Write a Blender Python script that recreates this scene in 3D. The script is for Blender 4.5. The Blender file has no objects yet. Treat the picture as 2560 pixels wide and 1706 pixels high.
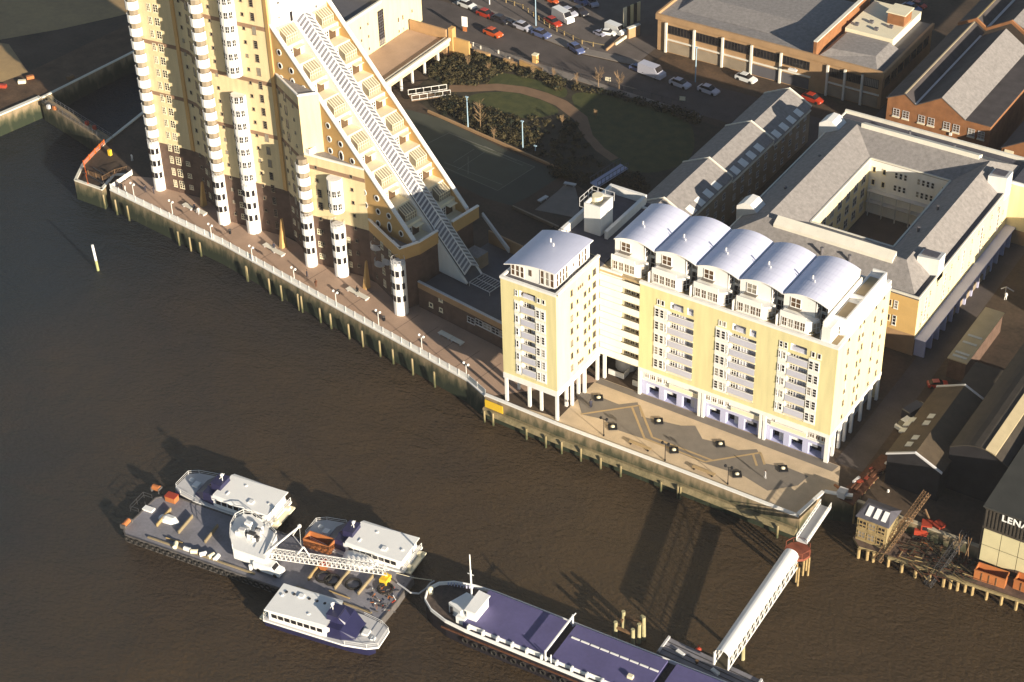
import bpy, bmesh, math, random
from mathutils import Vector, Matrix
random.seed(7)
S = bpy.context.scene
# ------------------------------------------------------------------ camera
CH = 190.0
FPX = 4660.0
def _n(v):
    v = Vector(v); v.normalize(); return v
_Z = -_n((200, 6330, FPX)); _X = Vector((8624, 3160, -FPX)); _X = _n(_X - _X.dot(_Z) * _Z); _Y = _Z.cross(_X)
R = Matrix((_X, _Y, _Z))            # world = R @ camera (x right, y down, z forward)
cam = bpy.data.cameras.new('camera'); camo = bpy.data.objects.new('camera', cam)
S.collection.objects.link(camo); S.camera = camo
cam.sensor_width = 36; cam.lens = FPX / 2560 * 36; cam.clip_start = 1; cam.clip_end = 3000
cx, cy, cz = R.col[0], R.col[1], R.col[2]
camo.matrix_world = Matrix(((cx.x, -cy.x, -cz.x, 0), (cx.y, -cy.y, -cz.y, 0), (cx.z, -cy.z, -cz.z, CH), (0, 0, 0, 1)))
# ------------------------------------------------------------------ world, sun
SUN_EL = math.radians(14.2); SD = Vector((0.930, -0.366, 0)).normalized()
w = bpy.data.worlds.new('World'); S.world = w; w.use_nodes = True
nt = w.node_tree; bg = nt.nodes['Background']
sky = nt.nodes.new('ShaderNodeTexSky'); sky.sky_type = 'NISHITA'; sky.sun_disc = False
sky.sun_elevation = SUN_EL; sky.sun_rotation = math.atan2(SD.x, SD.y); sky.air_density = 1.0; sky.dust_density = 0.3; sky.altitude = 300
nt.links.new(sky.outputs[0], bg.inputs[0]); bg.inputs[1].default_value = 0.05
sl = bpy.data.lights.new('sun', 'SUN'); sl.energy = 5.0; sl.angle = math.radians(0.5); sl.color = (1.0, 0.88, 0.70)
so = bpy.data.objects.new('sun', sl); S.collection.objects.link(so)
sdir = Vector((SD.x * math.cos(SUN_EL), SD.y * math.cos(SUN_EL), math.sin(SUN_EL)))
so.rotation_euler = sdir.to_track_quat('Z', 'Y').to_euler(); so.location = (0, 0, 300)
vs = S.view_settings; vs.view_transform = 'Standard'; vs.look = 'None'; vs.gamma = 1; vs.use_curve_mapping = False
vs.exposure = 1.05
# ------------------------------------------------------------------ helpers
CR = dict(A=(0,0,.37),B=(600,0,.37),C=(1100,0,.37),D=(1600,0,.26786),E=(2000,0,.35714),F=(0,380,.37),G=(600,380,.37),
 H=(1200,440,.35714),Q=(1640,440,.35714),I=(2060,400,.3189),J=(1200,800,.3189),K=(1660,800,.3316),L=(2060,860,.3444),
 M=(240,1140,.2934),N=(640,1240,.2972),O=(1060,1340,.2335),S=(1480,1200,.3227),T=(2060,1200,.3228),U=(1140,0,.1531),
 V=(1340,0,.1275),X=(0,0,1.088),Y=(900,380,.22958),Z=(1020,600,.16578),W=(860,0,.16582))
def ray(c, x, y):
    o = CR[c]; return R @ Vector((o[0] + x * o[2] - 1280, o[1] + y * o[2] - 853, FPX))
def at(c, x, y, z=0.0):            # a place in the photograph put on the level z
    d = ray(c, x, y); t = (z - CH) / d.z; return Vector((d.x * t, d.y * t, z))
def ony(c, x, y, Y):
    d = ray(c, x, y); t = Y / d.y; return d.x * t, CH + d.z * t
def onx(c, x, y, X):
    d = ray(c, x, y); t = X / d.x; return d.y * t, CH + d.z * t
COL = S.collection
def tag(o, label=None, cat=None, group=None, kind=None):
    if label: o['label'] = label
    if cat: o['category'] = cat
    if group: o['group'] = group
    if kind: o['kind'] = kind
    return o
def thing(name, label, cat, loc=(0, 0, 0), rz=0, group=None):
    o = bpy.data.objects.new(name, None); COL.objects.link(o); o.location = loc; o.rotation_euler = (0, 0, rz)
    o.empty_display_size = 0.5
    return tag(o, label, cat, group)
def copy_tree(o, parent=None):
    c = o.copy(); COL.objects.link(c)
    if parent: c.parent = parent
    for ch in list(o.children): copy_tree(ch, c)
    return c
class Fr:                            # a wall frame: start, direction; the outside is on the right of the direction
    def __init__(s, ox, oy, ux, uy):
        s.o = Vector((ox, oy)); s.u = Vector((ux, uy)).normalized(); s.n = Vector((s.u.y, -s.u.x))
    def p(s, a, t, z):
        q = s.o + s.u * a + s.n * t; return (q.x, q.y, z)
    @property
    def rz(s): return math.atan2(s.u.y, s.u.x)
def fr2(a, b):
    return Fr(a[0], a[1], b[0] - a[0], b[1] - a[1])
class MB:
    def __init__(s): s.v = []; s.f = []; s.m = []; s.sm = False
    def poly(s, pts, m=0):
        i = len(s.v); s.v += [tuple(p) for p in pts]; s.f.append(tuple(range(i, i + len(pts)))); s.m.append(m); return s
    def hexa(s, b, t, m=0, mt=None):   # b, t: 4 bottom points anticlockwise seen from above, 4 top points
        i = len(s.v); s.v += [tuple(p) for p in b] + [tuple(p) for p in t]
        mt = m if mt is None else mt
        for q, mm in (((3,2,1,0), m), ((4,5,6,7), mt), ((0,1,5,4), m), ((1,2,6,5), m), ((2,3,7,6), m), ((3,0,4,7), m)):
            s.f.append(tuple(i + k for k in q)); s.m.append(mm)
        return s
    def box(s, x0, x1, y0, y1, z0, z1, m=0, mt=None):
        return s.hexa([(x0,y0,z0),(x1,y0,z0),(x1,y1,z0),(x0,y1,z0)], [(x0,y0,z1),(x1,y0,z1),(x1,y1,z1),(x0,y1,z1)], m, mt)
    def fbox(s, fr, a0, a1, t0, t1, z0, z1, m=0, mt=None):   # t outward
        P = fr.p
        return s.hexa([P(a0,t1,z0),P(a1,t1,z0),P(a1,t0,z0),P(a0,t0,z0)], [P(a0,t1,z1),P(a1,t1,z1),P(a1,t0,z1),P(a0,t0,z1)], m, mt)
    def prism(s, pts, z0, z1, m=0, mt=None, zt=None):
        pts = [(p[0], p[1]) for p in pts]
        ar = sum(pts[i][0]*pts[(i+1)%len(pts)][1] - pts[(i+1)%len(pts)][0]*pts[i][1] for i in range(len(pts)))
        if ar < 0: pts = pts[::-1]; zt = zt[::-1] if zt else zt
        n = len(pts); i = len(s.v); z1s = zt if zt else [z1] * n
        s.v += [(p[0], p[1], z0) for p in pts] + [(p[0], p[1], z) for p, z in zip(pts, z1s)]
        s.f.append(tuple(i + k for k in range(n))[::-1]); s.m.append(m)
        s.f.append(tuple(i + n + k for k in range(n))); s.m.append(m if mt is None else mt)
        for k in range(n):
            k2 = (k + 1) % n; s.f.append((i+k, i+k2, i+n+k2, i+n+k)); s.m.append(m)
        return s
    def cyl(s, x, y, z0, z1, r, n=10, m=0, r2=None, a0=0):
        r2 = r if r2 is None else r2; i = len(s.v)
        for z, rr in ((z0, r), (z1, r2)):
            for k in range(n):
                a = a0 + 2 * math.pi * k / n; s.v.append((x + rr*math.cos(a), y + rr*math.sin(a), z))
        for k in range(n):
            k2 = (k + 1) % n; s.f.append((i+k, i+k2, i+n+k2, i+n+k)); s.m.append(m)
        s.f.append(tuple(i+n+k for k in range(n))); s.m.append(m)
        s.f.append(tuple(i+k for k in range(n))[::-1]); s.m.append(m)
        return s
    def tube(s, p, q, r, n=5, m=0, r2=None):
        p = Vector(p); q = Vector(q); d = (q - p)
        if d.length < 1e-6: return s
        d.normalize(); a = d.orthogonal().normalized(); b = d.cross(a); i = len(s.v); r2 = r if r2 is None else r2
        for c, rr in ((p, r), (q, r2)):
            for k in range(n):
                t = 2 * math.pi * k / n; s.v.append(tuple(c + (a*math.cos(t) + b*math.sin(t)) * rr))
        for k in range(n):
            k2 = (k + 1) % n; s.f.append((i+k, i+k2, i+n+k2, i+n+k)); s.m.append(m)
        s.f.append(tuple(i+n+k for k in range(n))); s.m.append(m); s.f.append(tuple(i+k for k in range(n))[::-1]); s.m.append(m)
        return s
    def beam(s, p, q, wd, h, m=0):     # a bar with upright sides from p to q (top centre line)
        p = Vector(p); q = Vector(q); d = (q - p); sd = Vector((-d.y, d.x, 0)).normalized() * wd / 2; hh = Vector((0, 0, h))
        return s.hexa([p-sd-hh, q-sd-hh, q+sd-hh, p+sd-hh], [p-sd, q-sd, q+sd, p+sd], m)
    def sph(s, c, r, n=8, k=5, m=0, sz=1.0):
        i = len(s.v)
        for a in range(k + 1):
            th = math.pi * a / k
            for b in range(n):
                ph = 2*math.pi*b/n; s.v.append((c[0]+r*math.sin(th)*math.cos(ph), c[1]+r*math.sin(th)*math.sin(ph), c[2]-r*sz*math.cos(th)))
        for a in range(k):
            for b in range(n):
                b2 = (b+1) % n; s.f.append((i+a*n+b, i+a*n+b2, i+(a+1)*n+b2, i+(a+1)*n+b)); s.m.append(m)
        return s
    def loft(s, rings, m=0, cap=True):
        n = len(rings[0]); i = len(s.v)
        for r in rings: s.v += [tuple(p) for p in r]
        for a in range(len(rings) - 1):
            for b in range(n):
                b2 = (b+1) % n; s.f.append((i+a*n+b, i+a*n+b2, i+(a+1)*n+b2, i+(a+1)*n+b)); s.m.append(m)
        if cap:
            s.f.append(tuple(i+k for k in range(n))[::-1]); s.m.append(m)
            j = i + (len(rings)-1)*n; s.f.append(tuple(j+k for k in range(n))); s.m.append(m)
        return s
    def wall(s, fr, a0, a1, z0, z1, holes, depth=1.2, m=0, mr=None, mb=None):
        # a wall sheet with real openings that have reveals, a floor, a ceiling and a back
        mr = m if mr is None else mr; mb = m if mb is None else mb
        xs = sorted({a0, a1} | {h[0] for h in holes} | {h[1] for h in holes}); zs = sorted({z0, z1} | {h[2] for h in holes} | {h[3] for h in holes})
        P = fr.p
        for x, x2 in zip(xs, xs[1:]):
            for z, z2 in zip(zs, zs[1:]):
                cxx, czz = (x+x2)/2, (z+z2)/2
                if any(h[0] < cxx < h[1] and h[2] < czz < h[3] for h in holes): continue
                s.poly([P(x,0,z),P(x2,0,z),P(x2,0,z2),P(x,0,z2)], m)
        for h in holes:
            x, x2, z, z2 = h[:4]; d = -(h[4] if len(h) > 4 else depth)
            s.poly([P(x,0,z),P(x,0,z2),P(x,d,z2),P(x,d,z)], mr); s.poly([P(x2,0,z),P(x2,d,z),P(x2,d,z2),P(x2,0,z2)], mr)
            s.poly([P(x,0,z),P(x,d,z),P(x2,d,z),P(x2,0,z)], mr); s.poly([P(x,0,z2),P(x2,0,z2),P(x2,d,z2),P(x,d,z2)], mr)
            s.poly([P(x,d,z),P(x,d,z2),P(x2,d,z2),P(x2,d,z)], mb)
        return s
    def mesh(s, name, mats, off=(0, 0, 0)):
        me = bpy.data.meshes.new(name); o = off
        me.from_pydata([(a-o[0], b-o[1], c-o[2]) for a, b, c in s.v], [], s.f)
        for mm in (mats if isinstance(mats, (list, tuple)) else [mats]): me.materials.append(mm)
        me.polygons.foreach_set('material_index', s.m)
        if s.sm: me.polygons.foreach_set('use_smooth', [True]*len(s.f))
        me.update(); return me
    def pieces(s):
        par = list(range(len(s.v)))
        def fd(a):
            while par[a] != a: par[a] = par[par[a]]; a = par[a]
            return a
        for f in s.f:
            for k in f[1:]: par[fd(k)] = fd(f[0])
        out = {}
        for f, m in zip(s.f, s.m): out.setdefault(fd(f[0]), []).append((f, m))
        res = []
        for fl in out.values():
            ids = sorted({k for f, _ in fl for k in f}); mp = {k: i for i, k in enumerate(ids)}
            b = MB(); b.v = [s.v[k] for k in ids]; b.f = [tuple(mp[k] for k in f) for f, _ in fl]; b.m = [m for _, m in fl]; b.sm = s.sm; res.append(b)
        return res
    SPLIT = {'quoin','coping','parapet_coping','gutter','steps','fascia','parapet','terrace_parapet','track','leg','wheel','frame','verge_coping','deck_rail','edge_beam','deck_locker','roof_vent','sunken_terrace','raised_roof','gate_pier','base_wall','upper_storey','end_kerb','deck_seam','kerb','bollard_row','rear_parapet','stair_tower','side_wall','rail_post','rubbing_strake','gantry_frame','soffit'}
    def build(s, name, mats, parent=None, local=False, loc=None, **kw):
        if name in MB.SPLIT and parent is not None and not kw:
            pc = s.pieces()
            if 1 < len(pc) <= 40:
                nm = {'steps': 'step', 'bollard_row': 'bollard'}.get(name, name); o = None
                for q in pc: o = q._build(nm, mats, parent, local, loc)
                return o
        return s._build(name, mats, parent, local, loc, **kw)
    def _build(s, name, mats, parent=None, local=False, loc=None, **kw):
        off = (0, 0, 0)
        if parent is not None and not local:
            p = parent; off = Vector(p.location)
            while p.parent: p = p.parent; off = off + p.location
        if loc is not None and parent is None: off = loc
        o = bpy.data.objects.new(name, s.mesh(name, mats, off)); COL.objects.link(o)
        if parent is not None: o.parent = parent
        elif loc is not None: o.location = loc
        return tag(o, **kw)
# ------------------------------------------------------------------ materials
def mat(name, col, rough=0.8, var=0.12, scale=0.6, spec=0.3, metal=0.0, col2=None, bump=0.0, fine=6.0, coord='Object', emit=None, streak=False):
    m = bpy.data.materials.new(name); m.use_nodes = True; t = m.node_tree; b = t.nodes['Principled BSDF']
    b.inputs['Roughness'].default_value = rough; b.inputs['Metallic'].default_value = metal
    b.inputs['Specular IOR Level'].default_value = spec
    tc = t.nodes.new('ShaderNodeNewGeometry')
    n1 = t.nodes.new('ShaderNodeTexNoise'); n1.inputs['Scale'].default_value = scale; n1.inputs['Detail'].default_value = 5
    n2 = t.nodes.new('ShaderNodeTexNoise'); n2.inputs['Scale'].default_value = fine; n2.inputs['Detail'].default_value = 3
    if streak:
        mp_ = t.nodes.new('ShaderNodeMapping'); mp_.inputs['Scale'].default_value = (1, 1, .12); t.links.new(tc.outputs['Position'], mp_.inputs[0]); t.links.new(mp_.outputs[0], n1.inputs['Vector']); n1.inputs['Scale'].default_value = 1.1
    else: t.links.new(tc.outputs['Position'], n1.inputs['Vector'])
    t.links.new(tc.outputs['Position'], n2.inputs['Vector'])
    ad = t.nodes.new('ShaderNodeMath'); ad.operation = 'ADD'
    ml = t.nodes.new('ShaderNodeMath'); ml.operation = 'MULTIPLY'; ml.inputs[1].default_value = 0.5
    t.links.new(n2.outputs[0], ml.inputs[0]); t.links.new(n1.outputs[0], ad.inputs[0]); t.links.new(ml.outputs[0], ad.inputs[1])
    mr = t.nodes.new('ShaderNodeMapRange'); mr.inputs[1].default_value = 0.48; mr.inputs[2].default_value = 1.02
    t.links.new(ad.outputs[0], mr.inputs[0])
    mx = t.nodes.new('ShaderNodeMix'); mx.data_type = 'RGBA'
    c2 = col2 if col2 else tuple(min(1, c * (1 + var)) for c in col); c1 = col if col2 else tuple(c * (1 - var) for c in col)
    mx.inputs[6].default_value = (*c1, 1); mx.inputs[7].default_value = (*c2, 1)
    t.links.new(mr.outputs[0], mx.inputs[0]); t.links.new(mx.outputs[2], b.inputs['Base Color'])
    if bump:
        bp = t.nodes.new('ShaderNodeBump'); bp.inputs['Strength'].default_value = bump; bp.inputs['Distance'].default_value = 0.1
        t.links.new(n2.outputs[0], bp.inputs['Height']); t.links.new(bp.outputs[0], b.inputs['Normal'])
    return m
M = {}
def mk(k, *a, **kw): M[k] = mat(k, *a, **kw)
mk('yellow_brick', (.70,.62,.33), var=.11, fine=7, streak=True)
mk('tower_brick', (.68,.55,.32), var=.13, fine=6, streak=True)
mk('cream_brick', (.74,.63,.37), var=.12, fine=5, streak=True)
mk('ochre_brick', (.55,.34,.13), var=.1, scale=.4)
mk('band_brick', (.26,.16,.10), var=.12)
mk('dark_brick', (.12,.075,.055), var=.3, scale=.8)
mk('red_brick', (.27,.12,.05), var=.25, scale=.7, fine=8)
mk('brown_brick', (.40,.25,.13), var=.15, scale=.5, fine=8)
mk('dull_brick', (.30,.24,.17), var=.2, scale=.4)
mk('white', (.80,.78,.74), var=.06, rough=.6, streak=True)
mk('cream', (.80,.72,.52), var=.05, scale=.5, rough=.7)
mk('greywhite', (.55,.54,.54), var=.08, scale=.5)
mk('glass', (.02,.018,.02), rough=.15, var=.5, spec=.5)
mk('glass_brown', (.10,.06,.035), rough=.2, var=.3, spec=.5)
mk('balus', (.52,.52,.60), rough=.25, var=.06, spec=.5)
mk('purple', (.47,.48,.66), var=.06, rough=.6)
mk('vault', (.68,.69,.84), rough=.45, var=.04, spec=.5)
mk('lead', (.11,.105,.115), rough=.7, var=.15)
mk('slate', (.085,.082,.10), rough=.75, var=.2, scale=1.0)
mk('greyroof', (.255,.235,.225), rough=.85, var=.22, scale=1.4, fine=5, bump=.5)
mk('darkroof', (.07,.06,.06), rough=.8, var=.3, scale=.5)
mk('deck', (.42,.32,.19), var=.12, scale=.8)
mk('plaza', (.54,.42,.285), var=.13, scale=.5, fine=5)
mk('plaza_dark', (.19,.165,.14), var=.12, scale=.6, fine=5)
mk('plaza_line', (.42,.30,.16), var=.08)
mk('promenade', (.40,.275,.20), var=.12, scale=.3, fine=3)
mk('joint', (.13,.09,.07), var=.1)
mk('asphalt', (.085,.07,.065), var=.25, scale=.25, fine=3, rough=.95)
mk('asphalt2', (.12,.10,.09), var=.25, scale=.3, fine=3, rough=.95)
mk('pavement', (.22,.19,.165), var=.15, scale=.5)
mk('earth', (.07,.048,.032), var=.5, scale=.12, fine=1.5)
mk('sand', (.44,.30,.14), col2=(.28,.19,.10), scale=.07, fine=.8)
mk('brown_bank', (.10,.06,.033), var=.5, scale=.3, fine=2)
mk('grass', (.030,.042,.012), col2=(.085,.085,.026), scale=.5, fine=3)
mk('path', (.20,.125,.075), var=.15, scale=.5)
mk('court', (.06,.065,.05), var=.15, scale=.2)
mk('courtin', (.085,.09,.062), var=.15, scale=.25)
mk('line', (.22,.21,.18), var=.2)
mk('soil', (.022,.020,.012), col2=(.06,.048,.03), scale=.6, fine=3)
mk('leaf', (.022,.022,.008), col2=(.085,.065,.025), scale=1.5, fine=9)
mk('twig', (.26,.17,.09), var=.2)
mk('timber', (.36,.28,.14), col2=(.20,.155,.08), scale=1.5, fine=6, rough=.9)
mk('wet_timber', (.06,.05,.03), var=.4)
mk('concrete', (.42,.36,.26), var=.25, scale=.7, rough=.9)
mk('coping', (.74,.70,.60), var=.1, scale=.5)
mk('steel_dark', (.05,.048,.05), rough=.5, var=.2)
mk('barge_deck', (.27,.26,.29), col2=(.17,.165,.18), scale=.3, fine=2.5, rough=.7)
mk('barge_side', (.11,.10,.095), var=.35, scale=1)
mk('rubber', (.02,.018,.016), var=.3)
mk('navy', (.022,.022,.07), rough=.35, var=.15, spec=.5)
mk('hold', (.105,.095,.215), rough=.6, var=.12, scale=.25, fine=2)
mk('boat_white', (.86,.85,.82), var=.03, rough=.4)
mk('boat_shade', (.45,.47,.62), var=.05)
mk('red', (.36,.05,.025), rough=.5, var=.15)
mk('orange', (.70,.15,.02), rough=.5, var=.1)
mk('rust', (.10,.04,.02), var=.4, scale=1.5)
mk('yellow', (.75,.48,.03), var=.1)
mk('lampblue', (.35,.50,.62), var=.05)
mk('skylight', (.50,.50,.46), rough=.5, var=.1)
mk('shaded_steel', (.045,.045,.04), var=.2, scale=.4)  # dark steel roof, darkened further to put shade into its colour
mk('shed_cream', (.62,.55,.33), var=.06)
mk('corrug', (.055,.045,.035), var=.25, scale=.6)  # darkened so the shed roofs carry shade in their colour
mk('recess', (.27,.22,.16), var=.25)
mk('conserv', (.27,.23,.17), var=.1, rough=.3)
mk('ledge', (.30,.235,.13), col2=(.12,.105,.055), scale=.9, fine=4)
mk('glass_pale', (.26,.23,.19), rough=.3, var=.25)
mk('shade_black', (.018,.016,.018), var=.4)  # near-black for shed walls, shade put into the colour
mk('skin', (.5,.3,.2)); mk('cloth', (.04,.04,.06)); mk('black', (.008,.008,.01), var=.1)
mk('glint', (.10,.10,.11), rough=.3, var=.2)
for k_, c_ in dict(car_white=(.8,.8,.78), car_red=(.45,.04,.015), car_orange=(.62,.10,.02), car_dark=(.03,.03,.04), car_blue=(.10,.13,.28), car_grey=(.33,.33,.42), car_silver=(.5,.5,.58), car_green=(.03,.06,.04)).items():
    mk(k_, c_, rough=.3, var=.04, spec=.6)
mk('glass_grey', (.16,.16,.18), rough=.25, var=.3, spec=.5)
mk('vault_seam', (.60,.61,.75), rough=.4, var=.05, metal=.4)
mk('brown_ochre', (.62,.40,.15), var=.08, scale=.4)
mk('ridge_tile', (.40,.33,.22), var=.1)
mk('roof_buff', (.45,.37,.23), var=.1, scale=.6)
mk('corrug_warm', (.075,.055,.035), var=.25, scale=.6, fine=3)
mk('letter', (.85,.85,.82), var=.02)
mk('yard_deck', (.12,.08,.06), var=.45, scale=.7, fine=3)
mk('timber_tan', (.44,.32,.15), col2=(.26,.18,.08), scale=1.5, fine=5, rough=.9)  # paler, warmer tone than the plain timber
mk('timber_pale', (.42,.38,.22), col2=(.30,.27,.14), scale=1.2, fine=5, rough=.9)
mk('rust_brown', (.17,.10,.05), var=.4, scale=1.5)  # lighter, browner tone than the plain rust
mk('dull_orange', (.42,.15,.05), var=.15, rough=.55)  # duller, less saturated than the plain orange
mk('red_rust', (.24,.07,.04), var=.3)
mk('pole_green', (.35,.36,.16), var=.2)
mk('deck_stop', (.28,.22,.13), var=.2)
mk('navy_black', (.02,.017,.022), rough=.5, var=.3)
mk('ship_deck', (.08,.06,.05), var=.4, scale=1.5)
mk('leaf_dark', (.012,.016,.007), var=.4, scale=2)
mk('leaf_brown', (.07,.055,.022), var=.4, scale=2)
mk('sand_pale', (.5,.42,.27), var=.1)
# river wall: pale concrete above, algae towards the water, streaks
def wallmat(name, top, mid, low, zt, zl):
    m = bpy.data.materials.new(name); m.use_nodes = True; t = m.node_tree; b = t.nodes['Principled BSDF']; b.inputs['Roughness'].default_value = .9
    g = t.nodes.new('ShaderNodeNewGeometry'); sp = t.nodes.new('ShaderNodeSeparateXYZ'); t.links.new(g.outputs['Position'], sp.inputs[0])
    n = t.nodes.new('ShaderNodeTexNoise'); n.inputs['Scale'].default_value = .9; n.inputs['Detail'].default_value = 6
    mp = t.nodes.new('ShaderNodeMapping'); mp.inputs['Scale'].default_value = (1, 1, .35); t.links.new(g.outputs['Position'], mp.inputs[0]); t.links.new(mp.outputs[0], n.inputs[0])
    mr = t.nodes.new('ShaderNodeMapRange'); mr.inputs[1].default_value = zl; mr.inputs[2].default_value = zt; t.links.new(sp.outputs[2], mr.inputs[0])
    ml = t.nodes.new('ShaderNodeMath'); ml.operation = 'MULTIPLY_ADD'; ml.inputs[1].default_value = 1.5; ml.inputs[2].default_value = -.75; t.links.new(n.outputs[0], ml.inputs[0])
    ad = t.nodes.new('ShaderNodeMath'); ad.operation = 'ADD'; t.links.new(mr.outputs[0], ad.inputs[0]); t.links.new(ml.outputs[0], ad.inputs[1])
    cr = t.nodes.new('ShaderNodeValToRGB'); e = cr.color_ramp.elements; e[0].position = .1; e[0].color = (*low, 1); e[1].position = .95; e[1].color = (*top, 1)
    x = cr.color_ramp.elements.new(.5); x.color = (*mid, 1); t.links.new(ad.outputs[0], cr.inputs[0]); t.links.new(cr.outputs[0], b.inputs['Base Color'])
    M[name] = m
wallmat('river_stone', (.27,.20,.12), (.075,.07,.035), (.014,.022,.008), 0.2, -2.9)
wallmat('pile_wood', (.36,.28,.16), (.25,.20,.10), (.06,.065,.025), -.5, -4.2)
# water
def watermat():
    m = bpy.data.materials.new('water'); m.use_nodes = True; t = m.node_tree; b = t.nodes['Principled BSDF']
    b.inputs['Roughness'].default_value = .22; b.inputs['IOR'].default_value = 1.33
    g = t.nodes.new('ShaderNodeNewGeometry')
    n0 = t.nodes.new('ShaderNodeTexNoise'); n0.inputs['Scale'].default_value = .02; n0.inputs['Detail'].default_value = 9; n0.inputs['Roughness'].default_value = .62; t.links.new(g.outputs['Position'], n0.inputs[0])
    sp = t.nodes.new('ShaderNodeSeparateXYZ'); t.links.new(g.outputs['Position'], sp.inputs[0])
    mr = t.nodes.new('ShaderNodeMapRange'); mr.inputs[1].default_value = -240; mr.inputs[2].default_value = -150; t.links.new(sp.outputs[0], mr.inputs[0])
    a = t.nodes.new('ShaderNodeMath'); a.operation = 'MULTIPLY_ADD'; a.inputs[1].default_value = 1.6; a.inputs[2].default_value = -.8; t.links.new(n0.outputs[0], a.inputs[0])
    c = t.nodes.new('ShaderNodeMath'); c.operation = 'ADD'; c.use_clamp = True; t.links.new(mr.outputs[0], c.inputs[0]); t.links.new(a.outputs[0], c.inputs[1])
    cr = t.nodes.new('ShaderNodeValToRGB'); e = cr.color_ramp.elements
    e[0].position = 0; e[0].color = (.014,.019,.025, 1); e[1].position = 1; e[1].color = (.060,.040,.022, 1)
    x = cr.color_ramp.elements.new(.45); x.color = (.030,.025,.023, 1)
    t.links.new(c.outputs[0], cr.inputs[0]); t.links.new(cr.outputs[0], b.inputs['Base Color'])
    w1 = t.nodes.new('ShaderNodeTexNoise'); w1.inputs['Scale'].default_value = 1.5; w1.inputs['Detail'].default_value = 7; w1.inputs['Roughness'].default_value = .6
    mp = t.nodes.new('ShaderNodeMapping'); mp.inputs['Scale'].default_value = (.75, 1.25, 1); mp.inputs['Rotation'].default_value = (0, 0, .5); t.links.new(g.outputs['Position'], mp.inputs[0]); t.links.new(mp.outputs[0], w1.inputs[0])
    w2 = t.nodes.new('ShaderNodeTexNoise'); w2.inputs['Scale'].default_value = .12; w2.inputs['Detail'].default_value = 3; w2.inputs['Distortion'].default_value = .4; t.links.new(mp.outputs[0], w2.inputs[0])
    s = t.nodes.new('ShaderNodeMath'); s.operation = 'MULTIPLY_ADD'; s.inputs[1].default_value = 2.4; t.links.new(w2.outputs[0], s.inputs[0]); t.links.new(w1.outputs[0], s.inputs[2])
    bp = t.nodes.new('ShaderNodeBump'); bp.inputs['Strength'].default_value = 1.0; bp.inputs['Distance'].default_value = .45
    t.links.new(s.outputs[0], bp.inputs['Height']); t.links.new(bp.outputs[0], b.inputs['Normal'])
    M['water'] = m
watermat()
# ------------------------------------------------------------------ shared pieces: windows
_wc = {}; _wr = random.Random(21)
def winmesh(wd, h, nx, ny, fm='white', gm='glass', bar=.08, pr=.09):
    k = (round(wd, 2), round(h, 2), nx, ny, fm, gm, bar)
    if k in _wc: return _wc[k]
    b = MB(); fr = Fr(0, 0, 1, 0)
    b.poly([fr.p(0,.04,0), fr.p(wd,.04,0), fr.p(wd,.04,h), fr.p(0,.04,h)], 1)
    for i in range(nx + 1):
        x = i * (wd - bar) / nx; b.fbox(fr, x, x + bar, 0.005, pr, 0, h, 0)
    for j in range(ny + 1):
        z = j * (h - bar) / ny; b.fbox(fr, .01, wd - .01, .008, pr - .012, z, z + bar, 0)
    b.fbox(fr, -.06, wd + .06, .006, pr + .06, -.07, 0.001, 0)
    _wc[k] = b.mesh('window', [M[fm], M[gm]]); return _wc[k]
def poff(parent):
    p = parent; off = Vector(p.location)
    while p.parent: p = p.parent; off = off + p.location
    return off
def win(parent, fr, a, z, wd, h, nx=1, ny=2, fm='white', gm='glass', t=0.0, name='window', bar=.08):
    if gm in ('glass', 'glass_brown') and _wr.random() < .16: gm = 'glass_pale'
    o = bpy.data.objects.new(name, winmesh(wd, h, nx, ny, fm, gm, bar)); COL.objects.link(o); o.parent = parent
    o.location = Vector(fr.p(a, t, z)) - poff(parent); o.rotation_euler = (0, 0, fr.rz); return o
def meshobj(name, me, parent=None, loc=(0, 0, 0), rz=0, **kw):
    o = bpy.data.objects.new(name, me); COL.objects.link(o)
    if parent: o.parent = parent
    o.location = loc; o.rotation_euler = (0, 0, rz); return tag(o, **kw)
WZ = -4.1
# ================================================================== SETTING
MB().poly([(-1500,-600,WZ),(900,-600,WZ),(900,420,WZ),(-1500,420,WZ)]).build('water', M['water'], kind='structure')
def land(name, pts, m, z=0.0, zb=-7.5, side=None):
    b = MB(); b.prism(pts, zb, z, 0, 1); return b.build(name, [M[side or m], M[m]], kind='structure')
K0 = at('K', 1015, 1500, 0); K1 = at('K', 1205, 1330, 0); K2 = at('K', 1285, 1345, 0)
RW = [at('A', 745, 1290, 0), at('F', 1500, 630, 0), at('G', 900, 1200, 0), at('G', 1540, 1555, 0), at('J', 40, 605, 0), at('J', 600, 835, 0), at('J', 1568, 1200, 0), at('K', 870, 1445, 0), K0]
Acor = at('A', 890, 1190, 0); J1 = at('A', 775, 1190, 0)
jet = [at('A', 690, 1290, 0), at('A', 505, 1225, 0), at('A', 555, 1120, 0), at('A', 640, 1030, 0), at('A', 700, 975, 0)]
D1 = at('A', 790, 905, 0); D2 = at('A', 990, 745, 0); dd = (D2 - D1).normalized(); D3 = D2 + dd * 14
main = RW + [K1, K2, (-78.0, 206), (-76.5, 236), (-60, 236), (250, 236), (250, 700), (-700, 700)]
N0 = at('A', 0, 790, 0); N1 = at('A', 280, 670, 0); N2 = at('A', 930, 345, 0)
main += [(N0 + (N0 - N1) * 6)[:], N1, N2, N2 + (N2 - N1) * .35, D3, D2, D1, jet[4], jet[3], jet[2], jet[1], jet[0], J1, ]
land('ground', main, 'earth', 0, side='river_stone')
def sheet(name, pts, m, z, kind='structure'):
    return MB().poly([(p[0], p[1], z) for p in pts]).build(name, M[m], kind=kind)
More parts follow.
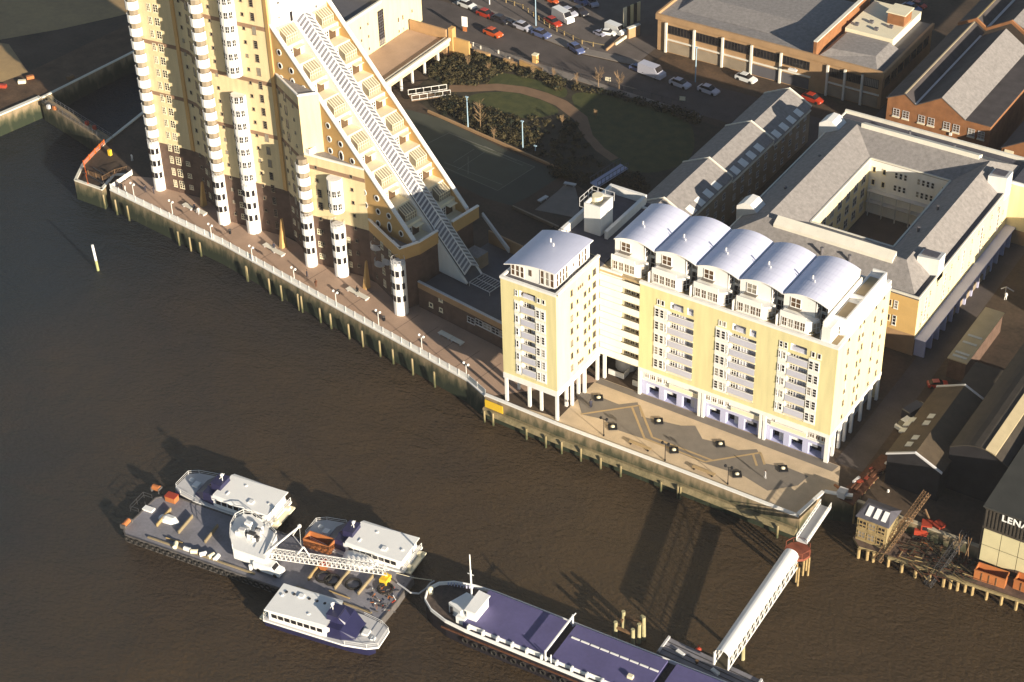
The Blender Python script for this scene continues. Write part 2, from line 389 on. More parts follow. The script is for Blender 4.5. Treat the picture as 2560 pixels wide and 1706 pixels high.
# --- paving and ground sheets (each about 4 mm or more above the one below)
pr = [RW[0], RW[1], RW[2], RW[3], RW[4], Vector((-126, 212, 0)), Vector((-146, 213, 0)), Vector((-164, 214, 0)), Vector((-231, 224, 0)), at('A', 890, 1190, 0)]
sheet('promenade', pr, 'promenade', .02)
sheet('plaza', [RW[4], RW[5], RW[6], RW[7], K0, K1, (-80.4, 206), (-83, 212.5), (-127, 212.5), (-127, 199.9)], 'plaza', .03)
def band(name, pts, m, z, kind='structure'): return sheet(name, pts, m, z, kind)
# strip of darker paving along the arcade and the jagged dark pattern on the plaza
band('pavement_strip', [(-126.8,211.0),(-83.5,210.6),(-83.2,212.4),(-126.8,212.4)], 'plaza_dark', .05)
zz = [('J', 745, 560), ('J', 960, 600), ('J', 1100, 665), ('J', 1230, 650), ('J', 1260, 760), ('J', 1400, 760), ('K', 240, 800), ('K', 300, 900), ('K', 560, 990), ('K', 700, 980), ('K', 760, 1090), ('K', 930, 1115), ('K', 1090, 1180), ('K', 1010, 1250), ('K', 780, 1290), ('K', 610, 1185), ('K', 480, 1140), ('K', 310, 1085), ('K', 180, 1050), ('K', 40, 980), ('K', -60, 900), ('J', 980, 790), ('J', 800, 745)]
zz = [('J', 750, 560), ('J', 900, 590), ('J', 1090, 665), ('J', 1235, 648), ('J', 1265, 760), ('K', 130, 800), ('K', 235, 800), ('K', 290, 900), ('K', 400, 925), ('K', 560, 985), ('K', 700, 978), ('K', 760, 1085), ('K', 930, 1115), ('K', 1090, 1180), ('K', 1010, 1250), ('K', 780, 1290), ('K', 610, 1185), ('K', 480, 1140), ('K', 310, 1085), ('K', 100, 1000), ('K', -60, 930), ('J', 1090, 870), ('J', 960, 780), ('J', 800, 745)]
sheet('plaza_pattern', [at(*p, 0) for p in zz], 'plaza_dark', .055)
mb = MB()
for a_, b_ in zip([('J',790,740),('J',1190,680),('J',1290,930),('K',310,1070),('K',670,1010),('K',700,1100)][:-1], [('J',790,740),('J',1190,680),('J',1290,930),('K',310,1070),('K',670,1010),('K',700,1100)][1:]):
    p, q = at(*a_, .066), at(*b_, .066); d = (q-p).normalized(); s_ = Vector((-d.y, d.x, 0)) * .18
    mb.poly([p-s_, q-s_, q+s_, p+s_])
    off = Vector((0.9, 0.9, 0)); off.z = .006; mb.poly([p-s_+off, q-s_+off, q+s_+off, p+s_+off])
mb.build('plaza_line', M['plaza_line'], kind='structure')
# road, kerbs, pavements
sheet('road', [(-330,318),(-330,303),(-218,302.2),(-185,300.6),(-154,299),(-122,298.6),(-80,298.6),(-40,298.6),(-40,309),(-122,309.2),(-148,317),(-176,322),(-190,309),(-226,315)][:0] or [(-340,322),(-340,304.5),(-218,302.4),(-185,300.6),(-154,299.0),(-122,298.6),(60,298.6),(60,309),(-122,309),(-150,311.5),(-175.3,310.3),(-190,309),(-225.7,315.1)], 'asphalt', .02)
sheet('car_park', [(-300,330),(-225.7,318),(-190,312),(-177,312),(-177,420),(-300,420)], 'asphalt2', .028)
sheet('side_road', [(-124,309),(-119.2,309),(-119.2,460),(-124,460)], 'asphalt', .028)
def kerbstrip(name, a, b, wd, h, m='pavement'):
    fr = fr2(a, b); L = (Vector(b) - Vector(a)).length
    return MB().fbox(fr, 0, L, -wd, 0, 0, h).build(name, M[m], kind='structure')
kerbstrip('pavement', (-228, 315.6), (-190, 309.5), 3.0, .13)
kerbstrip('pavement', (-189.9, 309.5), (-175.6, 310.8), 2.4, .13)
kerbstrip('pavement', (-185.2, 300.4), (-218, 302.2), 2.6, .13)
kerbstrip('pavement', (-154.1, 298.8), (-185.0, 300.3), 1.6, .125)
# garden
gard = [(-209,299.4),(-154.2,297),(-142,296),(-142,262),(-160,262),(-172.2,266.6),(-200,270.7),(-212,276),(-212,292)]
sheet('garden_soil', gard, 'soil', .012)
def smooth_closed(P, n=5):
    out = []
    for i in range(len(P)):
        p0, p1, p2, p3 = P[i-1], P[i], P[(i+1) % len(P)], P[(i+2) % len(P)]
        for k in range(n):
            t = k / n
            out.append(tuple(.5*((2*b)+(-a+c)*t+(2*a-5*b+4*c-d)*t*t+(-a+3*b-3*c+d)*t**3) for a, b, c, d in zip(p0, p1, p2, p3)))
    return out
def pxy(c, L, z=0): return [tuple(at(c, a, b, z))[:2] for a, b in L]
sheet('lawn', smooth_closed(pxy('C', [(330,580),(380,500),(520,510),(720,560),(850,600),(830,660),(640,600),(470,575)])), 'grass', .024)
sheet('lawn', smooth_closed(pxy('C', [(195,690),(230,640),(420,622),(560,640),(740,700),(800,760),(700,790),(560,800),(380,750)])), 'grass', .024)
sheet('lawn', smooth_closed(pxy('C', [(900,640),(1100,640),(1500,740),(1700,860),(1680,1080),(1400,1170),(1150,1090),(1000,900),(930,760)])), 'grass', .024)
pp = [at('C', *q) for q in ((60,600),(200,600),(380,590),(560,610),(700,650),(820,700),(950,800),(1000,920),(1080,1010),(1180,1080))]
mb = MB(); lft = []; rgt = []
for i, p in enumerate(pp):
    d = (pp[min(i+1, len(pp)-1)] - pp[max(i-1, 0)]).normalized(); s_ = Vector((-d.y, d.x, 0)) * (1.5 if i < 7 else 1.0)
    lft.append(p+s_); rgt.append(p-s_)
for i in range(len(pp)-1): mb.poly([(*rgt[i][:2], .036), (*rgt[i+1][:2], .036), (*lft[i+1][:2], .036), (*lft[i][:2], .036)])
mb.build('garden_path', M['path'], kind='structure')
# tennis court
tc = pxy('C', [(-300,720),(0,800),(440,1010),(720,1130),(850,1170),(600,1330),(480,1390),(300,1340),(80,1230),(-200,1100),(-420,860)])
sheet('tennis_court', tc, 'court', .02)
sheet('tennis_court_surface', pxy('C', [(-200,830),(60,900),(640,1130),(390,1290),(40,1150),(-350,900)]), 'courtin', .03)
mb = MB()
def lineseg(mb, p, q, wd, z):
    p = Vector(p); q = Vector(q); d = (q-p).normalized(); s_ = Vector((-d.y, d.x)) * wd/2
    mb.poly([(*(p-s_), z), (*(q-s_), z), (*(q+s_), z), (*(p+s_), z)])
for a_, b_ in (((60,900),(640,1130)),((640,1130),(390,1290)),((390,1290),(0,1120)),((60,900),(-260,1060)),((230,1010),(90,1100)),((190,1060),(190,1180)),((300,990),(520,1090)),((120,1150),(300,1030)),((120,940),(560,1120)),((30,1100),(420,1250))):
    lineseg(mb, Vector(pxy('C', [a_])[0]), Vector(pxy('C', [b_])[0]), .12, .04)
mb.build('court_line', M['line'], kind='structure')
# cleared sandy ground beyond the dock, and the brown bank along the river
sheet('sand', pxy('A', [(-900,250),(0,290),(60,300),(190,490),(0,560),(-900,900)]), 'sand', .02)
sheet('sand', pxy('A', [(-900,-300),(-100,-300),(1100,-500),(1000,60),(760,120),(400,200),(0,270),(-900,240)]), 'sand', .02)
sheet('embankment_path', pxy('A', [(-900,900),(0,560),(190,490),(960,120),(960,330),(300,650),(0,760),(-900,1180)]), 'brown_bank', .024)
sheet('yard', [(-78,206.2),(-76.5,236),(-82.5,236),(-80.5,300),(60,300),(60,206.2)], 'earth', .016)
sheet('lane', [(-84.2,213),(-84.2,296),(-80.2,296),(-79.5,213)], 'asphalt', .03)
# river walls
def riverwall(label, pts, m='river_stone', th=.5, top=.35, bot=-7.6, cop='coping', cw=.55, lean=0.7):
    b = MB(); c = MB()
    for p, q in zip(pts, pts[1:]):
        fr = fr2(p, q); L = (Vector(q[:2]) - Vector(p[:2])).length
        P = fr.p; b.hexa([P(0,lean+.04,bot),P(L,lean+.04,bot),P(L,-.1,bot),P(0,-.1,bot)], [P(0,.04,top-.25),P(L,.04,top-.25),P(L,-.1,top-.25),P(0,-.1,top-.25)], 0)
        c.fbox(fr, 0, L, -cw+.1, .12, top-.25, top, 0)
    t = thing('river_wall', label, 'river wall', (pts[0][0], pts[0][1], 0))
    b.build('wall_face', M[m], t); c.build('coping', M[cop], t); return t
riverwall('stone river wall green with algae below the white promenade railing', [tuple(p)[:2] for p in RW[:5]], cop='white')
riverwall('pale river wall along the patterned plaza, white coping on top', [tuple(p)[:2] for p in RW[4:]] , top=.55, cop='white')
riverwall('white end wall at the plaza corner beside the pier gangway', [tuple(K0)[:2], tuple(K1)[:2], tuple(K2)[:2], (-78, 206.1)], top=1.0, cop='white')
riverwall('sunlit pale embankment wall at the far left edge of the river', [tuple(N0 + (N0-N1)*3)[:2], tuple(N0)[:2], tuple(N1)[:2]], top=.5, cw=1.0)
riverwall('shaded wall on the sand side of the dark dock basin', [tuple(N1)[:2], tuple(N2)[:2], tuple(N2 + (N2-N1)*.35)[:2]], m='river_stone', cw=.5, lean=.2)
riverwall('low stone wall round the small jetty with orange railings', [tuple(p)[:2] for p in (jet[4], jet[3], jet[2], jet[1], jet[0], J1, Acor)], lean=.2)
riverwall('inner wall of the dark dock basin next to the tower', [tuple(p)[:2] for p in (D3, D2, D1, jet[4])], lean=.1)
for i, (p, q) in enumerate(zip(RW[4:], RW[5:])):
    fr = fr2(p, q); L = (q-p).length
    P = fr.p; b = MB(); b.hexa([P(0,1.25,-2.5),P(L,1.25,-2.5),P(L,0,-2.5),P(0,0,-2.5)],[P(0,.75,-1.75),P(L,.75,-1.75),P(L,0,-1.75),P(0,0,-1.75)])
    tag(b.build('wall_ledge', M['ledge'], loc=P(0,0,-3)), ['pale sloping stone ledge below the white columns of the slender block','pale sloping stone ledge below the left planters','pale sloping stone ledge below the middle of the plaza','pale sloping ledge below the right end of the plaza'][i], 'ledge')
a_ = at('J', 45, 610, .3); fr = fr2(RW[4], RW[5]); tag(MB().fbox(fr, .2, 3.8, .3, .4, -1.7, -.2).build('yellow_banner', M['yellow'], loc=fr.p(1,0,-1)), 'orange yellow banner board hung on the river wall left of the white columns', 'banner')
# timber piles against the river wall
pile_me = MB().cyl(0, 0, 0, 5.6, .2, 7, r2=.17).mesh('timber_pile', [M['pile_wood']])
pg = 'timber piles standing against the river wall'
pile_px = [('A',735,1300),('A',815,1340),('A',895,1380),('F',1190,545),('F',1258,590),('F',1318,630),('F',1632,795),('G',10,800),('G',168,880),('G',250,925),('G',375,985),('G',410,990),('G',500,1080),('G',590,1110),('G',710,1180),('G',815,1225),('G',935,1290),('G',1022,1340),('G',1162,1410),('G',1330,1480),
 ('J',70,650),('J',115,700),('J',385,800),('J',520,880),('J',680,890),('J',820,960),('J',965,1030),('J',1105,1110),('J',1405,1250),('J',1555,1280),('K',100,1270),('S',1420,360)]
prevp = None
for i, (c, x, y) in enumerate(pile_px):
    p = at(c, x, y, -1.0)
    ORD = ['first','second','third','fourth','fifth','sixth','seventh','eighth','ninth','tenth','eleventh','twelfth','thirteenth','fourteenth','fifteenth','sixteenth','seventeenth','eighteenth','nineteenth','twentieth']
    lb = 'bleached timber pile against the green promenade wall, %s from the dock end' % ORD[i] if i < 20 else 'stubby timber pile at the foot of the plaza wall, %s from the left' % ORD[i-20]
    # push the pile just clear of the wall
    seg = min(((RW[k], RW[k+1]) for k in range(len(RW)-1)), key=lambda s: abs((s[0].x+s[1].x)/2 - p.x) / max(.1, (s[1].x-s[0].x)))
    fr = fr2(seg[0], seg[1]); a = (Vector(p[:2]) - fr.o).dot(fr.u); q = fr.p(a, 1.3 if i >= 20 else 1.0, 0)
    h = random.uniform(-1.0, -.5) if i < 20 else random.uniform(-2.0, -1.4)
    o = meshobj('timber_pile', pile_me, None, (q[0], q[1], h - 5.6), random.random(), label=lb, cat='pile', group=pg if i < 20 else 'short piles along the plaza wall')
# promenade railing: posts and panels
def railing(name, label, pts, ztop, group=None, pw=2.4, h=1.05, m='white', base=.35, t=0.0, solid=.5):
    T = thing(name, label, 'railing', (pts[0][0], pts[0][1], 0), 0, group)
    post = MB().box(-.07,.07,-.07,.07,0,h+.1,0).mesh('post', [M[m]])
    first = True
    for p, q in zip(pts, pts[1:]):
        fr = fr2(p, q); L = (Vector(q[:2])-Vector(p[:2])).length; n = max(1, round(L/pw)); s = L/n
        b = MB(); F0 = Fr(0, 0, 1, 0); b.fbox(F0, .07, s-.07, -.03, .03, h-.06, h, 0); b.fbox(F0, .07, s-.07, -.03, .03, .08, .16, 0)
        k = int(s/ .28)
        for j in range(1, k): b.fbox(F0, j*s/k-.022, j*s/k+.022, -.02, .02, .16, h-.06, 0)
        if solid: b.fbox(F0, .09, s-.09, -.012, .012, .18, .18+solid*(h-.3), 0)
        me = b.mesh('railing_panel', [M[m]])
        for i in range(n):
            meshobj('railing_panel', me, T, Vector(fr.p(i*s, t, base)) - T.location, fr.rz)
            meshobj('post', post, T, Vector(fr.p(i*s, t, base)) - T.location, fr.rz)
    return T
railing('railing', 'white riverside railing along the brown promenade', [tuple(Acor)[:2]] + [tuple(p)[:2] for p in RW[:5]], 1.4, t=-.2, solid=1.0)
mb = MB()
for i in range(11):
    p = RW[0].lerp(RW[2], (i+.5)/6.2) if i < 6 else RW[2].lerp(RW[4], (i-5.4)/5.4)
    lineseg(mb, (p.x, p.y+.5), (p.x+1.2, p.y+8.2), .09, .034)
mb.build('paving_joint', M['joint'], kind='structure')
# ================================================================== CASCADES-LIKE STEPPED TOWER
F0 = Fr(-231.3, 220.5, .98885, -.14892)
U = F0.p
tower = thing('stepped_apartment_tower', 'tall yellow brick apartment tower whose end steps down as terraces beside a glazed stair', 'apartment tower', U(0, 0, 0))
def hs(u): return 43.8 - (u - 33.4) * .969
TOP = 54.0
tri = lambda L: [F0.p(a, t, 0)[:2] for a, t in L]
b = MB()
b.prism(tri([(0,0),(9,-2.45),(11.6,-2.45),(19,-.2),(33.5,-4),(33.5,-18),(0,-18)]), 10.5, TOP, 0, 1)
b.build('upper_wall', [M['tower_brick'], M['lead']], tower)
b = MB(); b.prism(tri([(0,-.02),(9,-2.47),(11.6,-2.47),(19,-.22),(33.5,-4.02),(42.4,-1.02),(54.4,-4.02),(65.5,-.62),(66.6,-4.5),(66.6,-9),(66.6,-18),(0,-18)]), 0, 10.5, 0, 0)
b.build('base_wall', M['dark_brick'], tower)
b = MB(); b.prism(tri([(33.5,-4.0),(42.5,-1.0),(44.6,-4.0)]), 10.5, 34.6, 0, 1)
b.prism(tri([(42.5,-1.003),(54.5,-4.0),(44.0,-4.0)]), 10.5, 23.0, 0, 1)
b.build('bay_wall', [M['tower_brick'], M['greyroof']], tower)
b = MB(); b.prism(tri([(54.5,-4.0),(65.6,-.6),(66.8,-4.4),(66.8,-9.0),(65.4,-9.0),(65.4,-4.0)]), 10.5, 11.6, 0, 1)
for a_, q_ in (((54.5,-4),(65.6,-.6)), ((65.6,-.6),(66.8,-4.4)), ((66.8,-4.4),(66.8,-9.0)), ((66.8,-12.8),(66.8,-19.5))):
    fr = fr2(F0.p(*a_, 0), F0.p(*q_, 0)); L = (Vector(F0.p(*q_,0)[:2])-Vector(F0.p(*a_,0)[:2])).length
    b.fbox(fr, 0, L, -.35, 0, 11.6 if a_[1] > -12 else 10.5, 12.9, 0)
b.build('parapet', [M['ochre_brick'], M['greyroof']], tower)
b = MB()
for a_, q_ in (((62.8,-1.45),(65.6,-.6)), ((65.6,-.6),(66.8,-4.4)), ((66.8,-4.4),(66.8,-9.0)), ((66.8,-12.8),(66.8,-19.5))):
    fr = fr2(F0.p(*a_, 0), F0.p(*q_, 0)); L = (Vector(F0.p(*q_,0)[:2])-Vector(F0.p(*a_,0)[:2])).length
    b.fbox(fr, -.05, L+.05, -.42, .07, 12.905, 13.15, 0)
for (a_, q_, z) in (((33.6,-3.9),(42.5,-.9),34.6), ((42.5,-.9),(44.6,-3.9),34.6), ((42.6,-1.0),(54.5,-3.9),23.0), ((54.6,-3.9),(62.8,-1.4),12.9)):
    fr = fr2(F0.p(*a_, 0), F0.p(*q_, 0)); L = (Vector(F0.p(*q_,0)[:2])-Vector(F0.p(*a_,0)[:2])).length
    b.fbox(fr, 0, L, -.3, .05, z+.004, z+.3, 0)
b.build('coping', M['white'], tower)
b = MB(); b.fbox(F0, 41.9, 43.6, -1.4, -1.25, 23.0, 24.3, 0); b.fbox(F0, 43.6, 43.75, -3.6, -1.25, 23.0, 24.3, 0); b.build('terrace_parapet', M['white'], tower)
# the sloping slab: front and back walls under the slope
def slopewall(v0, v1, name, m, zb, u1=65.6, add=0.0):
    b = MB(); P = F0.p
    b.poly([P(33.4,v0,zb),P(u1,v0,zb),P(u1,v0,hs(u1)+add),P(33.4,v0,43.8+add)], 0)
    b.poly([P(33.4,v1,zb),P(33.4,v1,43.8+add),P(u1,v1,hs(u1)+add),P(u1,v1,zb)], 0)
    b.poly([P(33.4,v0,43.8+add),P(u1,v0,hs(u1)+add),P(u1,v1,hs(u1)+add),P(33.4,v1,43.8+add)], 0)
    b.poly([P(u1,v0,zb),P(u1,v1,zb),P(u1,v1,hs(u1)+add),P(u1,v0,hs(u1)+add)], 0)
    b.build(name, M[m], tower)
slopewall(-4.0, -4.5, 'front_wall', 'ochre_brick', 10.5)
slopewall(-17.5, -18.0, 'back_wall', 'ochre_brick', 10.5)
b = MB(); P = F0.p
for v0, v1 in ((-3.9, -4.62), (-17.4, -18.1)):
    for (ua, ub, n) in ((33.3, 65.7, 1),):
        za, zb_ = hs(ua), hs(ub)
        b.hexa([P(ua,v0,za+.004),P(ub,v0,zb_+.004),P(ub,v1,zb_+.004),P(ua,v1,za+.004)], [P(ua,v0,za+.45),P(ub,v0,zb_+.45),P(ub,v1,zb_+.45),P(ua,v1,za+.45)], 0)
b.build('sloping_coping', M['white'], tower)
# central spine under the glazed stair, white
b = MB(); zz0 = 4.5
for v0, v1 in ((-8.9, -9.3), (-12.7, -13.1)):
    b.hexa([P(33.4,v0,zz0),P(73.2,v0,zz0),P(73.2,v1,zz0),P(33.4,v1,zz0)], [P(33.4,v0,hs(33.4)+.2),P(73.2,v0,zz0+.25),P(73.2,v1,zz0+.25),P(33.4,v1,hs(33.4)+.2)], 0)
b.hexa([P(33.4,-9.3,zz0),P(73.2,-9.3,zz0),P(73.2,-12.7,zz0),P(33.4,-12.7,zz0)], [P(33.4,-9.3,hs(33.4)-.3),P(73.2,-9.3,zz0+.05),P(73.2,-12.7,zz0+.05),P(33.4,-12.7,hs(33.4)-.3)], 1)
b.build('stair_wall', [M['white'], M['lead']], tower)
# glazed roof: two slopes of panes, ridge bar
gl = thing('glazed_stair_roof', None, None); COL.objects.unlink(gl); bpy.data.objects.remove(gl)
u0, u1 = 33.9, 72.6; nP = 66
def hr(u): return hs(u) + .35 if u < 65.6 else hs(u) + .35
frame_ = MB()
def slopept(u, v, dz): return Vector(F0.p(u, v, hs(u) + dz))
EA, RI = .32, 1.5
pane = None
for side in (1, -1):
    ve = -11 + side * 1.75
    du = (u1 - u0) / nP
    A0_, B0_, C0_, D0_ = slopept(u0, ve, EA), slopept(u0+du*.62, ve, EA), slopept(u0+du*.62, -11, RI), slopept(u0, -11, RI)
    me = MB().poly([A0_-A0_, B0_-A0_, C0_-A0_, D0_-A0_] if side > 0 else [A0_-A0_, D0_-A0_, C0_-A0_, B0_-A0_]).mesh('glass_pane', [M['glass_grey'] if 'glass_grey' in M else M['glass']])
    g1, g2, g3, g4 = slopept(u0+du*.62, ve, EA+.05)-A0_, slopept(u0+du, ve, EA+.05)-A0_, slopept(u0+du, -11, RI+.05)-A0_, slopept(u0+du*.62, -11, RI+.05)-A0_
    dn = Vector((0,0,-.15))
    quad = [g1, g2, g3, g4] if side > 0 else [g4, g3, g2, g1]
    bar = MB().hexa([q+dn for q in quad], quad).mesh('glazing_bar', [M['greywhite']])
    for i in range(nP):
        if 50 < i < 52: pass
        o = Vector(slopept(u0 + i*du, ve, EA)) - tower.location
        meshobj('glass_pane', me, tower, o); meshobj('glazing_bar', bar, tower, o)
frame_.tube(slopept(u0,-11,RI+.06), slopept(u1,-11,RI+.06), .11, 6)
frame_.tube(slopept(u0,-9.25,EA), slopept(u1,-9.25,EA), .09, 5); frame_.tube(slopept(u0,-12.75,EA), slopept(u1,-12.75,EA), .09, 5)
frame_.tube(slopept(65.7,-9.0,EA+.1), slopept(65.7,-11,RI+.1), .09, 5); frame_.tube(slopept(65.7,-13.0,EA+.1), slopept(65.7,-11,RI+.1), .09, 5)
frame_.build('ridge_frame', M['white'], tower)
# white prow wall above the top of the slope
b = MB(); b.prism(tri([(33.45,-4.3),(34.6,-11),(33.45,-17.7),(31,-17.7),(31,-4.3)]), 43.3, 56, 0, 0)
b.build('prow_wall', M['white'], tower)
for (c, x, y, ww, hh) in (('B', 345, 110, .7, 2.0), ('B', 255, 20, .55, .55), ('B', 262, 118, .45, .45), ('B', 512, 45, .6, .7)):
    q = None
    fr = Fr(*F0.p(33.45,-4.3,0)[:2], *(Vector(F0.p(34.6,-11,0)[:2])-Vector(F0.p(33.45,-4.3,0)[:2]))) if x < 450 else Fr(*F0.p(34.6,-11,0)[:2], *(Vector(F0.p(33.45,-17.7,0)[:2])-Vector(F0.p(34.6,-11,0)[:2])))
    d = ray(c, x, y); o_ = Vector((0,0,CH)); n3 = Vector((fr.n.x, fr.n.y, 0)); t_ = (Vector((fr.o.x, fr.o.y, 0)) - o_).dot(n3) / d.dot(n3); h_ = o_ + d*t_
    a_ = (Vector(h_[:2]) - fr.o).dot(fr.u); win(tower, fr, a_-ww/2, h_.z-hh/2, ww, hh, 1, 1)
# terraces
steps = 12; sd = (65.6 - 33.4) / steps
for k in range(steps):
    ua = 33.4 + sd*k; ub = ua + sd; zt = hs(ub) - .9; ztop = hs(ua) - .9 if k else 43.3
    for v0, v1 in ((-4.5, -8.9), (-13.1, -17.5)):
        b = MB(); f = Fr(*F0.p(ua, v1, 0)[:2], *(Vector(F0.p(ua, v0, 0)[:2])-Vector(F0.p(ua, v1, 0)[:2])))
        b.fbox(F0, ua-.02, ub, -(-v1), v0, max(zt-3.2, 5), zt, 0) if False else b.hexa([P(ua,v0,zt-3.0),P(ub,v0,zt-3.0),P(ub,v1,zt-3.0),P(ua,v1,zt-3.0)], [P(ua,v0,zt),P(ub,v0,zt),P(ub,v1,zt),P(ua,v1,zt)], 0, 0)
        b.build('terrace', M['cream'], tower)
        rf = Fr(*F0.p(ua+.03, v0, 0)[:2], *(Vector(F0.p(ua, v1, 0)[:2])-Vector(F0.p(ua, v0, 0)[:2])))
        hh = ztop - zt
        front = v0 > -10
        if k % 2 == 1:
            win(tower, rf, .35, zt+.25, 1.5, 1.7, 3, 3, bar=.1)
            b = MB().fbox(rf, 2.0, 3.6, -.02, .03, zt+.02, zt+1.9, 0); b.build('terrace_door', M['glass_brown'], tower)
            b = MB().fbox(rf, 1.95, 3.9, .0, 1.1, zt+2.0, zt+2.12, 0); b.build('balcony_slab', M['cream'], tower)
        else:
            win(tower, rf, .3, zt+.2, 1.1, 1.6, 2, 3, bar=.1)
            # conservatory: posts and sloping glazing bars over dark glass
            g = MB(); x0, x1 = 1.5, 4.2
            Q = rf.p
            g.hexa([Q(x0,1.7,zt),Q(x1,1.7,zt),Q(x1,0,zt),Q(x0,0,zt)], [Q(x0,1.7,zt+1.3),Q(x1,1.7,zt+1.3),Q(x1,0,zt+2.3),Q(x0,0,zt+2.3)], 0)
            cs = g.build('conservatory', M['conserv'], tower)
            g = MB()
            for j in range(6):
                xx = x0 + (x1-x0)*j/5
                g.tube(Q(xx,1.74,zt), Q(xx,1.74,zt+1.33), .05, 4); g.tube(Q(xx,1.74,zt+1.33), Q(xx,0,zt+2.36), .07, 4)
            g.tube(Q(x0,1.74,zt+1.33), Q(x1,1.74,zt+1.33), .06, 4); g.tube(Q(x0,1.74,zt+.7), Q(x1,1.74,zt+.7), .05, 4); g.tube(Q(x0,0,zt+2.36), Q(x1,0,zt+2.36), .06, 4)
            fo = g.build('conservatory_frame', M['cream'], tower)
# horizontal brown bands
def band3(path, z, m='band_brick'):
    b = MB()
    for p_, q_ in zip(path, path[1:]):
        fr = fr2(F0.p(*p_, 0), F0.p(*q_, 0)); L = (Vector(F0.p(*q_,0)[:2])-Vector(F0.p(*p_,0)[:2])).length
        b.fbox(fr, 0.02, L-.02, -.02, .035, z, z+.8, 0)
    b.build('brick_band', M[m], tower)
for z in (21.0, 31.8, 42.6, 52.6): band3([(0,0),(9,-2.45),(11.6,-2.45),(19,-.2),(33.5,-4)], z)
for z in (21.0, 31.8): band3([(33.5,-4),(42.5,-1)], z)
band3([(42.5,-1.0),(54.5,-4)], 20.4)
# ochre quoin strips
b = MB()
for (a_, v_) in ((8.3,-2.3),(32.6,-3.75),):
    b.fbox(F0, a_, a_+.9, v_-.1, v_+.12, 10.6, TOP, 0)
b.build('quoin', M['ochre_brick'], tower)
# turrets
def turret(a, t, r, base=10.5):
    x, y, _ = F0.p(a, t, 0)
    b = MB(); b.cyl(x, y, 0, base, r, 16); b.sm = False
    o = b.build('turret', M['white'], tower)
    for zz_ in (3.0, 5.65, 8.3):
        for ang in (-140, -100, -62, -20):
            aa = math.radians(ang); fr = Fr(x + r*math.cos(aa) - (-math.sin(aa))*(-.0) , y + r*math.sin(aa), -math.sin(aa), math.cos(aa))
            m_ = MB(); m_.fbox(fr, -.29, .29, -.12, .045, zz_, zz_+1.2, 0); m_.build('window', M['glass'], o)
    b = MB(); b.cyl(x, y, base+.004, base+.35, r*.8, 12, 0); 
    for i in range(12):
        aa = i*math.pi/6; b.tube((x+(r-.08)*math.cos(aa), y+(r-.08)*math.sin(aa), base), (x+(r-.08)*math.cos(aa), y+(r-.08)*math.sin(aa), base+.95), .03, 4)
        a2 = aa + math.pi/6; b.tube((x+(r-.08)*math.cos(aa), y+(r-.08)*math.sin(aa), base+.95), (x+(r-.08)*math.cos(a2), y+(r-.08)*math.sin(a2), base+.95), .035, 4)
    b.build('turret_rail', M['greywhite'], tower)
TUR = [(0,.3,1.15), (19.1,.5,1.15), (25.7,-1.2,1.35), (42.3,-.3,1.15), (48.9,-1.7,1.35), (65.6,0.0,1.3)]
for a_, t_, r_ in TUR: turret(a_, t_, r_)
def arc(x, y, r, a0, a1, n=9): return [(x + r*math.cos(math.radians(a0+(a1-a0)*i/(n-1))), y + r*math.sin(math.radians(a0+(a1-a0)*i/(n-1)))) for i in range(n)]
def balcony_mesh(r):
    b = MB(); pts = arc(0, 0, r, -200, 20, 10); b.prism(pts, 0, .14, 0)
    for p_, q_ in zip(pts, pts[1:]):
        fr = fr2(p_, q_); L = (Vector(q_)-Vector(p_)).length; b.fbox(fr, 0, L, -.07, 0, .14, 1.62, 0)
    return b.mesh('balcony', [M['white']])
for (a_, t_, r_, z1) in ((0,.0,1.35,TOP), (19.1,.3,1.35,TOP), (42.3,-.6,1.3,22.5)):
    me = balcony_mesh(r_); x, y, _ = F0.p(a_, t_, 0); z = 11.9; i = 0
    while z < z1:
        meshobj('balcony', me, tower, Vector((x, y, z)) - tower.location, F0.rz)
        m_ = MB(); m_.cyl(x, y, z+1.3, z+2.55, r_*.62, 8); 
        z += 2.68; i += 1
    MB().cyl(x, y, 10.9, z1, r_*.78, 8).build('balcony_recess', M['recess'], tower)
# white window bays above turrets C and E
def bay(a_, t_, r_, zs):
    x, y, _ = F0.p(a_, t_, 0)
    for za, zb_ in zs:
        o = MB().cyl(x, y, za, zb_, r_, 14).build('window_bay', M['white'], tower)
        z = za + .9
        while z < zb_ - 1.0:
            for ang in (-140, -105, -60, -25):
                aa = math.radians(ang); fr = Fr(x + r_*math.cos(aa), y + r_*math.sin(aa), -math.sin(aa), math.cos(aa))
                w_ = MB().fbox(fr, -.3, .3, -.2, .05, z, z+1.15, 0).fbox(fr, -.03, .03, .02, .07, z, z+1.15, 1).fbox(fr, -.3, .3, .02, .07, z+.5, z+.56, 1).build('window', [M['glass'], M['white']], o)
            z += 2.68
bay(25.7, -1.3, 1.45, ((10.9, 29.0), (33.0, TOP)))
bay(48.9, -1.9, 1.4, ((13.5, 20.3),))
